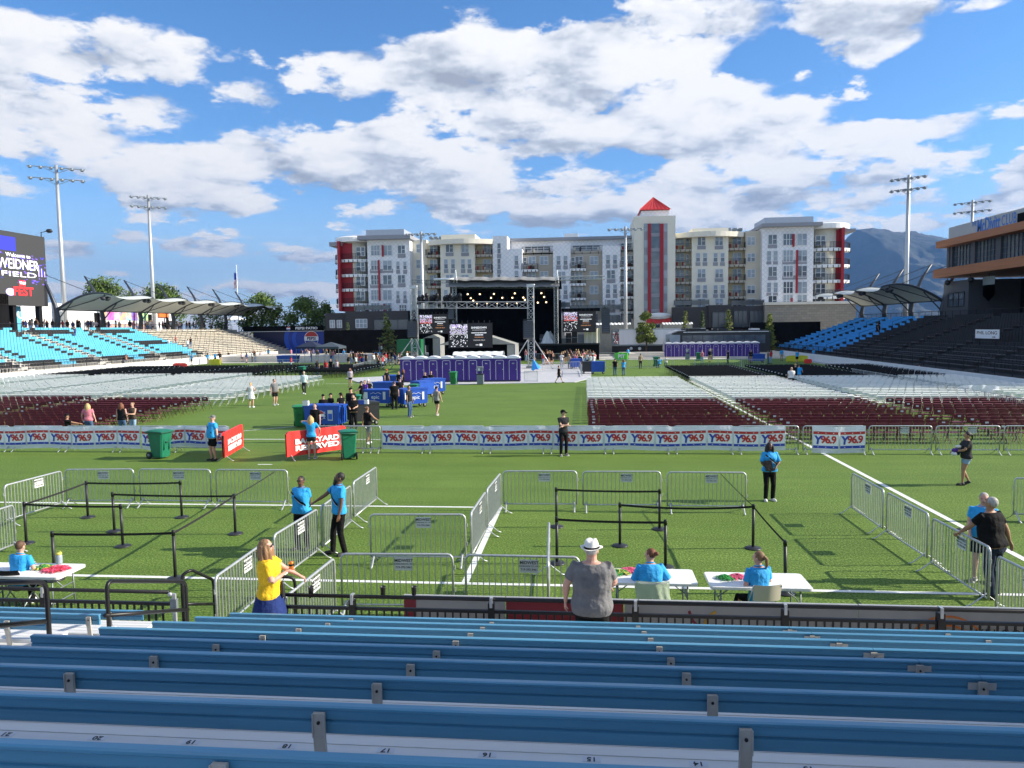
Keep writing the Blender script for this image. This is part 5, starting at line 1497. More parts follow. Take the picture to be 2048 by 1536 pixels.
BT(640, 1016, 702, 971, 'slanting steel barrier behind the bearded man', group=GB)
BT(705, 966, 753, 934, 'slanting steel barrier farthest up the row right of the bearded man', group=GB)
BT(565, 1200, 670, 1116, 'slanting steel barrier right of the woman in yellow', group=GB)
BT(735, 1030, 935, 1030, 'lone steel barrier across the middle of the grass left of the white line', group=GB)
BT(676, 1109, 911, 1110, 'front row steel barrier with a sign, left one of two', group=GB)
BT(925, 1111, 1164, 1116, 'front row steel barrier with a sign, reaching the man in the white hat', group=GB)
BT(941, 1028, 971, 984, 'steel barrier on the white line, nearer one of the pair', group=GB)
BT(973, 981, 1001, 947, 'steel barrier on the white line, farther one of the pair', group=GB)
BT(1003, 943, 1157, 943, 'steel barrier of the right pen back row, left one of three', group=GB)
BT(1162, 944, 1325, 944, 'steel barrier of the right pen back row, middle one of three', group=GB)
BT(1331, 945, 1496, 946, 'steel barrier of the right pen back row, right one with a cord tied to it', group=GB)
BT(1096, 1128, 1098, 1043, 'steel barrier seen end on left of the right belt posts', group=GB)
BT(1703, 946, 1769, 982, 'steel barrier of the right diagonal row, farthest one', group=GB)
BT(1773, 985, 1859, 1030, 'steel barrier of the right diagonal row, second from the far end', group=GB)
BT(1863, 1036, 1984, 1099, 'steel barrier the man in black leans over', group=GB)
BT(1993, 1112, 2130, 1180, 'steel barrier in the lower right corner right of the man in black', group=GB)
BT(2026, 957, 2160, 960, 'steel barrier at the right picture edge above the man in black', group=GB)
YB = G(1127, 852.5, 1.07).y
xe = G(1609, 856, 1.07).x
k = 0
RB = 'steel barriers of the long row carrying the radio banners'
def rowbar(x0, x1, label): return barrier((x0, YB), (x1, YB), label, group=RB, sg=(x0 > xe + 1))
x = xe
while x > G(762, 853, 1.07).x - 2.5:
    rowbar(x - 2.42, x - .02, 'steel barrier behind the long radio banner in the middle'); x -= 2.44
xl = G(462, 852, 1.07).x
for k in range(7): rowbar(xl - 2.42 - 2.44 * k, xl - .02 - 2.44 * k, 'steel barrier behind the left radio banner')
for k, l in enumerate(('steel barrier behind the small two panel radio banner', 'steel barrier right of the small radio banner', 'steel barrier behind the walking woman in shorts', 'steel barrier at the right end of the banner row', 'steel barrier past the right end of the banner row')):
    rowbar(xe + .04 + 2.44 * k, xe + 2.44 * (k + 1), l)

def star(b, x, z, r, y, mt):
    pts = []
    for i in range(10):
        a = PI / 2 + i * PI / 5; q = r if i % 2 == 0 else r * .42
        pts.append((x + q * math.cos(a), y, z + q * math.sin(a)))
    b.add(pts, [tuple(range(10))[::-1]], mt)
def radiobanner(label, x0, x1, Yp, pitch=1.0, wave=.018, seed=0, z0=.13, z1=1.10, sag=None):
    t = thing('banner', label, 'banner', (x0, Yp, 0), 0, None)
    L_ = x1 - x0; n = max(1, round(L_ / pitch)); pw = L_ / n
    w = lambda x: wave * math.sin(x * 2.6 + seed) + wave * .6 * math.sin(x * 6.1 + seed * 2)
    def top(x): return z1 - .02 * abs(math.sin(x * 1.28 + seed))
    def zz(x, f): return z0 + .02 * math.sin(x * 1.9 + seed) + (top(x) - z0) * f
    dk = lambda x, f: (sag(x, f) if sag else 0)
    b = MB()
    b.grid(lambda u, v_: (L_ * u, w(L_ * u) - .03 * math.sin(v_ * PI) * (1 + .5 * math.sin(L_ * u * 9)), zz(L_ * u, v_) - dk(L_ * u, v_)), int(L_ * 12), 8, M['vinyl'])
    b.build('sheet', t)
    for i in range(n):
        xc = pw * (i + .5); q = MB(); hw = pw * .46
        def strip(za, zb, mt, off=.04):
            m_ = 6
            q.grid(lambda u, v_: (xc - hw + 2 * hw * u, w(xc - hw + 2 * hw * u) - .03 - off - .012, zz(xc - hw + 2 * hw * u, za + (zb - za) * v_) - dk(xc - hw + 2 * hw * u, za)), m_, 1, mt)
        strip(.15, .86, M['vinyl_white'], .006); strip(.70, .80, M['vinyl_red'], .014); strip(.18, .28, M['vinyl_blue'], .014)
        tv, tf = textgeo('Y', .035, .002, 'CENTER', 1.0, .12); 
        def put(txt, xo, s, mt, zc, sx):
            vs, fs = textgeo(txt, .035, .002, 'CENTER', .88, .12 if txt == 'Y' else 0)
            out = []
            for (vx, vy, vz) in vs:
                X = xc + xo + vx * s * sx
                out.append((X, w(X) - .03 - .03 - vz * s, zz(X, zc) + vy * s - dk(X, zc)))
            q.add(out, fs, mt)
        put('Y', -hw * .66, .44, M['vinyl_blue'], .47, 1.0); put('96.9', hw * .22, .385, M['vinyl_red'], .495, .98)
        for dx in (-.62, 0, .62):
            for zc, mm in ((.75, 'vinyl_white'), (.23, 'vinyl_white')):
                X = xc + hw * dx; star(q, X, zz(X, zc) - dk(X, zc), .028, w(X) - .062, M[mm])
        q.build('logo_panel', t)
    return t
xa = G(-190, 850, 1.07).x
radiobanner('long radio banner with red and blue logo panels on the left barriers', xa, G(285, 852, 1.07).x, YB - .045, 1.0, seed=1)
radiobanner('wrinkled radio banner sagging behind the green bin and the man in a cap', G(285, 852, 1.07).x + .05, G(461, 852, 1.07).x, YB - .055, 1.0, seed=4, wave=.035, sag=lambda x, f: .10 * math.exp(-((x - 2.6) / .9) ** 2) * (1 - f) * -1 + .04 * math.sin(x * 3) * (1 - f))
radiobanner('longest radio banner stretched along the barriers across the middle', G(763, 853, 1.07).x, G(1578, 856, 1.07).x, YB - .045, 1.0, seed=2, wave=.014)
radiobanner('small radio banner of two panels on the right barriers', G(1634, 857, 1.07).x, G(1744, 857, 1.07).x, YB - .045, 1.05, seed=3, wave=.02, z0=.05)
def redbanner(label, p, q, words, z0=.16, z1=1.12):
    p = V((p[0], p[1], 0)); q = V((q[0], q[1], 0)); d = q - p; L_ = d.length; ang = math.atan2(d.y, d.x)
    b0 = barrier(p, q, label.replace('banner', 'covered steel barrier'), sg=False)
    t = thing('banner', label, 'banner', p, ang)
    b = MB()
    w = lambda x: .012 * math.sin(x * 14)
    def pf(u, v_):
        x = -.04 + (L_ + .08) * u; e = min(u, 1 - u) * L_; zt = z1 - .10 * max(0, 1 - e / .14) ** 2
        return (x, -.05 + w(x), z0 + (zt - z0) * v_)
    b.grid(pf, 60, 6, M['red_banner']); b.grid(lambda u, v_: tuple(V(pf(u, v_)) + V((0, .10, 0))), 40, 4, M['red_banner'])
    b.grid(lambda u, v_: tuple(V(pf(u, 1)) + V((0, .10 * v_, 0))), 40, 1, M['red_banner']); b.build('sheet', t)
    b = MB()
    for i, wd in enumerate(words):
        vs, fs = textgeo(wd, .045, .003, 'CENTER', 1.0)
        W_ = max(v[0] for v in vs) - min(v[0] for v in vs); s = .27; sx = L_ * .76 / (W_ * s); zc = z0 + (z1 - z0) * (.56 - i * .27)
        b.add([(L_ / 2 + x * s * sx, -.075 + w(L_ / 2 + x * s * sx) - z * s, zc + y * s) for x, y, z in vs], fs, M['vinyl_white'])
    b.build('lettering', t)
a0 = G(450, 922); a1 = G(484, 903)
redbanner('red backyard reserved banner on the barrier right of the man in a cap', G(448, 924), G(485, 901), ['BACKYARD', 'RESERVED'])
redbanner('red backyard reserved banner behind the blonde woman in blue', G(575, 922), G(690, 905), ['BACKYARD', 'RESERVED'])
BT(697, 853, 762, 853, 'bare steel barrier between the green bin and the longest radio banner', sg=False)

FARB = 'far steel barriers round the stage area'
def run(pts, label):
    w = [G(x, y) for x, y in pts]
    for a, b in zip(w, w[1:]):
        n = max(1, round((b - a).length / 2.4))
        for i in range(n):
            p, q = a.lerp(b, i / n), a.lerp(b, (i + 1) / n); c = (p + q) / 2; d = q - p
            m_ = MB(); barrier_geo_lite(m_, (0, 0, 0), 0, d.length - .06); o = m_.build('crowd_barrier'); o.location = c; o.rotation_euler = (0, 0, math.atan2(d.y, d.x))
            setp(o, label, 'crowd barrier', label + ' row')
run([(707, 748), (762, 732), (815, 727)], 'small steel barrier of the slanting run left of the near purple toilets')
run([(500, 735), (700, 733)], 'small steel barrier behind the black chairs on the left')
run([(415, 722), (600, 722), (700, 722)], 'distant steel barrier in front of the far left food tents')
run([(1048, 766), (1076, 766)], 'small steel barrier round the foot of the right tower')
run([(1085, 744), (1160, 742), (1164, 755)], 'small steel barrier right of the right tower before the crowd')
run([(1210, 737), (1345, 737), (1530, 737)], 'small steel barrier before the right row of purple toilets')
run([(1060, 722), (1230, 719)], 'distant steel barrier between the stage and the crowd')
run([(1705, 762), (1805, 783), (1930, 812), (2060, 842)], 'steel barrier along the foot of the right black seats')

GS = 'black retractable belt posts of the queue lanes'
def stan_mesh():
    b = MB(); b.lathe([(.18, 0), (.18, .015), (.165, .028), (.05, .042), (.035, .05)], M['black_plastic'], 24); bm = b.mesh('base')
    p = MB(); p.lathe([(.032, .04), (.032, .93)], M['black_plastic'], 14); pm = p.mesh('post')
    c = MB(); c.lathe([(.037, .90), (.037, 1.0), (.025, 1.012)], M['black_metal'], 14); cm = c.mesh('belt_head')
    return bm, pm, cm
_sm = stan_mesh()
def stanchion(px, py, label):
    g = G(px, py); t = thing('belt_post', label, 'queue post', g, 0, GS)
    for n, me in zip(('base', 'post', 'belt_head'), _sm):
        o = bpy.data.objects.new(n, me); C.objects.link(o); o.parent = t
    t.rotation_euler = (R(random.uniform(-1, 1)), R(random.uniform(-1.5, 1.5)), 0)
    return t, g
def belt(t, a, b, sag=.03, z0=.95, z1=.95, w=.048):
    m_ = MB(); d = V((b[0] - a[0], b[1] - a[1], 0)); n = d.normalized().cross(V((0, 0, 1)))
    def f(u, v_):
        p = V((a[0], a[1], 0)).lerp(V((b[0], b[1], 0)), u) - V((a[0], a[1], 0)); z = z0 + (z1 - z0) * u - sag * 4 * u * (1 - u)
        return (p.x, p.y, z + w * (v_ - .5))
    m_.grid(f, 16, 1, M['black_cloth'])
    k = len(m_.v); m_.grid(lambda u, v_: tuple(V(f(u, v_)) + n * .003), 16, 1, M['black_cloth'])
    o = m_.build('belt', t); t.rotation_euler = (0, 0, 0); return o
P = {}
for k, x, y, l in (('A', 176, 1035, 'back left black belt post of the left pen'), ('B', 364, 1035, 'back right black belt post of the left pen'), ('Cc', 229, 1063, 'black belt post in the left pen half hidden behind another post'),
                   ('Dd', 246, 1093, 'black belt post in the middle of the left pen'), ('E', 471, 1068, 'right hand black belt post of the left pen with two long belts'), ('F', 53, 1087, 'leftmost black belt post of the left pen'),
                   ('Gg', 110, 1160, 'nearest left black belt post behind the white table'), ('H', 351, 1158, 'nearest black belt post of the left pen by the stair rail'),
                   ('I', 1113, 1054, 'back left black belt post of the right pen'), ('J', 1319, 1059, 'back middle black belt post of the right pen'), ('K', 1240, 1092, 'black belt post in the centre of the right pen'),
                   ('L', 1506, 1097, 'right hand black belt post of the right pen with a cord to the barrier'), ('Mm', 1114, 1127, 'black belt post left of the man in the white hat'), ('Nn', 1331, 1135, 'black belt post right behind the seated woman with a bun'),
                   ('O', 1571, 1187, 'black belt post behind the right end of the right table')):
    P[k] = stanchion(x, y, l)
for a, b in (('A', 'B'), ('F', 'A'), ('F', 'Dd'), ('Cc', 'E'), ('H', 'E'), ('Gg', 'H'), ('I', 'J'), ('K', 'L'), ('Mm', 'Nn'), ('L', 'O')): belt(P[a][0], P[a][1], P[b][1], sag=.02 if a != 'K' else .06)
q = G(549, 942, 1.07); belt(P['E'][0], P['E'][1], q, .02, .95, 1.05, .03)
q = G(1441, 946, 1.07); belt(P['L'][0], P['L'][1], q, .01, .95, 1.05, .02)

def bin_thing(label, px, py, rz=0, h=1.08, mt='green_bin', group=None, at=None, stripe=False):
    g = at or G(px, py); t = thing('wheeled_bin', label, 'wheeled bin', g, rz, group); s = h / 1.08
    t.scale = (s, s, s)
    b = MB(); m_ = M[mt]
    lv = [(.0, .22, .25), (.06, .235, .26), (.5, .26, .31), (.9, .285, .36), (.93, .31, .39), (.97, .31, .39)]
    vs = []; fs = []
    for z, hx, hy in lv:
        c_ = .05
        ring = [(-hx + c_, -hy), (hx - c_, -hy), (hx, -hy + c_), (hx, hy - c_), (hx - c_, hy), (-hx + c_, hy), (-hx, hy - c_), (-hx, -hy + c_)]
        vs += [(x, y, z + .06) for x, y in ring]
    for i in range(len(lv) - 1):
        for k_ in range(8): fs.append((i * 8 + k_, i * 8 + (k_ + 1) % 8, (i + 1) * 8 + (k_ + 1) % 8, (i + 1) * 8 + k_))
    fs.append(tuple(range(8))[::-1]); b.add(vs, fs, m_)
    for x in (-.12, .12): b.box((x - .015, -.345, .35), (x + .015, -.30, .80), m_)
    b.box((-.07, -.375, .62), (.07, -.31, .66), M['dark_lid'])
    b.build('body', t)
    l = MB()
    l.grid(lambda u, v_: (-.33 + .66 * u, -.42 + .84 * v_, 1.04 + .055 * (1 - (2 * u - 1) ** 4) * (1 - (2 * v_ - 1) ** 4) + .02 * v_), 14, 10, M[mt])
    l.box((-.33, -.42, .995), (.33, .42, 1.04), M['dark_lid'])
    l.tube([(-.26, .40, 1.0), (-.26, .50, 1.0), (.26, .50, 1.0), (.26, .40, 1.0)], .018, M['dark_lid'], n=6); l.build('lid', t)
    for s_ in (-1, 1):
        w = MB(); T = Matrix.Translation((s_ * .27, .30, .13)) @ Matrix.Rotation(PI / 2, 4, 'Y')
        w.lathe([(.10, -.03), (.13, -.022), (.13, .022), (.10, .03)], M['tyre'], 18, T); w.lathe([(.07, s_ * .031), (.02, s_ * .036)], M['galv_dark'], 10, T); w.build('wheel', t)
    if stripe:
        q = MB(); q.box((-.262, -.32, .15), (-.255, -.29, .85), M['vinyl_white']); q.text('WM', .12, M['vinyl_white'], upright((.0, -.365, .86)), bold=.02); q.build('decal', t)
    return t
bin_thing('green wheeled bin left of the man in a cap before the left radio banner', 322, 916, R(75), 1.13)
bin_thing('green wheeled bin at the right end of the red banner', 697, 917, R(205), 1.12)
bin_thing('bright green lidded bin at the left end of the nearest blue drinks cart', 600, 853, R(20), 1.12, 'green_bin2')
bin_thing('green bin right behind the big man with the beard at the black cart', 712, 826, R(10), 1.1)
bin_thing('green wheeled bin standing alone before the near purple toilets', 907, 769, R(0), 1.15, 'green_bin2')
bin_thing('dark green bin at the back end of the left white chairs', 605, 754, R(0), 1.15)
bin_thing('dark green bin among the workers at the far blue carts', 828, 799, R(0), 1.1)
bin_thing('dark green bin left of the right row of purple toilets', 1312, 733, 0, 1.2)
bin_thing('dark green bin before the middle of the right row of toilets', 1397, 722, 0, 1.2)
def washer(label, px, py, rz=0):
    g = G(px, py); t = thing('hand_wash_station', label, 'wash station', g, rz)
    b = MB(); b.prism([(-.28, -.25), (.28, -.25), (.30, .25), (-.30, .25)], .05, .88, M['galv_dark']); b.box((-.31, -.28, .88), (.31, .28, .96), M['black_plastic']); b.build('basin', t)
    b = MB(); b.box((-.05, -.02, .96), (.05, .06, 1.2), M['black_plastic']); b.box((-.24, -.10, 1.2), (.24, .14, 1.52), M['galv_dark']); b.box((-.2, -.12, 1.24), (-.02, -.10, 1.45), M['white_plastic']); b.box((-.26, -.12, 1.52), (.26, .16, 1.60), M['alu']); b.build('dispenser', t)
washer('grey hand washing station standing before the near purple toilets', 961, 769)
washer('grey hand washing station behind the workers at the far blue cart', 869, 763)
washer('grey hand washing station before the third toilet of the right row', 1375, 720)
washer('grey hand washing station before the middle toilets of the right row', 1421, 720)
def toilet_meshes():
    b = MB(); b.box((-.55, -.55, .1), (.55, .55, 2.02), M['purple'])
    for s in (-1, 1):
        for k in range(3): b.box((s * .55 - .012, -.4 + k * .3, .25), (s * .55 + .012, -.25 + k * .3, 1.9), M['purple_lt' if 0 else 'purple'])
        b.box((s * .55 - .03, -.58, .1), (s * .55 + .03, -.54, 2.02), M['purple'])
    base = MB(); base.box((-.56, -.60, 0), (.56, .56, .1), M['black_plastic'])
    d = MB(); pts = [(-.33, .16), (-.33, 1.72)] + [(-.33 + .12 - .12 * math.cos(a), 1.72 + .12 * math.sin(a)) for a in (R(30), R(60), R(90))] + [(.33 - .12 + .12 * math.sin(a), 1.72 + .12 * math.cos(a)) for a in (0, R(30), R(60), R(90))] + [(.33, .16)]
    d.tube([(x, -.565, z) for x, z in pts], .016, M['roof_white'], n=5)
    n = len(pts); d.add([(x, -.556, z) for x, z in pts], [tuple(range(n))[::-1]], M['purple'])
    sgn = MB(); sgn.box((-.10, -.572, 1.50), (.10, -.56, 1.60), M['galv_dark']); sgn.box((-.09, -.575, 1.56), (.09, -.571, 1.58), M['roof_white'])
    h = MB(); h.box((.24, -.59, 1.0), (.29, -.56, 1.1), M['galv'])
    r = MB()
    def f(u, v_):
        x = -.60 + 1.2 * u; return (x, -.62 + 1.2 * v_, 2.02 + .20 * math.sin(PI * min(1, max(0, u))) ** .7 + .04 * math.sin(PI * v_))
    r.grid(f, 16, 4, M['roof_white'])
    k = [f(i / 16, 0) for i in range(17)]; r.add(k + [(.6, -.62, 1.98), (-.6, -.62, 1.98)], [tuple(range(19))], M['roof_white'])
    k = [f(i / 16, 1) for i in range(17)]; r.add(k + [(.6, .58, 1.98), (-.6, .58, 1.98)], [tuple(range(19))[::-1]], M['roof_white'])
    return [b.mesh('cabin'), base.mesh('base'), d.mesh('door'), sgn.mesh('sign'), h.mesh('latch'), r.mesh('roof')]
_tm = toilet_meshes()
def toilets(x0, py, n, pitch, label, group, s=1.03):
    g = G(*x0)
    for i in range(n):
        t = thing('portable_toilet', label(i), 'portable toilet', (g.x + pitch * (i + .5), g.y + .6, 0.045), 0, group); t.scale = (s, s, s * 1.02)
        dd = None
        for nm, me in zip(('cabin', 'base', 'door', 'sign', 'latch', 'roof'), _tm):
            o = bpy.data.objects.new(nm, me); C.objects.link(o)
            if nm == 'door': dd = o
            o.parent = dd if nm in ('sign', 'latch') else t
NTH = ['first', 'second', 'third', 'fourth', 'fifth', 'sixth', 'seventh', 'eighth', 'ninth', 'tenth', 'eleventh', 'twelfth']
pr = (G(1040, 764).x - G(819, 760).x) / 9
g0 = G(1040, 764)
g1_ = G(819, 760)
def near_t():
    for i in range(9):
        t = thing('portable_toilet', NTH[i] + ' purple toilet from the left in the near row with white roofs', 'portable toilet', (g1_.x + pr * (i + .5), g0.y + .6, .045), 0, 'purple toilets of the near row')
        t.scale = (pr / 1.13, 1.03, 1.08)
        for nm, me in zip(('cabin', 'base', 'door', 'sign', 'latch', 'roof'), _tm):
            o = bpy.data.objects.new(nm, me); C.objects.link(o)
            if nm == 'door': dd = o
            o.parent = dd if nm in ('sign', 'latch') else t
near_t()
g2 = G(1330, 716); p2 = (G(1529, 716).x - g2.x) / 12
toilets((1330, 716), 0, 12, p2, lambda i: NTH[i] + ' purple toilet from the left in the far right row before the bus', 'purple toilets of the far right row', p2 / 1.14)
g3 = G(683, 713); p3 = (G(775, 713).x - g3.x) / 6
toilets((683, 713), 0, 6, p3, lambda i: NTH[i] + ' purple toilet from the left in the far left row of six', 'purple toilets of the far left row', p3 / 1.14)

def chair_meshes(mt, tag=True, metal='galv_dark'):
    c = M[mt]; s = MB(); s.prism([(-.20, .0), (.20, .0), (.215, .38), (-.215, .38)], .425, .45, c)
    b = MB(); b.grid(lambda u, v_: (-.215 + .43 * u, -.06 - .03 * math.sin(PI * u) - .03 * v_, .60 + .23 * v_ - .03 * abs(2 * u - 1) ** 4 * (1 if v_ > .5 else 0)), 8, 3, c)
    b.grid(lambda u, v_: (.215 - .43 * u, -.045 - .03 * math.sin(PI * u) - .03 * v_, .60 + .23 * v_ - .03 * abs(2 * u - 1) ** 4 * (1 if v_ > .5 else 0)), 8, 3, c)
    f = MB()
    for x in (-.225, .225):
        f.tube([(x, .42, 0), (x, -.10, .86)], .011, M[metal], n=5); f.tube([(x * .95, -.10, 0), (x * .95, .32, .43)], .011, M[metal], n=5)
    f.tube([(-.225, -.10, .86), (.225, -.10, .86)], .011, M[metal], n=5); f.tube([(-.21, -.03, .14), (.21, -.03, .14)], .008, M[metal], n=4); f.tube([(-.22, .33, .15), (.22, .33, .15)], .008, M[metal], n=4)
    tg = MB(); tg.box((-.065, -.115, .70), (.065, -.108, .78), M['chair_tag'])
    return s.mesh('seat'), b.mesh('backrest'), f.mesh('frame'), tg.mesh('seat_tag')
def chair_lite(b, mt, p, a, metal):
    T = rotT(p, a); c = M[mt]
    b.add([(-.20, 0, .44), (.20, 0, .44), (.21, .38, .45), (-.21, .38, .45)], [(0, 1, 2, 3)], c, False, T)
    b.add([(-.20, -.055, .58), (.20, -.055, .58), (.20, -.09, .79), (.14, -.095, .825), (-.14, -.095, .825), (-.20, -.09, .79)], [(0, 1, 2, 3, 4, 5)], c, False, T)
    for x in (-.225, .225):
        b.add([(x, .42, 0), (x + .015, .42, 0), (x + .015, -.1, .86), (x, -.1, .86)], [(0, 1, 2, 3)], M[metal], False, T)
        b.add([(x, -.1, 0), (x + .015, -.1, 0), (x + .015, .32, .43), (x, .32, .43)], [(0, 1, 2, 3)], M[metal], False, T)
    b.add([(-.235, -.12, .845), (.235, -.12, .845), (.235, -.085, .87), (-.235, -.085, .87)], [(0, 1, 2, 3)], c, False, T)
ROWS = []
y = YB + 2.0
def rows(y0, n, p=1.15): return [y0 + p * i for i in range(n)]
Ym = G(1400, 847, .84).y
mar = rows(Ym, 4) + rows(Ym + 4 * 1.15 + .75, 6)
wh = rows(mar[-1] + 1.2, 16)
bl = rows(wh[-1] + 1.7, 15)
bl2 = rows(wh[-1] + 1.7, 15)
CH = {'maroon': [], 'white': [], 'black': []}
def block(x0, n, m_, w_, b_, skew=0.0, p=.495):
    for kind, ys in (('maroon', m_), ('white', w_), ('black', b_)):
        for y in ys:
            for i in range(n):
                j = random.Random(int(x0 * 100 + y * 37 + i * 7)); e = i in (0, n - 1)
                CH[kind].append((x0 + i * p + skew * (y - Ym) + j.uniform(-.025, .025), y + j.uniform(-.05, .05), j.uniform(-.08, .08), e))
xA = G(1180, 890).x + .2
block(xA, 15, mar, wh, [])
block(xA + 8.35, 14, mar, wh, bl); block(xA + 16.5, 14, mar, wh, bl); block(xA + 24.6, 9, mar[:], wh, bl)
lm = rows(Ym + .6, 13); lw = rows(lm[-1] + 1.2, 21); lb = rows(lw[-1] + 1.4, 15)
xD = -23.6
block(xD - 15 * .495, 15, lm[:-1], lw[:-4], lb[3:]); block(xD - 16.2, 15, lm, lw, lb); block(xD - 24.7, 15, lm, lw, lb); block(xD - 33.0, 14, lm, lw, lb)
LABC = {'maroon': ('maroon_chair', 'maroon_chair', 'maroon folding chair set out in the rows nearest the radio banners'), 'white': ('white_chair', 'white_paint', 'white folding chair set out in the rows behind the maroon ones'), 'black': ('black_chair', 'black_metal', 'black folding chair')}
CM_ = {k: chair_meshes(v[0], True, v[1]) for k, v in LABC.items() if k != 'black'}
def vis(c):
    v = CR.transposed() @ (V((c[0], c[1], .5 - CAMZ))); return abs(v.x / -v.z) < 1030 / FPX
seen = sorted([c + (k,) for k in CH for c in CH[k] if vis(c)], key=lambda c: c[1])
far = MB()
for i, c in enumerate(seen):
    mt, metal, lab = LABC[c[4]]
    if i < 300:
        ms = CM_[c[4]]
        t = thing('folding_chair', lab, 'folding chair', (c[0], c[1], 0), c[2], 'rows of ' + c[4] + ' folding chairs')
        for nm, me in zip(('seat', 'backrest', 'frame'), ms):
            o = bpy.data.objects.new(nm, me); C.objects.link(o); o.parent = t
        if c[3]: o = bpy.data.objects.new('seat_tag', ms[3]); C.objects.link(o); o.parent = t
    else:
        chair_lite(far, mt, (c[0], c[1], 0), c[2], metal)
        if c[3]: far.box((-.065, -.115, .70), (.065, -.108, .78), M['chair_tag'], rotT((c[0], c[1], 0), c[2]))
setp(far.build('folding_chairs'), 'farther rows of maroon, white and black folding chairs', 'folding chairs', kind='stuff')

def cart(label, px, py, rz=0, L_=1.9, W_=.95, H=1.12, mt='blue_cart', art=None, lid=True):
    g = G(px, py); t = thing('drinks_cart', label, 'wheeled cart', g, rz); h = L_ / 2
    b = MB()
    P8 = [(-h * .93, -W_ / 2 * .93, .25), (h * .93, -W_ / 2 * .93, .25), (h * .93, W_ / 2 * .93, .25), (-h * .93, W_ / 2 * .93, .25), (-h, -W_ / 2, H), (h, -W_ / 2, H), (h, W_ / 2, H), (-h, W_ / 2, H)]
    b.add(P8, [(0, 3, 2, 1), (0, 1, 5, 4), (1, 2, 6, 5), (2, 3, 7, 6), (3, 0, 4, 7), (4, 5, 6, 7)], M[mt])
    b.box((-h - .03, -W_ / 2 - .03, H - .06), (h + .03, W_ / 2 + .03, H + .02), M[mt])
    for s in (-1, 1):
        for k_ in range(4):
            y = -W_ * .36 + W_ * .24 * k_; b.box((s * h * .975 - .03, y - .04, .30), (s * h * .975 + .03, y + .04, H - .1), M[mt])
    b.build('body', t)
    l = MB(); l.grid(lambda u, v_: (-h + L_ * u, -W_ / 2 + W_ * v_, H + .03 + .05 * math.sin(PI * u) ** .5 * math.sin(PI * v_) ** .5), 12, 8, M['blue_cart' if mt == 'blue_cart' else mt]); l.build('lid', t)
    for sx_ in (-1, 1):
        for sy in (-1, 1):
            w = MB(); T = Matrix.Translation((sx_ * h * .78, sy * W_ * .36, .12)) @ Matrix.Rotation(PI / 2, 4, 'X')
            w.lathe([(.08, -.03), (.12, -.022), (.12, .022), (.08, .03)], M['tyre'], 14, T); w.lathe([(.06, .031), (.02, .035)], M['alu'], 10, T); w.box((sx_ * h * .78 - .03, sy * W_ * .36 - .06, .12), (sx_ * h * .78 + .03, sy * W_ * .36 + .06, .27), M['alu']); w.build('wheel', t)
    if art:
        q = MB(); ys = -W_ / 2 - .012
        T = Matrix.Rotation(R(-2.7), 4, 'X')
        if art == 'pepsi':
            roundlogo('logo', t, -.05, ys - .01, .72, .24, False); q.box((.35, ys - .01, .45), (.62, ys, .98), M['chair_tag']); q.box((.38, ys - .02, .50), (.59, ys - .011, .80), M['logo_blue2']); q.text('PEPSI', .16, M['vinyl_white'], upright((.17, ys - .012, .72)) @ Matrix.Rotation(PI / 2, 4, 'Z'), bold=.01)
        else:
            q.box((-h * .9, ys - .01, .55), (-h * .55, ys, .98), M['vinyl']); q.text('epic', .34, M['vinyl_white'], upright((-.02, ys - .012, .66)), bold=.0); q.tube([(-.35, ys - .012, .86), (-.15, ys - .012, .95), (0, ys - .012, .88), (.15, ys - .012, .96), (.38, ys - .012, .86)], .012, M['vinyl_white'], n=4); q.box((h * .5, ys - .01, .5), (h * .68, ys, 1.0), M['chair_tag'])
        q.build('poster', t)
    return t
cart('nearest blue drinks cart with a round red white and blue logo', 652, 856, R(-6), art='pepsi', H=1.18, L_=1.95)
cart('black ribbed cart right of the nearest blue cart', 727, 850, R(32), 1.5, .95, 1.2, 'black_plastic')
cart('blue cart lettered epic in the middle of the carts', 757, 813, R(-4), 1.95, .95, 1.1, art='epic')
cart('blue cart just behind the one lettered epic', 772, 796, R(-3), 1.7, .9, 1.15)
cart('blue cart with a white poster left of the walking woman in a patterned top', 826, 814, R(38), 1.7, .95, 1.2, art='epic')
cart('blue cart behind the far green bin', 845, 795, R(60), 1.6, .9, 1.2)
cart('blue cart farthest to the right in front of the purple toilets', 866, 789, R(35), 1.7, .95, 1.2, art='epic')
cart('blue cart of the farthest workers left of the toilets', 786, 777, R(0), 1.5, .9, 1.1)
cart('distant blue cooler cart with a round logo by the left food tents', 577, 727, 0, 3.2, 1.2, 1.2)
cart('black cart at the left of the pit entrance table', 1176, 748, 0, 1.2, .9, 1.3, 'black_plastic')
cart('dark blue cart at the pit entrance table', 1196, 748, 0, 1.4, .9, 1.3)
cart('blue cart behind the pit entrance barrier', 1152, 738, 0, 1.2, .9, 1.2)
cart('blue table cart before the right end of the right toilet row', 1513, 725, 0, 2.0, 1.0, 1.1)
def smallbox(label, name, cat, px, py, z, sz, mt, rz=0):
    g = G(px, py, z); b = MB(); b.box((-sz[0] / 2, -sz[1] / 2, 0), (sz[0] / 2, sz[1] / 2, sz[2]), M[mt]); b.box((-sz[0] * .42, -sz[1] * .42, sz[2]), (sz[0] * .42, sz[1] * .42, sz[2] + .02), M['galv_dark'])
    o = b.build(name); o.location = g; o.rotation_euler = (0, 0, rz); return setp(o, label, cat)
smallbox('white napkin box on the back corner of the nearest blue cart', 'napkin_box', 'box', 612, 811, 1.2, (.28, .2, .24), 'white_plastic')
smallbox('white box on the black ribbed cart', 'napkin_box', 'box', 732, 808, 1.24, (.25, .2, .22), 'white_plastic')
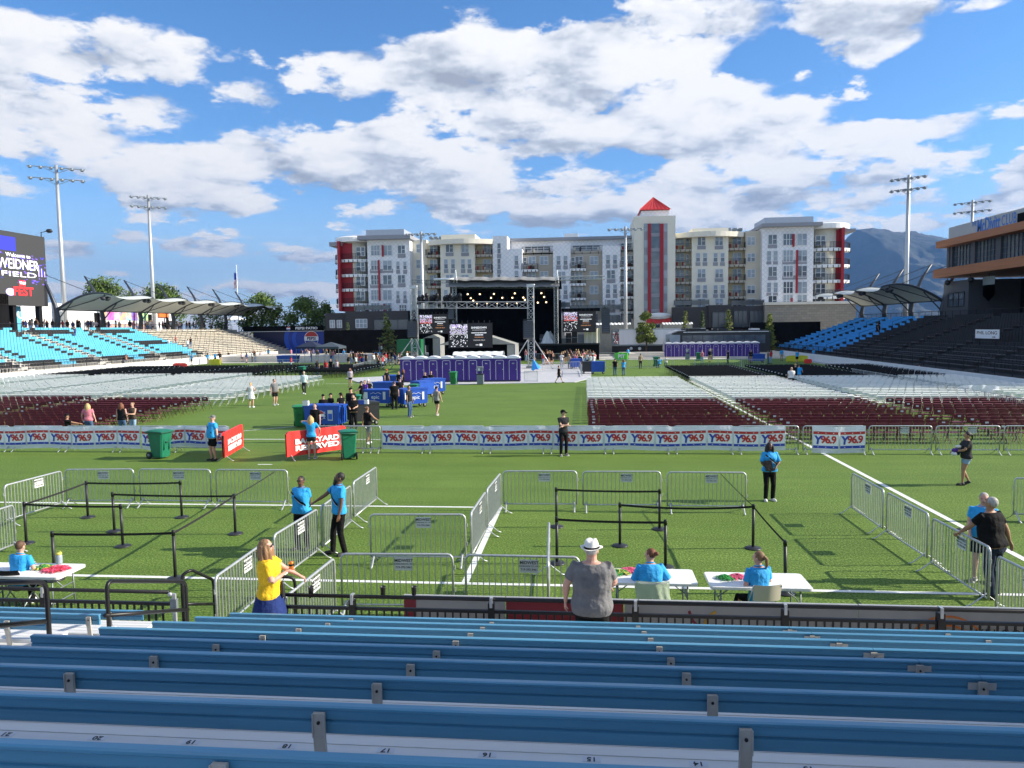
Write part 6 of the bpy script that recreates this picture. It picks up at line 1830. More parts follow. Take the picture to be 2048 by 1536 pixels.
smallbox('small white box standing on the black ribbed cart beside the blue crate', 'napkin_box', 'box', 722, 808, 1.24, (.4, .3, .2), 'blue_cart')
def popup(label, px, pe, pr_, Y, wpx, mt):
    e = AY(px, pe, Y); zr = AY(px, pr_, Y).z; w = (AY(px + wpx / 2, pe, Y).x - e.x)
    t = thing('popup_tent', label, 'pop up tent', (e.x, Y, 0)); b = MB(); z = e.z
    b.add([(-w, -w, z), (w, -w, z), (w, w, z), (-w, w, z), (0, 0, zr)], [(0, 1, 4), (1, 2, 4), (2, 3, 4), (3, 0, 4)], M[mt])
    for (ax, ay, bx, by) in ((-w, -w, w, -w), (w, -w, w, w), (w, w, -w, w), (-w, w, -w, -w)): b.add([(ax, ay, z), (bx, by, z), (bx, by, z - .3), (ax, ay, z - .3)], [(0, 1, 2, 3)], M[mt])
    b.build('roof', t)
    for sx_ in (-1, 1):
        for sy in (-1, 1):
            q = MB(); q.box((sx_ * w * .97 - .03, sy * w * .97 - .03, 0), (sx_ * w * .97 + .03, sy * w * .97 + .03, z), M['galv_dark']); q.build('leg', t)
D('tent_navy', (.012, .02, .05), .7); D('tent_grey', (.05, .07, .09), .7)
popup('dark navy pointed food tent left of the far left toilets', 622, 693, 681, 108, 44, 'tent_navy')
popup('dark grey blue pointed food tent touching the far left toilets', 662, 693, 684, 106, 46, 'tent_grey')
p = AX(462, 642, -80)
t = thing('popup_tent', 'white pop up tent on the left concourse past the canopy end', 'pop up tent', (-79, p.y, TZ)); b = MB(); w = 2.2
b.add([(-w, -w, 2.2), (w, -w, 2.2), (w, w, 2.2), (-w, w, 2.2), (0, 0, 3.3)], [(0, 1, 4), (1, 2, 4), (2, 3, 4), (3, 0, 4)], M['white_paint']); b.build('roof', t)
for sx_ in (-1, 1):
    for sy in (-1, 1): q = MB(); q.box((sx_ * w - .03, sy * w - .03, 0), (sx_ * w + .03, sy * w + .03, 2.2), M['galv_dark']); q.build('leg', t)
g = G(1074, 746); b = MB(); n = 12
for i in range(n):
    a0_, a1_ = PI * i / n * 2, PI * (i + 1) / n * 2; b.add([(0, 0, 1.9), (.75 * math.cos(a0_), .75 * math.sin(a0_), .5 + .15 * (i % 2)), (.75 * math.cos(a1_), .75 * math.sin(a1_), .5 + .15 * ((i + 1) % 2))], [(0, 1, 2)], M['blue_cart' if i % 3 == 0 else 'blue_polo'])
b.tube([(0, 0, 0), (0, 0, 2.0)], .02, M['galv'], n=5); o = b.build('umbrella'); o.location = g; o.scale = (.75, .75, .85); o.rotation_euler = (R(8), R(-14), 0); setp(o, 'half folded blue umbrella at the foot of the right steel tower', 'umbrella')
def coverbanner(label, x0, x1, py0, py1, mt, txt=None):
    a = G(x0, py1); c = G(x1, py1); D_ = a.y; zt = AY(x0, py0, D_).z
    b = MB(); b.grid(lambda u, v_: (a.x + (c.x - a.x) * u, D_ + .05 * math.sin(u * 20), .1 + (zt - .1) * v_ - .15 * (abs(2 * u - 1) ** 6) * v_), 20, 3, M[mt]); b.box((a.x + .1, D_ + .1, 0), (c.x - .1, D_ + .15, zt - .15), M[mt])
    if txt: b.text(txt, zt * .62, M['vinyl_white'], upright(((a.x + c.x) / 2, D_ - .08, zt * .5)), bold=.05)
    return setp(b.build('covered_barrier'), label, 'barrier cover')
D('lime', (.14, .62, .08), .5); D('yellow_cover', (.62, .58, .03), .5)
coverbanner('bright green barrier cover lettered pit behind the crowd', 1229, 1257, 705, 721, 'lime', 'PIT')
coverbanner('yellow barrier cover below the right blue seats', 1572, 1618, 711, 724, 'yellow_cover')
coverbanner('small red barrier cover right of the yellow one', 1608, 1625, 718, 727, 'red_banner')
coverbanner('yellow barrier cover at the foot of the left stand', 418, 440, 718, 730, 'yellow_cover')
coverbanner('red barrier cover at the foot of the left blue seats', 346, 372, 726, 735, 'red_banner')
coverbanner('white and red barrier cover at the right edge of the white chairs', 1915, 2000, 770, 806, 'vinyl')
D('skin_light', (.55, .32, .23), .55, var=.08, vs=14)
D('skin_pink', (.60, .33, .25), .55, var=.1, vs=14)
D('skin_tan', (.38, .20, .12), .55, var=.08, vs=14)
D('skin_brown', (.16, .075, .042), .5, var=.1, vs=14)
D('skin_dark', (.085, .04, .025), .5, var=.1, vs=14)
def hairmat(n, c):
    D(n, c, .6, var=.45, vs=22, bump=.6, bs=60, stretch=(1, 1, .25))
hairmat('hair_black', (.012, .010, .010)); hairmat('hair_brown', (.09, .045, .022)); hairmat('hair_auburn', (.16, .055, .022)); hairmat('hair_blonde', (.50, .34, .14)); hairmat('hair_grey', (.42, .40, .38)); hairmat('hair_lightbrown', (.22, .12, .055))
def cloth(n, c, **k):
    D(n, c, .85, spec=.15, bump=1, bd=.05, bs=7, var=.10, vs=9, **k)
for n, c in (('c_black', (.009, .009, .010)), ('c_grey', (.17, .17, .175)), ('c_yellow', (.80, .50, .03)), ('c_navy', (.018, .035, .14)), ('c_jeans', (.07, .13, .25)), ('c_ltjeans', (.25, .36, .50)), ('c_white', (.72, .72, .70)),
             ('c_pink', (.60, .20, .25)), ('c_red', (.45, .03, .04)), ('c_mint', (.52, .66, .66)), ('c_khaki', (.34, .27, .18)), ('c_charcoal', (.032, .032, .036)), ('c_dkjeans', (.02, .03, .06)), ('c_brown', (.06, .045, .035)), ('c_lilac', (.55, .46, .52)), ('c_purple', (.10, .04, .26)), ('c_green', (.03, .18, .07)), ('c_orange', (.6, .2, .04))): cloth(n, c)
D('c_polo', (.02, .33, .72), .8, bump=1, bd=.05, bs=7, var=.10, vs=9)
D('c_pattern', (.50, .48, .46), .85, col2=(.05, .05, .05), var=.2, vs=18)
D('shoe_white', (.7, .7, .7), .6); D('shoe_black', (.02, .02, .022), .6); D('shoe_grey', (.28, .25, .23), .7); D('lens_black', (.01, .01, .012), .12, spec=.9); D('lip', (.35, .10, .08), .5)

def remesh(mb, voxel, name, smooth=2):
    me = mb.mesh(name + '_src'); ob = bpy.data.objects.new('tmp', me); C.objects.link(ob)
    md = ob.modifiers.new('r', 'REMESH'); md.mode = 'VOXEL'; md.voxel_size = voxel; md.use_smooth_shade = True
    if smooth: s = ob.modifiers.new('s', 'SMOOTH'); s.iterations = smooth; s.factor = .5
    dg = bpy.context.evaluated_depsgraph_get()
    out = bpy.data.meshes.new_from_object(ob.evaluated_get(dg)); out.name = name
    mts = list(me.materials)
    bpy.data.objects.remove(ob); bpy.data.meshes.remove(me)
    out.materials.clear()
    for m_ in mts[:1]: out.materials.append(m_)
    out.polygons.foreach_set('material_index', [0] * len(out.polygons))
    out.polygons.foreach_set('use_smooth', [True] * len(out.polygons))
    return out
def ik(a, t, l1, l2, hint):
    d = t - a; L_ = min(d.length, (l1 + l2) * .995)
    n = d.normalized(); t = a + n * L_
    c = (l1 * l1 - l2 * l2 + L_ * L_) / (2 * L_); h = math.sqrt(max(0, l1 * l1 - c * c))
    s = hint - n * hint.dot(n)
    s = s.normalized() if s.length > 1e-5 else n.orthogonal().normalized()
    return a + n * c + s * h, t
def eloft(mb, secs, mt, T, n=16):
    """secs: (x, y, z, rx, ry)"""
    vs = []; fs = []
    for (x, y, z, rx, ry) in secs:
        for k in range(n):
            a = 2 * PI * k / n; ca, sa = math.cos(a), math.sin(a)
            vs.append(T @ V((x + rx * abs(ca) ** .85 * (1 if ca > 0 else -1), y + ry * abs(sa) ** .85 * (1 if sa > 0 else -1), z)))
    for i in range(len(secs) - 1):
        for k in range(n):
            l = (k + 1) % n; fs.append((i * n + k, i * n + l, (i + 1) * n + l, (i + 1) * n + k))
    fs.append(tuple(range(n))[::-1]); fs.append(tuple((len(secs) - 1) * n + k for k in range(n)))
    mb.add(vs, fs, mt, True)
def hand(mb, w, d, nrm, side, mt, curl=.5, k=1.0):
    d = d.normalized(); nrm = (nrm - d * nrm.dot(d)).normalized(); a = d.cross(nrm).normalized()
    pts = [w, w + d * .035 * k, w + d * .085 * k]
    mb.tube([w - d * .02, w + d * .03 * k, w + d * .08 * k, w + d * .095 * k], 1, mt, n=8, rs=[(.026 * k, .022 * k), (.036 * k, .018 * k), (.040 * k, .017 * k), (.034 * k, .012 * k)]) if abs(a.z) < 2 else None
    for i, (o, L_) in enumerate(((-.030, .066), (-.010, .078), (.010, .074), (.029, .058))):
        p = w + d * .085 * k + a * o * k; dd = d
        ps = [p - d * .02]
        for j in range(3):
            ang = curl * (.35 + .35 * j); dd = (d * math.cos(ang * (1 + .1 * i)) + nrm * math.sin(ang * (1 + .1 * i))).normalized()
            p = p + dd * L_ * k / 3; ps.append(p)
        mb.tube(ps, 1, mt, n=6, rs=[.0095 * k, .0095 * k, .0088 * k, .0075 * k])
    t0 = w + d * .025 * k + a * (-.030) * k * side
    mb.tube([t0, t0 + (d * .7 - a * side * .7 + nrm * .3).normalized() * .035 * k, t0 + (d * .8 - a * side * .45 + nrm * .5).normalized() * .065 * k], 1, mt, n=6, rs=[.013 * k, .0115 * k, .009 * k])

def person(label, pos, face, H=1.74, skin='skin_light', hair='hair_brown', style='short', top='c_black', sleeve=.62, bottom='c_black', legs='long', shoes='shoe_black',
           hands=None, elbows=None, feet=None, girth=1.0, lod=1, sit=0.0, lean=0.0, head=(0, 0), hat=None, extras=(), group=None, sash=False, glasses=False, beard=False, walk=0.0, curl=.6, fem=0, hem=None, collar=None, tilt=0):
    """pos: point the feet stand on (for a sitter: below the hips); face: heading in degrees, 0 = facing the stage"""
    t = thing('person', label, 'person', pos, R(face), group)
    K = H / 1.75; g = girth; Sk = M[skin]
    vox = {0: .0085, 1: .016, 2: .03, 3: .045}[lod]
    hz = .93 if not sit else sit + .09
    S = Matrix.Scale(K, 4)
    TL = Matrix.Translation((0, 0, hz)) @ Matrix.Rotation(R(-lean), 4, 'X') @ Matrix.Rotation(R(tilt), 4, 'Y') @ Matrix.Translation((0, 0, -.93))     # torso frame
    TT = S @ TL
    sh = [TT @ V((s * (.175 + .035 * (g - 1) - .012 * fem), 0, 1.42)) for s in (-1, 1)]
    hp = [S @ V((s * (.088 + .02 * (g - 1)), 0, hz - .04)) for s in (-1, 1)]
    l1, l2, m1, m2 = .285 * K, .255 * K, .412 * K, .408 * K
    if feet is None:
        if sit: feet = [(-.12, .42, .08), (.12, .42, .08)]
        elif walk: feet = [(-.09, walk * .36, .08), (.09, -walk * .34, .12)]
        else: feet = [(-.11, -.02, .08), (.11, .03, .08)]
    if hands is None: hands = [(-.27 - .06 * (g - 1), .06 - walk * .2, .80), (.27 + .06 * (g - 1), .06 + walk * .2, .80)]
    if elbows is None: elbows = [(-.4, -1, 0), (.4, -1, 0)]
    kn = []; an = []; el = []; wr = []
    for i in range(2):
        a = S @ V(feet[i]); k_, a2 = ik(hp[i], a, m1, m2, V((.1 * (-1, 1)[i], 1, .15))); kn.append(k_); an.append(a2)
        h = hands[i]; h = S @ V((h[0], h[1], h[2] + (hz - .93 if sit and h[2] > 5 else 0)))
        e_, w_ = ik(sh[i], h, l1, l2, V(elbows[i])); el.append(e_); wr.append(w_)
    gw = 1 + (g - 1) * 1.15
    def smooth_secs(S_):
        out = []
        for i in range(len(S_) - 1):
            p0, p1, p2, p3 = S_[max(0, i - 1)], S_[i], S_[i + 1], S_[min(len(S_) - 1, i + 2)]
            for j in range(3):
                u = j / 3
                out.append(tuple(.5 * (2 * b_ + (c_ - a_) * u + (2 * a_ - 5 * b_ + 4 * c_ - d_) * u * u + (3 * b_ - a_ - 3 * c_ + d_) * u ** 3) for a_, b_, c_, d_ in zip(p0, p1, p2, p3)))
        return out + [S_[-1]]
    def torso(mb, mt, off, z0, z1, full=True):
        secs = []
        prof = [(.82, .150, .105, 0), (.88, .165 + .01 * fem, .122, 0), (.94, .168 + .012 * fem, .125, -.005), (1.02, .155 - .008 * fem, .112, .0), (1.10, .148 - .014 * fem, .108, .008), (1.20, .158 - .008 * fem, .115, .01), (1.30, .176 - .008 * fem, .122 + .018 * fem, .008 + .012 * fem), (1.38, .182 - .012 * fem, .112, -.002), (1.43, .160 - .01 * fem, .092, -.008), (1.465, .105, .070, -.012), (1.49, .066, .058, -.008)]
        for z, rx, ry, yy in prof:
            if z < z0 - .001 or z > z1 + .001: continue
            gg = gw if z < 1.30 else (1 + (g - 1) * .65 if z < 1.42 else 1 + (g - 1) * .4)
            belly = .045 * max(0, g - 1) * 2 * math.exp(-((z - 1.06) / .14) ** 2)
            secs.append((0, yy + belly, z, rx * gg + off, ry * gg + off + belly * .5))
        eloft(mb, smooth_secs(secs), mt, TT)
    b = MB()
    torso(b, Sk, -.004, .82, 1.49)
    HT = TT @ Matrix.Translation((0, -.005, 1.50)) @ Matrix.Rotation(R(head[0]), 4, 'Z') @ Matrix.Rotation(R(-head[1]), 4, 'X')
    nr = 1 + (g - 1) * .5
    b.tube([TT @ V((0, -.01, 1.43)), TT @ V((0, -.005, 1.50)), HT @ V((0, .005, .07))], 1, Sk, n=10, rs=[.066 * K * nr, .056 * K * nr, .054 * K * nr])
    hw = .074 * (1 + (g - 1) * .25)
    b.ell((0, .0, .135), (hw, .094, .108), Sk, 16, 12, HT)
    b.ell((0, .030, .088), (hw * .80, .062, .070), Sk, 12, 8, HT)             # jaw
    b.ell((0, .102, .110), (.013, .018, .022), Sk, 8, 6, HT)                  # nose
    b.ell((0, .078, .155), (.052, .018, .012), Sk, 10, 6, HT)                 # brow
    for s in (-1, 1): b.ell((s * hw * 1.02, -.008, .118), (.010, .020, .030), Sk, 8, 6, HT)
    for i in range(2):
        s = (-1, 1)[i]
        ar = 1 + (g - 1) * .7
        b.tube([sh[i] - (el[i] - sh[i]) * .02, sh[i].lerp(el[i], .25), sh[i].lerp(el[i], .6), el[i]], 1, Sk, n=10, rs=[.052 * K * ar, .050 * K * ar, .043 * K * ar, .037 * K * ar])
        b.tube([el[i], el[i].lerp(wr[i], .3), el[i].lerp(wr[i], .75), wr[i]], 1, Sk, n=10, rs=[.037 * K * ar, .038 * K * ar, .028 * K, .023 * K])
        dd = (wr[i] - el[i]).normalized(); nm = V((-s, .25, 0)) if dd.z < -.6 else V((-s * .3, 0, -1))
        if lod <= 1: hand(b, wr[i], dd, nm, s, Sk, curl, K)
        else: b.tube([wr[i], wr[i] + dd * .08 * K, wr[i] + dd * .16 * K], 1, Sk, n=6, rs=[.025, .035, .018])
        if legs != 'long' or lod == 0:
            lr = 1 + (g - 1) * .55
            b.tube([hp[i] + V((0, 0, .03)), hp[i].lerp(kn[i], .4), kn[i]], 1, Sk, n=10, rs=[.080 * K * lr, .072 * K * lr, .052 * K * lr])
            b.tube([kn[i], kn[i].lerp(an[i], .3), kn[i].lerp(an[i], .7), an[i]], 1, Sk, n=10, rs=[.052 * K * lr, .056 * K * lr, .040 * K, .034 * K])
        else:
            b.tube([kn[i].lerp(an[i], .6), an[i]], .034 * K, Sk, n=8); b.tube([hp[i], kn[i], an[i]], .03 * K, Sk, n=6)
        b.tube([an[i], an[i] + V((0, .05, -.03)) * K], .03 * K, Sk, n=6)
    body = bpy.data.objects.new('body', remesh(b, vox, 'body', 2 if lod < 2 else 1)); C.objects.link(body); body.parent = t
    def part(mb, name, v_=None, sm=1, par=None):
        o = bpy.data.objects.new(name, remesh(mb, v_ or vox * 1.15, name, sm)); C.objects.link(o); o.parent = par or t; return o
    if top:
        b = MB(); z0 = .88 if hem is None else hem
        Tm = M[top]
        torso(b, Tm, .020, z0 if z0 in (.82, .88, .94, 1.02, 1.10) else .88, 1.465)
        if fem:
            for s in (-1, 1): b.ell((s * .075, .085 + .02 * (g - 1), 1.27), (.062 * g, .058 * g, .062 * g), Tm, 10, 8, TT)
        for i in range(2):
            if sleeve <= 0: continue
            ar = 1 + (g - 1) * .7
            e0 = sh[i] - (el[i] - sh[i]) * .10
            if sleeve <= 1: b.tube([e0, sh[i].lerp(el[i], .35), sh[i].lerp(el[i], sleeve)], 1, Tm, n=12, rs=[.058 * K * ar, .062 * K * ar, .060 * K * ar])
            else:
                b.tube([e0, sh[i].lerp(el[i], .5), el[i], el[i].lerp(wr[i], sleeve - 1)], 1, Tm, n=12, rs=[.066 * K * ar, .060 * K * ar, .050 * K * ar, .040 * K * ar])
        tp = part(b, 'top', None, 5 if lod == 0 else 2)
        if sash:
            q = MB(); pts = []
            for j in range(13):
                u = j / 12; x = .15 - .33 * u; z = 1.42 - .30 * u
                ry = (.122 * (1 + (g - 1) * .9) + .034 + (.035 * fem if 1.18 < z < 1.33 else 0)) * math.sqrt(max(.05, 1 - (x / (.20 * gw + .02)) ** 2))
                pts.append((TT @ V((x * (1 + (g - 1) * .6), ry, z)), TT @ V((x * (1 + (g - 1) * .6), ry, z - .055)), TT @ V((x * (1 + (g - 1) * .6), ry, z - .065))))
            for a_, c_ in zip(pts, pts[1:]):
                q.add([a_[0], c_[0], c_[1], a_[1]], [(0, 1, 2, 3)], M['c_black']); q.add([a_[1], c_[1], c_[2], a_[2]], [(0, 1, 2, 3)], M['c_white'])
            q.build('shirt_stripe', tp)
        if collar and lod < 2:
            q = MB(); q.tube([TT @ V((.075 * math.cos(a), -.012 + .062 * math.sin(a), 1.478 + .018 * (1 - math.sin(a)) * .5)) for a in [2 * PI * j / 14 for j in range(14)]], .011, Tm, n=6, closed=True); q.build('collar', tp)
    lr = 1 + (g - 1) * .55
    if bottom:
        b = MB(); Bm = M[bottom]
        if legs == 'skirt':
            eloft(b, [(0, 0, 1.02, .150 * gw + .006, .112 * gw + .006), (0, 0, .95, .175 * gw, .135 * gw), (0, 0, .78, .215 * gw, .18 * gw), (0, 0, .60, .25 * gw, .215 * gw)], Bm, S @ Matrix.Translation((0, 0, hz - .93)), 20)
            part(b, 'skirt')
        else:
            eloft(b, [(0, 0, z + hz - .93, rx * gw + .004, ry * gw + .004) for z, rx, ry in ((.79, .12, .10), (.84, .155, .115), (.90, .160, .118), (.93, .160, .118), (.985, .146, .104))], Bm, S)
            for i in range(2):
                if legs == 'long':
                    e = an[i] + (an[i] - kn[i]).normalized() * .02 * K
                    b.tube([hp[i] + V((0, 0, .04)), hp[i].lerp(kn[i], .4), kn[i], kn[i].lerp(e, .4), e], 1, Bm, n=12, rs=[.094 * K * lr, .086 * K * lr, .066 * K * lr, .064 * K * lr, .056 * K * lr])
                else:
                    f = {'shorts': .80, 'short': .45}[legs]
                    b.tube([hp[i] + V((0, 0, .04)), hp[i].lerp(kn[i], .4 * f), hp[i].lerp(kn[i], f)], 1, Bm, n=12, rs=[.096 * K * lr, .094 * K * lr, .088 * K * lr])
            part(b, 'trousers' if legs == 'long' else 'shorts')
    for i in range(2):
        b = MB(); a = an[i]; T = Matrix.Translation((a.x, a.y, a.z - .08 * K)) @ Matrix.Rotation(R((12, -12)[i]), 4, 'Z') @ Matrix.Scale(K, 4)
        if walk and i == 1 and feet[1][2] > .1: T = T @ Matrix.Rotation(R(-22), 4, 'X')
        b.ell((0, .09, .035), (.046, .11, .042), M[shoes], 12, 8, T); b.ell((0, -.01, .05), (.042, .062, .055), M[shoes], 12, 8, T); b.box((-.042, -.06, .0), (.042, .185, .022), M['shoe_white' if shoes != 'shoe_black' else 'shoe_black'], T)
        if lod == 0: part(b, 'shoe', .010)
        else: b.build('shoe', t)
    hm = M[hair] if hair else None
    if hair and style != 'bald':
        b = MB()
        b.ell((0, -.012, .150), (hw * (1.07 if style == 'short' else 1.12), .098, .098), hm, 16, 10, HT); 
        b2 = MB()
        if style in ('long', 'bob', 'dreads'):
            Lh = {'long': .30, 'bob': .17, 'dreads': .30}[style]
            for j in range(9):
                a = R(-90 + (j - 4) * 33); x = hw * 1.12 * math.cos(a); y = -.005 + .092 * math.sin(a)
                wob = .018 * math.sin(j * 2.3)
                b.tube([HT @ V((x * .9, y * .9, .16)), HT @ V((x * 1.15, y * 1.12, .06)), HT @ V((x * 1.25 + wob, y * 1.15, .06 - Lh * .6)), HT @ V((x * 1.1 + wob * 1.5, y * 1.05, .07 - Lh))], 1, hm, n=7, rs=[.034 * K, .036 * K, .032 * K, .012 * K])
        if style == 'bun': b.ell((.0, -.125, .165), (.040, .040, .040), hm, 12, 8, HT)
        if style == 'tail': b.tube([HT @ V((0, -.10, .17)), HT @ V((0, -.145, .13)), HT @ V((.01, -.15, .02)), HT @ V((.02, -.12, -.08))], 1, hm, n=8, rs=[.025 * K, .034 * K, .028 * K, .010 * K])
        o = part(b, 'hair', max(.011, vox), 1)
        if lod <= 1:
            inv = HT.inverted()
            for v_ in o.data.vertices:
                p = inv @ v_.co
                if p.y > .035 and p.z < .185 and abs(p.x) < hw * 1.0: v_.co = HT @ V((p.x * .86, min(p.y, .045), p.z))
    if style == 'bald' and hair:
        b = MB(); b.ell((0, -.02, .118), (hw * 1.03, .080, .055), hm, 14, 8, HT); part(b, 'hair', max(.010, vox), 1)
    if hat == 'cap' or (isinstance(hat, str) and hat.startswith('cap:')):
        hc = M[hat.split(':')[1]] if ':' in hat else M['c_black']
        b = MB(); b.ell((0, -.006, .165), (hw * 1.16, .105, .088), hc, 16, 8, HT, lo=0, hi=1)
        b.grid(lambda u, v_: HT @ V(((u - .5) * .14 * (1 - .25 * v_), .085 + .085 * v_, .170 - .022 * v_ - .02 * (2 * u - 1) ** 2)), 8, 4, hc); b.grid(lambda u, v_: HT @ V(((.5 - u) * .14 * (1 - .25 * v_), .085 + .085 * v_, .163 - .022 * v_ - .02 * (2 * u - 1) ** 2)), 8, 4, hc)
        b.ell((0, -.006, .252), (.010, .010, .005), hc, 8, 4, HT); b.build('cap', t)
    if hat == 'fedora':
        b = MB(); W_ = M['hat_white']; n = 28
        b.lathe([(.150, .150), (.152, .156), (.125, .150), (.100, .152), (.097, .20), (.092, .240), (.078, .262), (.04, .255)], W_, n, HT @ Matrix.Diagonal((.93, 1.08, 1, 1)))
        for v_ in b.v[:]: pass
        b2 = MB(); b2.lathe([(.1015, .154), (.0995, .180)], M['c_black'], n, HT @ Matrix.Diagonal((.93, 1.08, 1, 1)))
        inv = HT.inverted()
        for q in (b, b2):
            for i_, v_ in enumerate(q.v):
                p = inv @ v_
                if p.z > .21: p.z -= .018 * math.exp(-(p.x / .028) ** 2); p.x *= (.86 if p.y > 0 else .95)
                r_ = math.hypot(p.x, p.y)
                if r_ > .115: p.z += .022 * (abs(p.x) / .14) ** 2 - (.012 if p.y > 0 else -.006)
                q.v[i_] = HT @ p
        h_ = b.build('hat', t); b2.build('hat_band', h_)
    if lod == 0:
        b = MB()
        for s in (-1, 1): b.ell((s * .030, .088, .136), (.012, .006, .007), M['vinyl_white'], 8, 6, HT); b.ell((s * .030, .093, .136), (.006, .004, .006), M['c_black'], 8, 6, HT)
        b.build('eyes', t)
    if lod <= 1:
        b = MB(); b.ell((0, .090, .072), (.022, .008, .007), M['lip'], 10, 6, HT); b.build('mouth', t)
        if not glasses and hair and lod == 1:
            b = MB()
            for s in (-1, 1): b.ell((s * .030, .090, .136), (.012, .006, .007), M['c_black'], 8, 6, HT)
            b.build('eyes', t)
    if glasses:
        b = MB()
        for s in (-1, 1): b.ell((s * .032, .098, .136), (.027, .008, .018), M['lens_black'], 10, 6, HT); b.tube([HT @ V((s * .055, .095, .142)), HT @ V((s * hw * 1.05, .0, .142))], .004, M['lens_black'], n=4)
        b.tube([HT @ V((-.02, .102, .142)), HT @ V((.02, .102, .142))], .004, M['lens_black'], n=4); b.build('sunglasses', t)
    if beard:
        b = MB(); b.ell((0, .055, .050), (hw * .80, .062, .055), M['hair_black'], 12, 8, HT); b.tube([HT @ V((0, .075, .04)), HT @ V((0, .085, -.02)), HT @ V((0, .075, -.06))], 1, M['hair_black'], n=8, rs=[.040, .034, .012]); part(b, 'beard', .010)
    t['_w'] = 0; del t['_w']
    return t, wr, el, HT
D('hat_white', (.74, .73, .70), .75, var=.05, vs=60)
BP = .88
def row_z(i): return CAMZ - (1.5506 + .3307 * i) * BP
YT = [1527, 1423, 1363, 1325, 1297, 1275, 1260, 1249, 1240]
def row_y(i):
    if i < len(YT): pass
    zc = (2.635 + i) * BP; h = (1.5506 + .3307 * i) * BP
    return (CR @ V((0, -h * 1.0 / zc * zc * 0, -zc))).y * 1.0 if False else G(1024, 656 + FPX * h / zc, CAMZ - h).y
RISE = .3307 * BP
D('bench_blue', (.070, .240, .385), .34, var=.16, vs=4, detail=8, spec=.5, coat=.15, stretch=(.15, 3, 3))
D('tread', (.66, .66, .65), .5, .0, var=.08, vs=3, stretch=(.2, 4, 1))
D('number', (.02, .02, .02), .6)
D('number_plate', (.60, .62, .66), .5)
zrow = [row_z(i) for i in range(-1, 10)]; yrow = [row_y(i) for i in range(-1, 10)]
Zr = lambda i: row_z(i)
Yr = lambda i: row_y(i)
xR = [G(x, y, Zr(i)).x for i, x, y in ((8, 460, 1227), (7, 389, 1234), (6, 303, 1245), (5, 195, 1257))]
XAR = sum(xR) / 4
xL = [G(x, y, Zr(i)).x for i, x, y in ((8, 278, 1227), (7, 190, 1233), (6, 84, 1243))]
XAL = sum(xL) / 3
TD = BP
SEAT_D = .27     # seat top below the back top
TREAD_D = .70    # tread below the back top
def bench(label, i, x0, x1, posts, joint=None, numbers=None):
    z = Zr(i); y = Yr(i)
    t = thing('bleacher_bench', label, 'bench', ((x0 + x1) / 2, y, z - TREAD_D), 0, 'blue bleacher benches')
    ox = -(x0 + x1) / 2; oz = TREAD_D
    b = MB()
    prof = [(-.012, 0), (.022, -.002), (.026, -.012), (.012, -.018), (.012, -.125), (-.010, -.130), (-.016, -.122), (-.016, -.078), (-.006, -.072), (-.006, -.066), (-.018, -.058), (-.018, -.020), (-.024, -.014), (-.024, -.004)]
    segs = [(x0, joint - .002), (joint + .002, x1)] if joint else [(x0, x1)]
    for (a, c) in segs:
        n = len(prof)
        vs = [(a + ox, py, pz + oz) for py, pz in prof] + [(c + ox, py, pz + oz) for py, pz in prof]
        b.add(vs, [(k, (k + 1) % n, n + (k + 1) % n, n + k) for k in range(n)] + [tuple(range(n))[::-1], tuple(range(n, 2 * n))], M['bench_blue'])
    b.build('backrest', t)
    s = MB(); s.box((x0 + ox, .05, oz - SEAT_D - .035), (x1 + ox, .30, oz - SEAT_D), M['tread'])
    for k in range(3): s.box((x0 + ox, .062 + k * .08, oz - SEAT_D + .0005), (x1 + ox, .125 + k * .08, oz - SEAT_D + .003), M['tread'])
    st_ = s.build('seat', t)
    for x in posts:
        if not (x0 < x < x1): continue
        p = MB(); w = .026
        p.box((x + ox - w, -.045, oz - .13 - .005), (x + ox + w, -.026, oz - .022), M['alu_post'])
        p.add([(x + ox - w, -.045, oz - .135), (x + ox + w, -.045, oz - .135), (x + ox + w, -.0265, oz - .135), (x + ox - w, -.0265, oz - .135), (x + ox - w, .02, 0), (x + ox + w, .02, 0), (x + ox + w, .05, 0), (x + ox - w, .05, 0)],
              [(0, 1, 5, 4), (1, 2, 6, 5), (2, 3, 7, 6), (3, 0, 4, 7)], M['alu_post'])
        for s_ in (-1, 1): p.box((x + ox + s_ * w - .003, -.05, oz - .13), (x + ox + s_ * w + .003, -.045, oz - .022), M['alu'])
        p.lathe([(.008, 0), (.008, .006)], M['black_metal'], 8, rotT((x + ox, -.045, oz - .062), 0, PI / 2))
        if joint and abs(x - joint) < .1:
            p.box((x + ox - .085, -.030, oz - .075), (x + ox + .085, -.0255, oz - .030), M['alu'])
        p.build('post', t)
    if numbers:
        for x, n_ in numbers:
            q = MB(); q.box((x + ox - .04, .085, oz - SEAT_D + .0035), (x + ox + .04, .125, oz - SEAT_D + .0042), M['number_plate'])
            q.text(n_, .042, M['number'], rotT((x + ox, .105, oz - SEAT_D + .005), PI), bold=.02, ext=.0006, sx=1.1); q.build('seat_number', st_)
    return t
PX0 = {0: [(415, 1536), (1250, 1536)]}
def post_xs(i):
    m_ = {0: (1555, 1480), 1: (640, 1440), 2: (752, 1385), 3: (824, 1335), 4: (877, 1303), 5: (915, 1282), 6: (944, 1266), 7: (967, 1256), 8: (985, 1246)}[i]
    x = G(m_[0], m_[1], Zr(i) - .06).x; return x
ph = post_xs(0) % 1.83
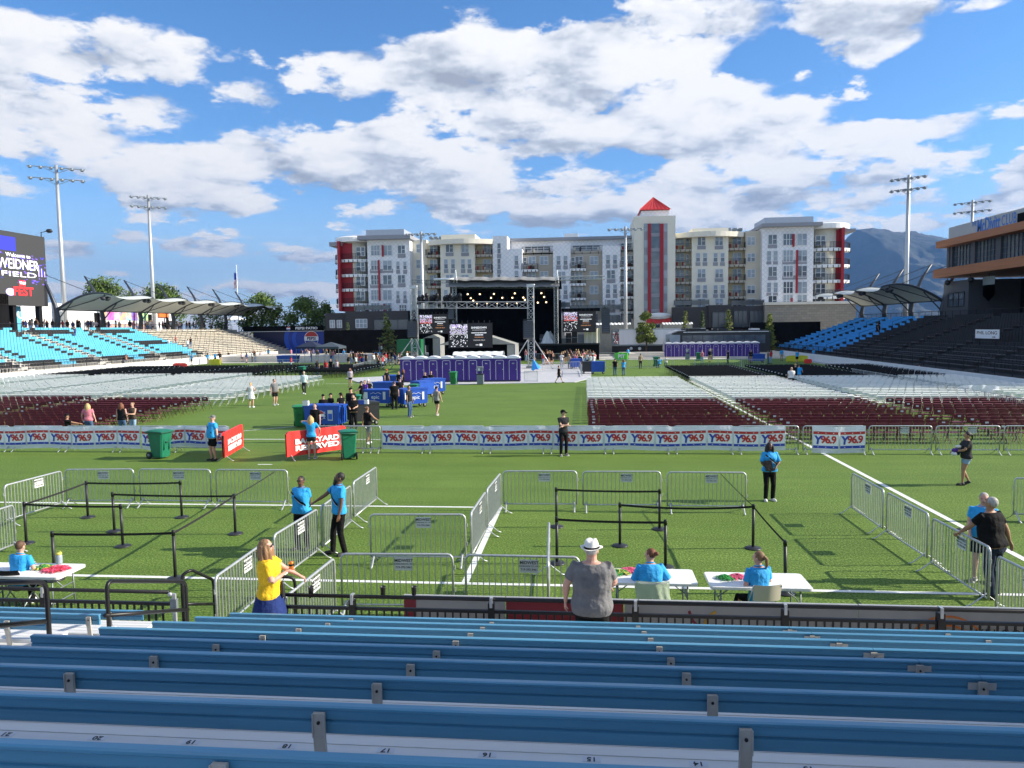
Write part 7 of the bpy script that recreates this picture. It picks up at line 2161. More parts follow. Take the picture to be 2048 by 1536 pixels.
names = ['nearest blue bleacher bench at the bottom edge', 'second nearest blue bleacher bench, with the seat numbers showing below its back', 'third nearest blue bleacher bench', 'fourth nearest blue bleacher bench', 'fifth nearest blue bleacher bench, last one in the shade',
         'sixth nearest blue bleacher bench, first one in the sun', 'seventh nearest blue bleacher bench in the sun', 'second blue bleacher bench behind the front walkway', 'front blue bleacher bench right behind the man in the white hat']
for i in range(9):
    px_ = post_xs(i); posts = [px_ + 1.83 * k for k in range(-12, 12)]
    jx = {3: G(2040, 1370, Zr(3)).x, 4: G(1885, 1345, Zr(4)).x, 5: G(1788, 1318, Zr(5)).x, 6: G(1712, 1300, Zr(6)).x, 7: G(1652, 1282, Zr(7)).x, 8: G(1605, 1268, Zr(8)).x}.get(i)
    joint = min(posts, key=lambda p: abs(p - jx)) if jx else None
    nums = None
    if i == 1:
        x17 = G(773, 1501, Zr(1) - SEAT_D).x; x16 = G(975, 1511, Zr(1) - SEAT_D).x; dx = x16 - x17
        nums = [(x17 + dx * (17 - n_), str(n_)) for n_ in range(12, 22)]
    bench(names[i], i, XAR, 13.5, posts, joint, nums)
NL = {8: 'front blue bench left of the stair aisle', 7: 'second blue bench left of the stair aisle', 6: 'third blue bench left of the stair aisle, under the handrail'}
for i in (8, 7, 6): bench(NL[i], i, -13.5, XAL, [XAL - .45 - 1.83 * k for k in range(7)] if i != 7 else [XAL - .12 - 1.83 * k for k in range(7)])
dk = thing('bleacher_deck', 'grey metal stepped deck carrying the near blue benches', 'bleacher')
for i in range(-2, 9):
    y0 = Yr(i) + .04 - .02 if i < 0 else Yr(i) - .02; z = Zr(i) - TREAD_D
    y0 = Yr(0) + (i * TD) - .02
    b = MB(); b.box((-14, y0, z - .05), (14, y0 + TD + .03, z), M['tread'])
    b.box((-14, y0 + TD, z - RISE - .0), (14, y0 + TD + .03, z - .05), M['alu'])
    for k in range(6): b.box((-14, y0 + .06 + k * .135, z + .0005), (14, y0 + .16 + k * .135, z + .003), M['tread'])
    b.build('tread', dk)
WY0 = Yr(0) + 9 * TD - .02; WZ = Zr(8) - TREAD_D - RISE
FENY = G(1300, 1206, CAMZ - .3725 * 10.4 + .0).y
b = MB(); b.box((-14, WY0, WZ - .12), (14, FENY + .25, WZ), M['concrete']); b.box((-14, FENY + .0, -.05), (14, FENY + .24, WZ - .12), M['panel_dark']); b.build('walkway', dk)
for i in range(3, 9):
    b = MB(); y0 = Yr(0) + i * TD; z = Zr(i) - TREAD_D; b.box((XAL + .10, y0 - .30 - .04, z - .0), (XAR - .05, y0 - .03, z + RISE / 2), M['tread']); b.box((XAL + .10, y0 - .05 - .04, z + RISE / 2), (XAR - .05, y0 - .03, z + RISE / 2 + .004), M['number_plate']); b.build('aisle_step', dk)
FZ = CAMZ - .3725 * 10.4
def fence(label, x0, x1, post0, step=2.04):
    t = thing('fence', label, 'fence', (0, FENY, 0))
    b = MB(); b.tube([(x0, 0, FZ), (x1, 0, FZ)], .028, M['black_metal'], n=10); b.build('top_rail', t)
    b = MB(); b.box((x0, -.022, FZ - .20), (x1, .022, FZ - .155), M['black_metal']); b.box((x0, -.022, WZ + .08), (x1, .022, WZ + .125), M['black_metal']); b.build('rail', t)
    b = MB(); n = int((x1 - x0) / .112)
    for k in range(1, n):
        x = x0 + (x1 - x0) * k / n; b.box((x - .012, -.012, WZ + .1), (x + .012, .012, FZ - .18), M['black_metal'])
    b.build('bars', t)
    x = post0
    while x > x0: x -= step
    x += step
    while x < x1:
        b = MB(); b.box((x - .045, -.045, 0), (x + .045, .045, FZ - .05), M['black_metal']); b.box((x - .02, -.05, FZ - .11), (x + .02, .05, FZ + .035), M['galv']); b.build('post', t); x += step
    return t
xg = G(345, 1180, FZ).x; xr0 = G(560, 1188, FZ).x
fence('black metal fence with vertical bars before the near walkway', xr0, 13.5, G(1271, 1207, FZ).x)
fence('black metal fence left of the stair gate, before the boy at the table', -13.5, xg, G(352, 1180, FZ).x - .02)
for k, x in enumerate((553, 622, 766, 828)):
    p = G(x, 1186, FZ + .02); b = MB(); b.lathe([(.035, -.02), (.04, .09), (.046, .10), (.038, .095), (.03, -.01)], M['black_plastic'], 14); b.box((-.012, -.05, -.06), (.012, .03, .02), M['black_metal'])
    o = b.build('cup_holder'); o.location = p; setp(o, ('black cup holder on the fence rail beside the woman in yellow', 'black cup holder on the fence rail below the slanting barrier', 'left one of the two black cup holders in the middle of the fence', 'right one of the two black cup holders in the middle of the fence')[k], 'cup holder')
D('board_white', (.38, .37, .35), .6, var=.06, vs=3); D('board_red', (.24, .018, .03), .5, var=.08, vs=3); D('logo_orange', (.62, .18, .03), .5); D('logo_gold', (.60, .34, .04), .5)
AYY = FENY + .32
def board(label, px0, px1, parts=(), mt='board_white'):
    a = AY(px0, 1200, AYY).x; c = AY(px1, 1200, AYY).x; zt = FZ - .085
    t = thing('advertising_board', label, 'advertising board', (a, AYY, 0)); b = MB(); b.box((0, 0, .0), (c - a, .03, zt), M[mt]); b.box((0, -.012, zt - .012), (c - a, .035, zt + .006), M['alu']); b.build('panel', t)
    for k in range(3): pass
    q = MB(); fn = False
    for f in parts: f(q, a, c, zt); fn = True
    if fn: q.build('print', t)
    return t
board('white advertising board with a dark red left end', 808, 1010, [lambda q, a, c, z: q.box((0, -.006, .02), ((c - a) * .12, -.001, z - .02), M['board_red'])])
board('dark red advertising board left and right of the man in the white hat', 1012, 1247, (), 'board_red')
board('short white advertising board beside the dark red one', 1249, 1276)
def strokes(q, a, c, z):
    x = AY(1378, 1220, AYY).x - a
    q.tube([(x, -.008, z - .14), (x + .05, -.008, z - .28), (x + .18, -.008, z - .42)], .022, M['board_red'], n=5); q.tube([(x + .38, -.008, z - .14), (x + .26, -.008, z - .22), (x + .2, -.008, z - .42)], .022, M['logo_gold'], n=5)
board('long white advertising board with red and gold strokes', 1278, 1716, [strokes])
def arcs(q, a, c, z):
    x = AY(1895, 1240, AYY).x - a
    for r in (.55, .42): q.tube([(x + r * math.cos(R(d_)), -.008, z - .68 + r * math.sin(R(d_))) for d_ in range(15, 166, 10)], .016, M['logo_orange'], n=5)
    q.text('WELCOME', .16, M['number'], upright((AY(2010, 1265, AYY).x - a, -.012, z - .36)), spacing=1.3)
board('white advertising board with orange arcs at the lower right', 1718, 2200, [arcs])
def railtube(label, curves, posts=()):
    t = thing('handrail', label, 'handrail', (0, 0, 0))
    for nm, pts in curves:
        b = MB()
        P_ = [V(p) for p in pts]; Q = [P_[0]]
        for a, b_, c in zip(P_, P_[1:], P_[2:]):
            r = .11; p0 = b_ + (a - b_).normalized() * min(r, (a - b_).length * .4); p1 = b_ + (c - b_).normalized() * min(r, (c - b_).length * .4)
            for k in range(6):
                u = k / 5; Q.append(p0 * (1 - u) ** 2 + b_ * 2 * u * (1 - u) + p1 * u * u)
        Q.append(P_[-1]); b.tube(Q, .024, M['black_metal'], n=10); b.build(nm, t)
    return t
XM = (XAL + XAR) / 2
def on_x(px, py, X=None):  # point on the mid aisle plane
    return AX(px, py, XM if X is None else X)
a0 = on_x(206, 1250); a1 = on_x(213, 1162); a2 = on_x(371, 1163); a3 = on_x(377, 1240)
a0.z = 0.6; a3.z = .3
railtube('black aisle handrail between the left benches and the long benches', [('rail', [(XM, a1.y, a0.z), (XM, a1.y, a1.z), (XM, a2.y, a2.z), (XM, a2.y, a3.z)]), ('mid_rail', [on_x(210, 1231), on_x(376, 1219)])])
c1 = on_x(92, 1163); 
railtube('black aisle handrail cut by the left picture edge', [('rail', [(XM, c1.y, .8), (XM, c1.y, c1.z), (XM, c1.y - 2.6, c1.z + 2.6 * RISE / TD)]), ('mid_rail', [on_x(90, 1243), (XM, c1.y - 2.6, on_x(90, 1243).z + 2.6 * RISE / TD)])])
s1 = AY(361, 1148, FENY + .1); s2 = AY(386, 1138, FENY + .1)
rx0 = AY(363, 1150, FENY + .0); 
p_a = G(363, 1150, FZ + .22); p_b = p_a + V((.10, .10, .05)); p_c = G(427, 1160, .95)
railtube('black bent stair rail at the gate down to the grass', [('rail', [(p_a.x, p_a.y, WZ), p_a, p_b, p_c, (p_c.x, p_c.y, 0)]), ('mid_rail', [(p_a.x, p_a.y, p_a.z - .45), (p_c.x, p_c.y, p_c.z - .40)])])
p_a = G(574, 1153, FZ + .16); p_b = V((p_a.x - .35, p_a.y - .12, p_a.z + .02)); p_c = V((p_a.x + .10, p_a.y + .05, 0))
railtube('black bent rail under the hand of the woman in yellow', [('rail', [(p_b.x - .05, p_b.y - .02, WZ), p_b, p_a, (p_c.x, p_c.y, p_a.z - .05), p_c])])
b = MB(); b.box((xg + .05, -.02, WZ + .05), (xg + .10, .02, FZ - .02), M['galv']); b.lathe([(.03, 0), (.03, .03)], M['galv'], 12, rotT((xg + .03, -.02, FZ - .02), 0, PI / 2)); b.box((xg + .02, -.03, FZ - .25), (xg + .12, .03, FZ - .1), M['galv_dark'])
o = b.build('gate_latch'); o.location = (0, FENY, 0); setp(o, 'steel gate latch at the end of the left fence', 'latch')
D('roof_metal', (.55, .56, .57), .5, .2)
ye = (Yr(4) + Yr(5)) / 2 + .25
RZ = 11.0
def roofshift(z): return (RZ - z) / math.tan(SUN_EL)
ysh = roofshift(Zr(4)) * SUN_AZ_VEC.y
rf = thing('shade_roof', 'unseen metal roof added to shade the near benches', 'roof', (0, 0, 0))  # out of view, added so its front edge casts the shade line on the benches
b = MB(); b.box((4.0, -9, RZ), (46, ye + ysh, RZ + .25), M['roof_metal']); b.build('roof', rf)
for x in (8, 16, 24, 32, 40, 45):
    b = MB(); b.tube([(x, -6, 0), (x, -6, RZ)], .2, M['steel_gray'], n=8); b.tube([(x, -6, RZ - .4), (x, ye + ysh - .3, RZ - .15)], .14, M['steel_gray'], n=6); b.build('column', rf)
def table(label, g, L_=1.83, W_=.76, rz=0, H=.74):
    t = thing('folding_table', label, 'folding table', (g.x, g.y, 0), rz)
    b = MB(); h, w, r = L_ / 2, W_ / 2, .06
    poly = []
    for cx, cy, a0 in ((h - r, w - r, 0), (-h + r, w - r, 90), (-h + r, -w + r, 180), (h - r, -w + r, 270)):
        for k in range(5): a = R(a0 + 22.5 * k); poly.append((cx + r * math.cos(a), cy + r * math.sin(a)))
    b.prism(poly, H - .045, H - .004, M['white_plastic']); b.prism([(x * .99, y * .985) for x, y in poly], H - .004, H, M['white_plastic']); b.build('tabletop', t)
    for s in (-1, 1):
        x = s * h * .78
        for sy in (-1, 1):
            q = MB(); q.tube([(x, sy * w * .70, H - .05), (x, sy * w * .74, 0)], .014, M['galv_dark'], n=8); q.build('leg', t)
        q = MB(); q.tube([(x, -w * .74, .22), (x, w * .74, .22)], .011, M['galv_dark'], n=6); q.tube([(x, 0, H - .3), (x - s * .32, 0, H - .06)], .010, M['galv_dark'], n=6); q.tube([(x, -w * .7, H - .3), (x, w * .7, H - .3)], .010, M['galv_dark'], n=6); q.build('brace', t)
    return t
gR = G(146, 1141, .74); gT0 = V((gR.x - .92, gR.y, 0))
table('white folding table in front of the seated boy at the left edge', gT0)
gT1 = (G(1215, 1148, .74) + G(1391, 1155, .74)) / 2; table('white folding table before the seated woman with a bun', V((gT1.x, gT1.y, 0)), L_=G(1391, 1155, .74).x - G(1215, 1148, .74).x)
gT2 = (G(1414, 1158, .74) + G(1614, 1162, .74)) / 2; table('white folding table before the seated woman with a long ponytail', V((gT2.x, gT2.y, 0)), L_=G(1614, 1162, .74).x - G(1414, 1158, .74).x)
for n_, c_ in (('wb_green', (.03, .28, .04)), ('wb_yellow', (.62, .60, .10)), ('wb_pink', (.78, .12, .22)), ('wb_red', (.65, .03, .05))): D(n_, c_, .45)
def pile(label, g, cols, r, n, h=.05):
    rnd = random.Random(int(g.x * 1000)); b = MB()
    for i in range(n):
        a = rnd.uniform(0, 2 * PI); q = r * math.sqrt(rnd.random()); x, y = q * math.cos(a) * 1.2, q * math.sin(a); z = .006 + h * (1 - q / r) * rnd.random()
        d = rnd.uniform(0, PI); L_ = rnd.uniform(.05, .09); dx, dy = math.cos(d) * L_, math.sin(d) * L_
        m_ = M[rnd.choice(cols)]
        b.tube([(x - dx, y - dy, z), (x - dx * .3, y - dy * .3, z + .025), (x + dx * .4, y + dy * .4, z + .02), (x + dx, y + dy, z)], 1, m_, n=4, rs=[(.009, .0025)] * 4)
    o = b.build('wristbands'); o.location = g; return setp(o, label, 'wristbands')
pile('loose pile of green and yellow wristbands on the left part of the right middle table', G(1238, 1146, .745), ['wb_green', 'wb_green', 'wb_yellow'], .15, 120)
pile('loose pile of pink wristbands beside the seated woman with a bun', G(1259, 1142, .745), ['wb_pink'], .12, 90)
pile('small bunch of green wristbands on the right table', G(1449, 1157, .745), ['wb_green'], .10, 60)
pile('small bunch of pink wristbands on the right table', G(1475, 1155, .745), ['wb_pink'], .11, 70)
pile('flat heap of red wristbands on the left table', G(112, 1139, .745), ['wb_red', 'wb_pink'], .18, 150, .03)
pile('yellow wristbands beside the red ones on the left table', G(87, 1136, .745), ['wb_yellow', 'wb_green'], .12, 70)
b = MB(); b.lathe([(.052, 0), (.055, .02), (.055, .14), (.045, .17)], M['win_blind'], 16); g = G(119, 1127, .745); o = b.build('drink_bottle'); o.location = g; setp(o, 'clear drink bottle with a yellow lid on the left table', 'bottle')
q = MB(); q.lathe([(.05, .17), (.05, .205), (.02, .21)], M['wb_yellow'], 16); q.tube([(-.04, 0, .20), (-.03, 0, .235), (.03, 0, .235), (.04, 0, .20)], .006, M['wb_yellow'], n=6); q.build('lid', o)
def field_chair(label, g, rz, mt='white_plastic', cloth_=False):
    t = thing('folding_chair', label, 'folding chair', g, rz); c = M[mt]
    b = MB(); b.prism([(-.20, -.02), (.20, -.02), (.21, .36), (-.21, .36)], .43, .45, c); b.build('seat', t)
    b = MB(); b.grid(lambda u, v_: (-.225 + .45 * u, -.08 - .05 * math.sin(PI * u) - .04 * v_, .56 + .27 * v_), 10, 4, c); b.grid(lambda u, v_: (.225 - .45 * u, -.065 - .05 * math.sin(PI * u) - .04 * v_, .56 + .27 * v_), 10, 4, c); b.build('backrest', t)
    f = MB()
    for x in (-.23, .23): f.tube([(x, .42, 0), (x, -.12, .82)], .013, M['galv'], n=6); f.tube([(x * .94, -.16, 0), (x * .94, .30, .43)], .013, M['galv'], n=6)
    f.tube([(-.22, -.1, .12), (.22, -.1, .12)], .01, M['galv'], n=5); f.build('frame', t)
    return t
def foot(px, py, z=0): return G(px, py, z)
def hat_pos(px, py, H, z0):  # ground point below a head top seen at px,py, standing on height z0
    g = G(px, py, z0 + H); return V((g.x, g.y, z0))
p = hat_pos(1183, 1080, 1.86, WZ)
t, wr, el, HT = person('big man in a grey t-shirt and white hat seen from behind at the fence', p, -6, 1.86, 'skin_pink', 'hair_grey', 'short', 'c_grey', .70, 'c_black', 'shorts', girth=1.42, lod=0,
    hands=[(-.34, .06, .92), (.20, .34, 1.04)], elbows=[(-1, -.6, 0), (.9, -.5, -.3)], hat='fedora', head=(-6, 0), hem=.82)
p = hat_pos(533, 1077, 1.70, WZ)
t, wr, el, HT = person('woman in a yellow t-shirt and navy skirt with long wavy hair holding an orange can', p, -74, 1.70, 'skin_pink', 'hair_lightbrown', 'long', 'c_yellow', .68, 'c_navy', 'skirt', girth=1.18, lod=0, fem=1,
    hands=[(-.16, .44, 1.10), (.04, .27, 1.24)], elbows=[(-.6, -.4, -1), (.5, -.5, -1)], glasses=True, head=(-4, -6), curl=1.3)
K = 1.70 / 1.75
hw_ = t.matrix_world if False else (Matrix.Translation(p) @ Matrix.Rotation(R(-74), 4, 'Z'))
c_ = hw_ @ (wr[1] + (wr[1] - el[1]).normalized() * .06 + V((0, 0, .05)))
c_ = hw_ @ (wr[1] + (wr[1] - el[1]).normalized() * .07 + V((.0, .015, .045)))
b = MB(); D('can_orange', (.75, .22, .03), .3, .4); b.lathe([(.026, -.06), (.033, -.05), (.033, .052), (.027, .062)], M['can_orange'], 18); b.lathe([(.0335, .0), (.0335, .03)], M['c_black'], 18)
o = b.build('drink_can'); o.location = c_; setp(o, 'orange drink can in the hand of the woman in yellow', 'can')
c_ = hw_ @ V((.03, .20, .93))
b = MB(); b.lathe([(.030, -.10), (.034, -.09), (.034, .07), (.022, .10), (.022, .13)], M['black_plastic'], 16); b.tube([(0, 0, .12), (.02, .02, .20), (0, .03, .26)], .006, M['c_black'], n=5)
o = b.build('water_bottle'); o.location = c_; setp(o, 'black water bottle hanging from the hand of the woman in yellow', 'bottle')
BL = 'c_polo'
g1 = G(1303, 1106, 1.24); g1.z = 0
field_chair('folding chair draped with a pale green jacket under the woman with a bun', g1 + V((0, -.14, 0)), 0)
person('seated woman with a reddish hair bun in a sky blue polo at the middle table', g1, 6, 1.66, 'skin_pink', 'hair_auburn', 'bun', BL, .95, 'c_black', 'long', girth=1.22, lod=0, fem=.6, sit=.46, lean=14,
    hands=[(-.14, .36, .80), (.20, .34, .80)], elbows=[(-.7, -.3, -1), (.8, -.3, -1)], head=(48, -8), collar=True)
b = MB()
D('mint_jacket', (.50, .60, .44), .85, bump=.5, bs=12, var=.06, vs=6)
b.grid(lambda u, v_: (-.27 + .54 * u + .03 * math.sin(v_ * 5), -.17 - .06 * math.sin(PI * u) + .012 * math.sin(u * 26) * (1 - v_) - .02 * (1 - v_), .30 + .535 * v_ - .05 * abs(math.sin(u * 9)) * (1 - v_)), 40, 8, M['mint_jacket'])
b.grid(lambda u, v_: (.27 - .54 * u, -.13 - .05 * math.sin(PI * u) + .06 * v_, .50 + .34 * v_), 30, 5, M['mint_jacket'])
o = b.build('jacket'); o.location = g1 + V((0, -.14, 0)); setp(o, 'pale green jacket hung over the back of a folding chair', 'jacket')
g2 = G(1520, 1110, 1.24); g2.z = 0
field_chair('cream folding chair under the seated woman with the long ponytail', g2 + V((.05, -.14, 0)), R(8), 'bench_cream')
person('seated woman with a long brown ponytail in a sky blue polo at the right table', g2, 16, 1.66, 'skin_pink', 'hair_lightbrown', 'tail', BL, .72, 'c_black', 'long', girth=1.05, lod=0, fem=.6, sit=.46, lean=6,
    hands=[(-.18, .24, .66), (.16, .36, .80)], elbows=[(-.5, -.5, -1), (.6, -.4, -1)], feet=[(-.34, .30, .08), (-.12, .34, .08)], head=(35, -6), collar=True)
g3 = G(32, 1089, 1.22); g3.z = 0
field_chair('black folding chair under the boy at the left table', g3 + V((0, -.14, 0)), 0, 'black_chair')
person('boy with short brown hair in a sky blue polo seated at the left table', g3, -4, 1.64, 'skin_light', 'hair_brown', 'short', BL, .62, 'c_black', 'long', girth=.98, lod=0, sit=.46, lean=10,
    hands=[(-.14, .38, .80), (.26, .32, .78)], elbows=[(-.6, -.3, -1), (.6, -.3, -1)], feet=[(-.1, .4, .08), (.36, .22, .08)], head=(6, -10), collar=True, shoes='shoe_white')
p = foot(606, 1098)
person('woman in dark sunglasses and a sky blue polo standing with her hands behind her back', p, 168, 1.70, 'skin_brown', 'hair_black', 'short', BL, .66, 'c_black', 'long', girth=1.22, lod=0, fem=1,
    hands=[(-.08, -.20, .90), (.08, -.20, .90)], elbows=[(-1, -.6, 0), (1, -.6, 0)], glasses=True, sash=True, collar=True, head=(0, -4))
p = foot(681, 1108)
person('tall bearded man in a sky blue polo resting one hand on the barrier', p, 128, 1.86, 'skin_brown', 'hair_black', 'short', BL, .66, 'c_black', 'long', girth=1.02, lod=0,
    hands=[(-.24, .10, .80), (.18, .62, 1.04)], elbows=[(-.6, -1, 0), (.5, -.5, -1)], beard=True, sash=True, collar=True, head=(-22, -12), feet=[(-.12, -.05, .08), (.12, .12, .08)])
p = foot(1538, 1001)
person('woman with long dark hair in a sky blue polo holding a black folder', p, 184, 1.68, 'skin_dark', 'hair_black', 'dreads', BL, .95, 'c_black', 'long', 'shoe_white', girth=1.15, lod=0, fem=1,
    hands=[(-.10, .26, 1.05), (.14, .24, 1.0)], elbows=[(-1, -.4, -.4), (1, -.4, -.4)], sash=True, collar=True)
b = MB(); b.box((-.11, -.012, -.15), (.11, .012, .15), M['c_black']); o = b.build('folder'); o.location = p + V((-.09, -.27, 1.05)); o.rotation_euler = (R(-30), 0, R(10)); setp(o, 'black folder held by the woman with long dark hair', 'folder')
p = foot(1984, 1192)
person('grey haired man in a black t-shirt leaning over the barrier on the right', p, 28, 1.84, 'skin_tan', 'hair_grey', 'short', 'c_black', .66, 'c_dkjeans', 'long', girth=1.32, lod=0,
    hands=[(-.24, .52, .98), (.36, -.04, .92)], elbows=[(-.7, -.2, -1), (1, -.8, 0)], lean=10, head=(10, -18), feet=[(-.16, -.1, .08), (.18, .05, .08)])
T_ = Matrix.Translation(p) @ Matrix.Rotation(R(28), 4, 'Z')
b = MB(); b.box((-.035, -.07, -.005), (.035, .07, .005), M['lens_black']); o = b.build('phone'); o.matrix_world = Matrix.Translation(AY(1921, 1062, (T_ @ V((-.30, .68, 1.1))).y)) @ Matrix.Rotation(R(20), 4, 'Z') @ Matrix.Rotation(R(35), 4, 'X'); setp(o, 'dark phone in the left hand of the man in black', 'phone')
person('man in a blue polo and black shorts half hidden behind the man in black', foot(1962, 1162), 150, 1.74, 'skin_pink', 'hair_grey', 'short', BL, .66, 'c_black', 'shorts', 'shoe_grey', girth=1.15, lod=1, hands=[(-.2, .2, .95), (.2, .2, .95)], collar=True)
p = foot(1931, 970)
person('woman in black t-shirt and denim shorts walking left with a bundle in her arms', p, 82, 1.66, 'skin_tan', 'hair_black', 'tail', 'c_charcoal', .70, 'c_ltjeans', 'short', 'shoe_black', girth=1.12, lod=1, fem=1, walk=.35,
    hands=[(-.12, .34, 1.12), (.14, .36, 1.08)], elbows=[(-1, -.5, -.6), (1, -.5, -.6)])
b = MB(); rnd = random.Random(2)
for i in range(9): b.ell((rnd.uniform(-.12, .12), rnd.uniform(-.08, .08), rnd.uniform(-.13, .10)), (rnd.uniform(.05, .10), .07, rnd.uniform(.04, .08)), M[rnd.choice(['c_white', 'c_purple', 'c_navy', 'c_white', 'c_grey'])], 10, 7)
o = b.build('clothes_bundle'); q = G(1914, 912, 1.13); o.location = AY(1911, 899, p.y); setp(o, 'bundle of white and purple clothes carried by the walking woman', 'bundle')
person('man in black with a cap standing with crossed arms before the longest radio banner', foot(1127, 911), 200, 1.80, 'skin_light', 'hair_black', 'short', 'c_charcoal', .66, 'c_black', 'long', 'shoe_grey', girth=.98, lod=1,
    hands=[(.10, .20, 1.14), (-.10, .22, 1.17)], elbows=[(-1, -.1, -.4), (1, -.1, -.4)], hat='cap', head=(50, 0), curl=.9)
person('stout man in a grey cap, sky blue polo and black shorts by the red banner', foot(428, 921), 142, 1.78, 'skin_pink', 'hair_grey', 'short', BL, .66, 'c_black', 'shorts', girth=1.35, lod=1,
    hands=[(-.30, -.02, .88), (.30, .0, .88)], hat='cap:c_grey', glasses=True, sash=True, collar=True, head=(14, -10))
person('blonde woman in a sky blue polo and dark shorts, her back turned, at the banner', foot(624, 917), 8, 1.70, 'skin_light', 'hair_blonde', 'long', BL, .66, 'c_charcoal', 'short', 'shoe_grey', girth=1.05, lod=1, fem=.6,
    hands=[(-.16, .14, 1.50), (.30, .12, .98)], elbows=[(-1, .2, .1), (1, -.6, 0)])
person('man with dark grey hair in a black shirt standing behind the blonde woman', foot(632, 884), 172, 1.76, 'skin_pink', 'hair_black', 'short', 'c_black', .66, 'c_black', 'long', lod=1)
person('woman with a brown bun in a black tank top walking behind the banner row', foot(736, 888), -30, 1.68, 'skin_tan', 'hair_brown', 'bun', 'c_black', 0, 'c_grey', 'shorts', 'shoe_white', girth=1.08, lod=1, fem=.6, walk=.45,
    hands=[(-.34, .02, .88), (.30, .30, 1.12)], elbows=[(-1, -.5, 0), (1, -.5, -.5)])
WK = 'workers in black at the drinks carts'
def wk(label, x, ytop, H=1.72, face=0, **k):
    g = G(x, ytop, H); k.setdefault('lod', 1); k.setdefault('group', WK)
    return person(label, V((g.x, g.y, 0)), face, H, k.pop('skin', 'skin_light'), k.pop('hair', 'hair_brown'), k.pop('style', 'short'), k.pop('top', 'c_black'), k.pop('sleeve', .66), k.pop('bottom', 'c_black'), k.pop('legs', 'long'), **k)
wk('worker in a black cap and black t-shirt, leftmost behind the nearest blue cart', 646, 788, 1.68, 200, hat='cap', style='tail')
wk('worker in a black cap looking left, second behind the nearest blue cart', 661, 786, 1.66, 150, hat='cap')
wk('worker with a ponytail and black cap seen from behind at the nearest blue cart', 681, 785, 1.68, 60, hat='cap', style='tail', girth=1.1)
wk('tall broad worker in a black shirt and cap behind the black cart', 701, 775, 1.86, 170, hat='cap', girth=1.4, legs='shorts')
wk('stocky worker with a dark beard reading a card at the black cart', 706, 789, 1.74, 185, girth=1.35, beard=True, hands=[(-.12, .28, 1.1), (.12, .28, 1.08)])
wk('worker in a black cap leaning over the cart lettered epic', 722, 762, 1.70, 120, hat='cap', hands=[(-.1, .4, 1.1), (.1, .4, 1.1)])
wk('worker in a black and purple jersey behind the cart lettered epic', 729, 760, 1.72, 160, top='c_purple')
wk('worker in a white cap standing right of the purple jersey', 736, 758, 1.74, 190, hat='cap:c_white')
wk('worker with an orange cap and grey sleeves at the farthest blue cart', 773, 738, 1.74, 240, hair='hair_auburn', hat='cap:c_orange')
wk('heavy worker in black seen from behind between the carts', 788, 762, 1.78, 20, girth=1.4)
wk('tall worker with folded arms in black behind the heavy worker', 799, 755, 1.80, 200, hat='cap', girth=1.1)
wk('worker with long brown hair bending by the far bin', 806, 738, 1.68, 90, style='long', hair='hair_auburn')
wk('worker in black at the far cart left of the long haired one', 797, 742, 1.66, 150)
wk('worker in black at the far right cart, left one', 850, 744, 1.68, 150, style='tail')
wk('worker in black at the far right cart with a ponytail, right one', 862, 742, 1.68, 210, style='tail', hair='hair_auburn')
person('man in a dark shirt and blue jeans standing right of the heavy worker', foot(819, 834), 250, 1.80, 'skin_tan', 'hair_brown', 'short', 'c_charcoal', .66, 'c_jeans', 'long', 'shoe_grey', girth=1.12, lod=1)
person('woman in a patterned tank top and black shorts walking away at the carts', foot(874, 831), -20, 1.70, 'skin_light', 'hair_black', 'short', 'c_pattern', 0, 'c_black', 'short', 'shoe_grey', lod=1, fem=.5, walk=.6, hat='cap')
person('man in a pale mint shirt and grey trousers walking beside the white chairs', foot(609, 788), 185, 1.80, 'skin_light', 'hair_grey', 'short', 'c_mint', 1.3, 'c_charcoal', 'long', 'shoe_white', girth=1.1, lod=1, walk=.25)
person('heavy man in a grey shirt and black shorts standing left of the white chairs end', foot(550, 810), 240, 1.78, 'skin_pink', 'hair_brown', 'short', 'c_grey', .66, 'c_black', 'shorts', 'shoe_white', girth=1.3, lod=1)
person('woman in a short white dress with raised arms among the left chairs', foot(503, 815), 10, 1.66, 'skin_pink', 'hair_blonde', 'tail', 'c_white', 0, 'c_white', 'skirt', 'shoe_white', girth=1.05, lod=1, fem=.5, hands=[(-.2, .2, 1.15), (.2, .2, 1.15)])
person('woman in a loose lilac top and black boots left of the grey flooring', foot(701, 774), 180, 1.66, 'skin_light', 'hair_auburn', 'long', 'c_lilac', 1.5, 'c_black', 'short', 'shoe_black', lod=1, fem=.6)
GF = 'group of four walking on the left'
person('long haired woman in dark top and jeans, leftmost of four walking', foot(635, 751), 185, 1.72, 'skin_light', 'hair_black', 'long', 'c_charcoal', .6, 'c_jeans', 'long', lod=2, group=GF)
person('woman in a red patterned top with a cowboy hat, second of four walking', foot(652, 750), 180, 1.66, 'skin_light', 'hair_auburn', 'long', 'c_red', .6, 'c_ltjeans', 'shorts', lod=2, group=GF)
person('man in black, third of four walking', foot(662, 748), 180, 1.74, 'skin_light', 'hair_black', 'short', 'c_black', .6, 'c_black', 'long', lod=2, group=GF)
person('woman in a pale tank top and tiny shorts, rightmost of four walking', foot(674, 748), 180, 1.68, 'skin_light', 'hair_brown', 'long', 'c_lilac', 0, 'c_ltjeans', 'short', lod=2, group=GF)
person('boy in black walking left to the chairs across the open grass', foot(1118, 767), -80, 1.60, 'skin_light', 'hair_black', 'short', 'c_black', .8, 'c_black', 'shorts', lod=1, walk=1.0, feet=[(-.09, .40, .08), (.09, -.40, .14)])
person('person in a black top and jeans standing left of the couple behind the white chairs', foot(1230, 751), 5, 1.76, 'skin_light', 'hair_black', 'short', 'c_black', .66, 'c_jeans', 'long', lod=1, girth=1.1)
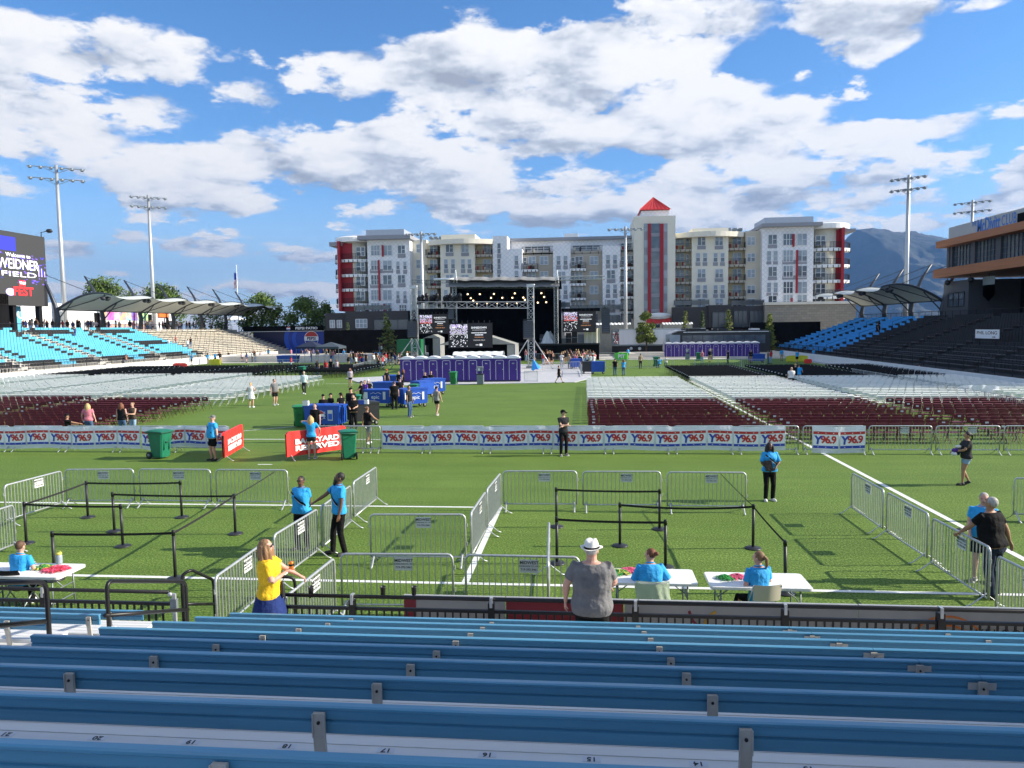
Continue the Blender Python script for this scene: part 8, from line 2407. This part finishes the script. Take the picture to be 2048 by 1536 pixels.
person('woman with auburn hair and blue jeans standing right of the couple behind the white chairs', foot(1247, 751), 15, 1.64, 'skin_light', 'hair_auburn', 'long', 'c_polo', .6, 'c_jeans', 'long', lod=1)
person('guard in a khaki shirt standing at the far barrier', foot(1281, 737), 10, 1.78, 'skin_tan', 'hair_black', 'short', 'c_khaki', .66, 'c_charcoal', 'long', lod=2)
person('person in blue sitting at the corner of the black chairs', foot(1319, 736), 20, 1.7, 'skin_light', 'hair_brown', 'short', 'c_polo', .8, 'c_jeans', 'long', lod=2, sit=.45)
person('person in white sitting just right of the one in blue by the black chairs', foot(1332, 733), 0, 1.68, 'skin_light', 'hair_brown', 'short', 'c_white', .66, 'c_jeans', 'long', lod=2, sit=.45)
def head_at(px, py, H): g = G(px, py, H); return V((g.x, g.y, 0))
person('woman with long blonde hair in a pink t-shirt behind the left radio banner', head_at(175, 806, 1.70), 10, 1.70, 'skin_pink', 'hair_blonde', 'long', 'c_pink', .66, 'c_jeans', 'long', lod=1, girth=1.15, fem=.5, hands=[(-.35, .12, .95), (.33, .04, .85)])
person('woman with dark red hair in a black sleeveless top behind the left radio banner', head_at(242, 805, 1.68), 8, 1.68, 'skin_pink', 'hair_auburn', 'long', 'c_black', 0, 'c_jeans', 'long', lod=1, girth=1.12, fem=.5)
person('woman in a brown strapless top and pale jeans holding a phone by the maroon chairs', head_at(264, 804, 1.68), 175, 1.68, 'skin_light', 'hair_lightbrown', 'bun', 'c_brown', 0, 'c_ltjeans', 'long', lod=1, fem=.8, hands=[(-.06, .30, 1.18), (.06, .30, 1.18)])
person('person in a black cap and black shirt sitting low among the left maroon chairs', head_at(134, 828, 1.30), -60, 1.7, 'skin_tan', 'hair_black', 'short', 'c_black', .66, 'c_black', 'long', lod=1, sit=.45, hat='cap', hands=[(-.2, .3, .8), (.2, .6, .85)])
person('heavy person in a white shirt seen from behind in the right white chairs', head_at(1583, 734, 1.72), 0, 1.72, 'skin_light', 'hair_black', 'bald', 'c_white', .66, 'c_black', 'long', lod=1, girth=1.35)
person('blond man hidden between the white shirt and the blue polo in the right chairs', head_at(1591, 727, 1.78), 0, 1.78, 'skin_light', 'hair_blonde', 'short', 'c_black', .66, 'c_black', 'long', lod=1)
person('person in a blue polo and khaki shorts in the right white chairs', head_at(1598, 728, 1.74), -30, 1.74, 'skin_light', 'hair_brown', 'short', BL, .66, 'c_khaki', 'shorts', lod=1, hands=[(-.2, .2, .95), (.2, .35, 1.1)])
person('person in a white hat and blue shirt at the right wall', foot(1746, 731), 120, 1.76, 'skin_light', 'hair_brown', 'short', 'c_mint', .66, 'c_black', 'long', lod=2, hat='cap:c_white')
person('child in a red shirt beside the white hat at the right wall', foot(1754, 732), 60, 1.4, 'skin_light', 'hair_brown', 'short', 'c_red', .66, 'c_black', 'long', lod=2)
person('person in black crouching by the right barriers', foot(1838, 752), -40, 1.7, 'skin_light', 'hair_black', 'short', 'c_black', .66, 'c_black', 'long', lod=2, sit=.3)
def on_stand(px, py, X0, sgn, r): 
    q = AX(px, py, X0 + sgn * (r * TR + .3)); return V((q.x, q.y, Z0 + r * RI))
for (l, px, py, r, top, face, sit) in (('person in a blue top climbing the left stand stairs near the top', 150, 672, 11, 'c_navy', 90, 0), ('person with bare back sitting at the foot of the left stand', 254, 750, 0, 'skin_tan', 90, .4),
        ('person in a red shirt at the right edge of the left blue seats', 352, 694, 6, 'c_red', -60, 0), ('person in white sitting left of the red shirt in the left stand', 338, 694, 6, 'c_white', -60, .4), ('person in black standing right of the blue seats in the left stand', 382, 698, 5, 'c_black', 60, 0), ('person in a pale blue shirt bending right of the left blue seats', 376, 704, 4, 'c_mint', 60, 0)):
    person(l, on_stand(px, py, LX, -1, r), face, 1.72, 'skin_light', 'hair_brown', 'short', top, .66, 'c_jeans', 'long', lod=2, sit=sit)
person('person in black climbing between the blue and black seats of the right stand', on_stand(1754, 668, RX, 1, 8), -90, 1.74, 'skin_tan', 'hair_black', 'short', 'c_black', .66, 'c_black', 'shorts', lod=2)
person('second person in black just behind the climber in the right stand', on_stand(1758, 664, RX, 1, 9), -90, 1.74, 'skin_tan', 'hair_black', 'long', 'c_black', .66, 'c_black', 'long', lod=2)
for i, (px, py, l) in enumerate(((688, 718, 'far helper in a sky blue polo before the far left toilets, left one'), (703, 720, 'far helper in a sky blue polo before the far left toilets, middle one'), (752, 722, 'far helper in a sky blue polo at the sixth far left toilet'), (760, 722, 'far helper in a sky blue polo right of the far left toilets'),
        (1256, 718, 'helper in blue leaning at the green pit cover'), (1563, 722, 'helper in a blue polo below the right blue seats, left one'), (1594, 727, 'helper in a blue polo at the yellow cover below the right seats'), (1627, 722, 'helper in a blue polo at the red cover below the right seats'),
        (384, 730, 'helper in a blue polo at the foot of the left stand'), (416, 728, 'helper in a blue polo left of the yellow cover on the left'), (431, 726, 'helper in a blue polo at the yellow cover on the left'), (537, 716, 'helper in a blue polo by the far left food tents'))):
    person(l, foot(px, py), [170, 10, 200, 150, 30][i % 5], 1.72, ['skin_light', 'skin_tan', 'skin_brown'][i % 3], 'hair_brown', ['short', 'long'][i % 2], BL, .66, ['c_black', 'c_khaki'][i % 2], 'long' if i % 2 else 'shorts', lod=2)
VAR = []
tops = ['c_black', 'c_charcoal', 'c_white', 'c_black', 'c_grey', 'c_lilac', 'c_red', 'c_black', 'c_mint', 'c_black', 'c_pink', 'c_navy', 'c_khaki', 'c_black']
bots = ['c_black', 'c_jeans', 'c_ltjeans', 'c_black', 'c_jeans', 'c_charcoal', 'c_ltjeans', 'c_khaki']
CROWD = []
rnd = random.Random(77)
def crowd(n, fn, label, group, face=0, spread=50, cs=1.0):
    for k in range(n):
        if len(VAR) < 14:
            i = len(VAR)
            v_ = person(label, fn(k), face + rnd.uniform(-spread, spread), rnd.uniform(1.60, 1.84), ['skin_light', 'skin_light', 'skin_tan', 'skin_pink', 'skin_brown'][i % 5], ['hair_brown', 'hair_black', 'hair_blonde', 'hair_auburn', 'hair_lightbrown'][i % 5], ['short', 'long', 'short', 'long', 'tail'][i % 5],
                tops[i], [.66, 0, .66, 1.6][i % 4], bots[i % 8], ['long', 'shorts', 'long', 'short'][i % 4], lod=3, girth=[1, 1.15, .95, 1.3][i % 4], group=group, hat='cap' if i % 6 == 3 else None,
                hands=[None, [(-.15, .3, 1.1), (.15, .3, 1.1)], [(-.3, 0, .85), (.15, .25, 1.3)]][i % 3])[0]
            VAR.append(v_)
        else:
            s = rnd.uniform(.94, 1.04); dup(rnd.choice(VAR), fn(k), R(face + rnd.uniform(-spread, spread)), label, group, (s, s, s))
def region(x0, x1, y0, y1, z=0):
    def f(k): return G(rnd.uniform(x0, x1), rnd.uniform(y0, y1), z)
    return f
crowd(46, region(1085, 1188, 719, 731), 'distant concertgoer in the crowd before the right half of the stage', 'crowd before the right half of the stage')
crowd(18, region(1120, 1190, 731, 738), 'distant concertgoer at the back of the crowd by the pit carts', 'people at the back of the crowd by the pit carts', 0, 90)
crowd(14, region(1040, 1085, 717, 725), 'distant concertgoer between the right tower and the stage', 'people between the right tower and the stage')
crowd(26, region(765, 835, 719, 732), 'distant person in the crowd at the left tower', 'crowd at the left tower', 0, 120)
crowd(22, region(695, 770, 724, 738), 'distant person waiting left of the curved barriers', 'people waiting left of the curved barriers', 0, 120)
crowd(20, region(600, 690, 714, 724), 'distant person under the far left food tents', 'people under the far left food tents', 0, 150)
crowd(10, region(430, 600, 716, 728), 'distant person between the left stand and the food tents', 'people between the left stand and the food tents', 0, 150)
zt_ = .95
def walkL(k): return V((rnd.uniform(-34, -18), rnd.uniform(118, 123), .9))
crowd(30, walkL, 'distant person in the line before the dark podium', 'line of people before the dark podium', 60, 60)
def conc(k): return V((-75.2 - rnd.random() * 3.5, rnd.choice([rnd.uniform(86, 98), rnd.uniform(98, 128), rnd.uniform(104, 146)]), TZ))
crowd(100, conc, 'distant person standing on the concourse under the left canopy', 'people on the concourse under the left canopy', 90, 150)
def club(k): return V((50.5 + rnd.random() * 1.5, rnd.uniform(74, 84), TZ))
crowd(4, club, 'distant person under the dark club building', 'people under the club building', 90, 60)
for (px, py, l) in ((1420, 707, 'person in a pale top standing at a wash station before the right toilets'), (1404, 728, 'person with raised hands before the right toilets'), (1502, 727, 'person standing before the right end of the right toilets'), (1456, 727, 'person in dark clothes at the far barrier before the right toilets'), (1536, 728, 'person in black beside the blue table cart'), (1542, 727, 'second person in black beside the blue table cart'), (583, 738, 'worker in black walking behind the far left black chairs')):
    s = 1; dup(rnd.choice(VAR), G(px, max(py, 724)), R(rnd.uniform(0, 360)), l); 
for o in [o for o in C.objects if o.get('label') and o.parent is None and o.name.startswith('person')]:
    pass
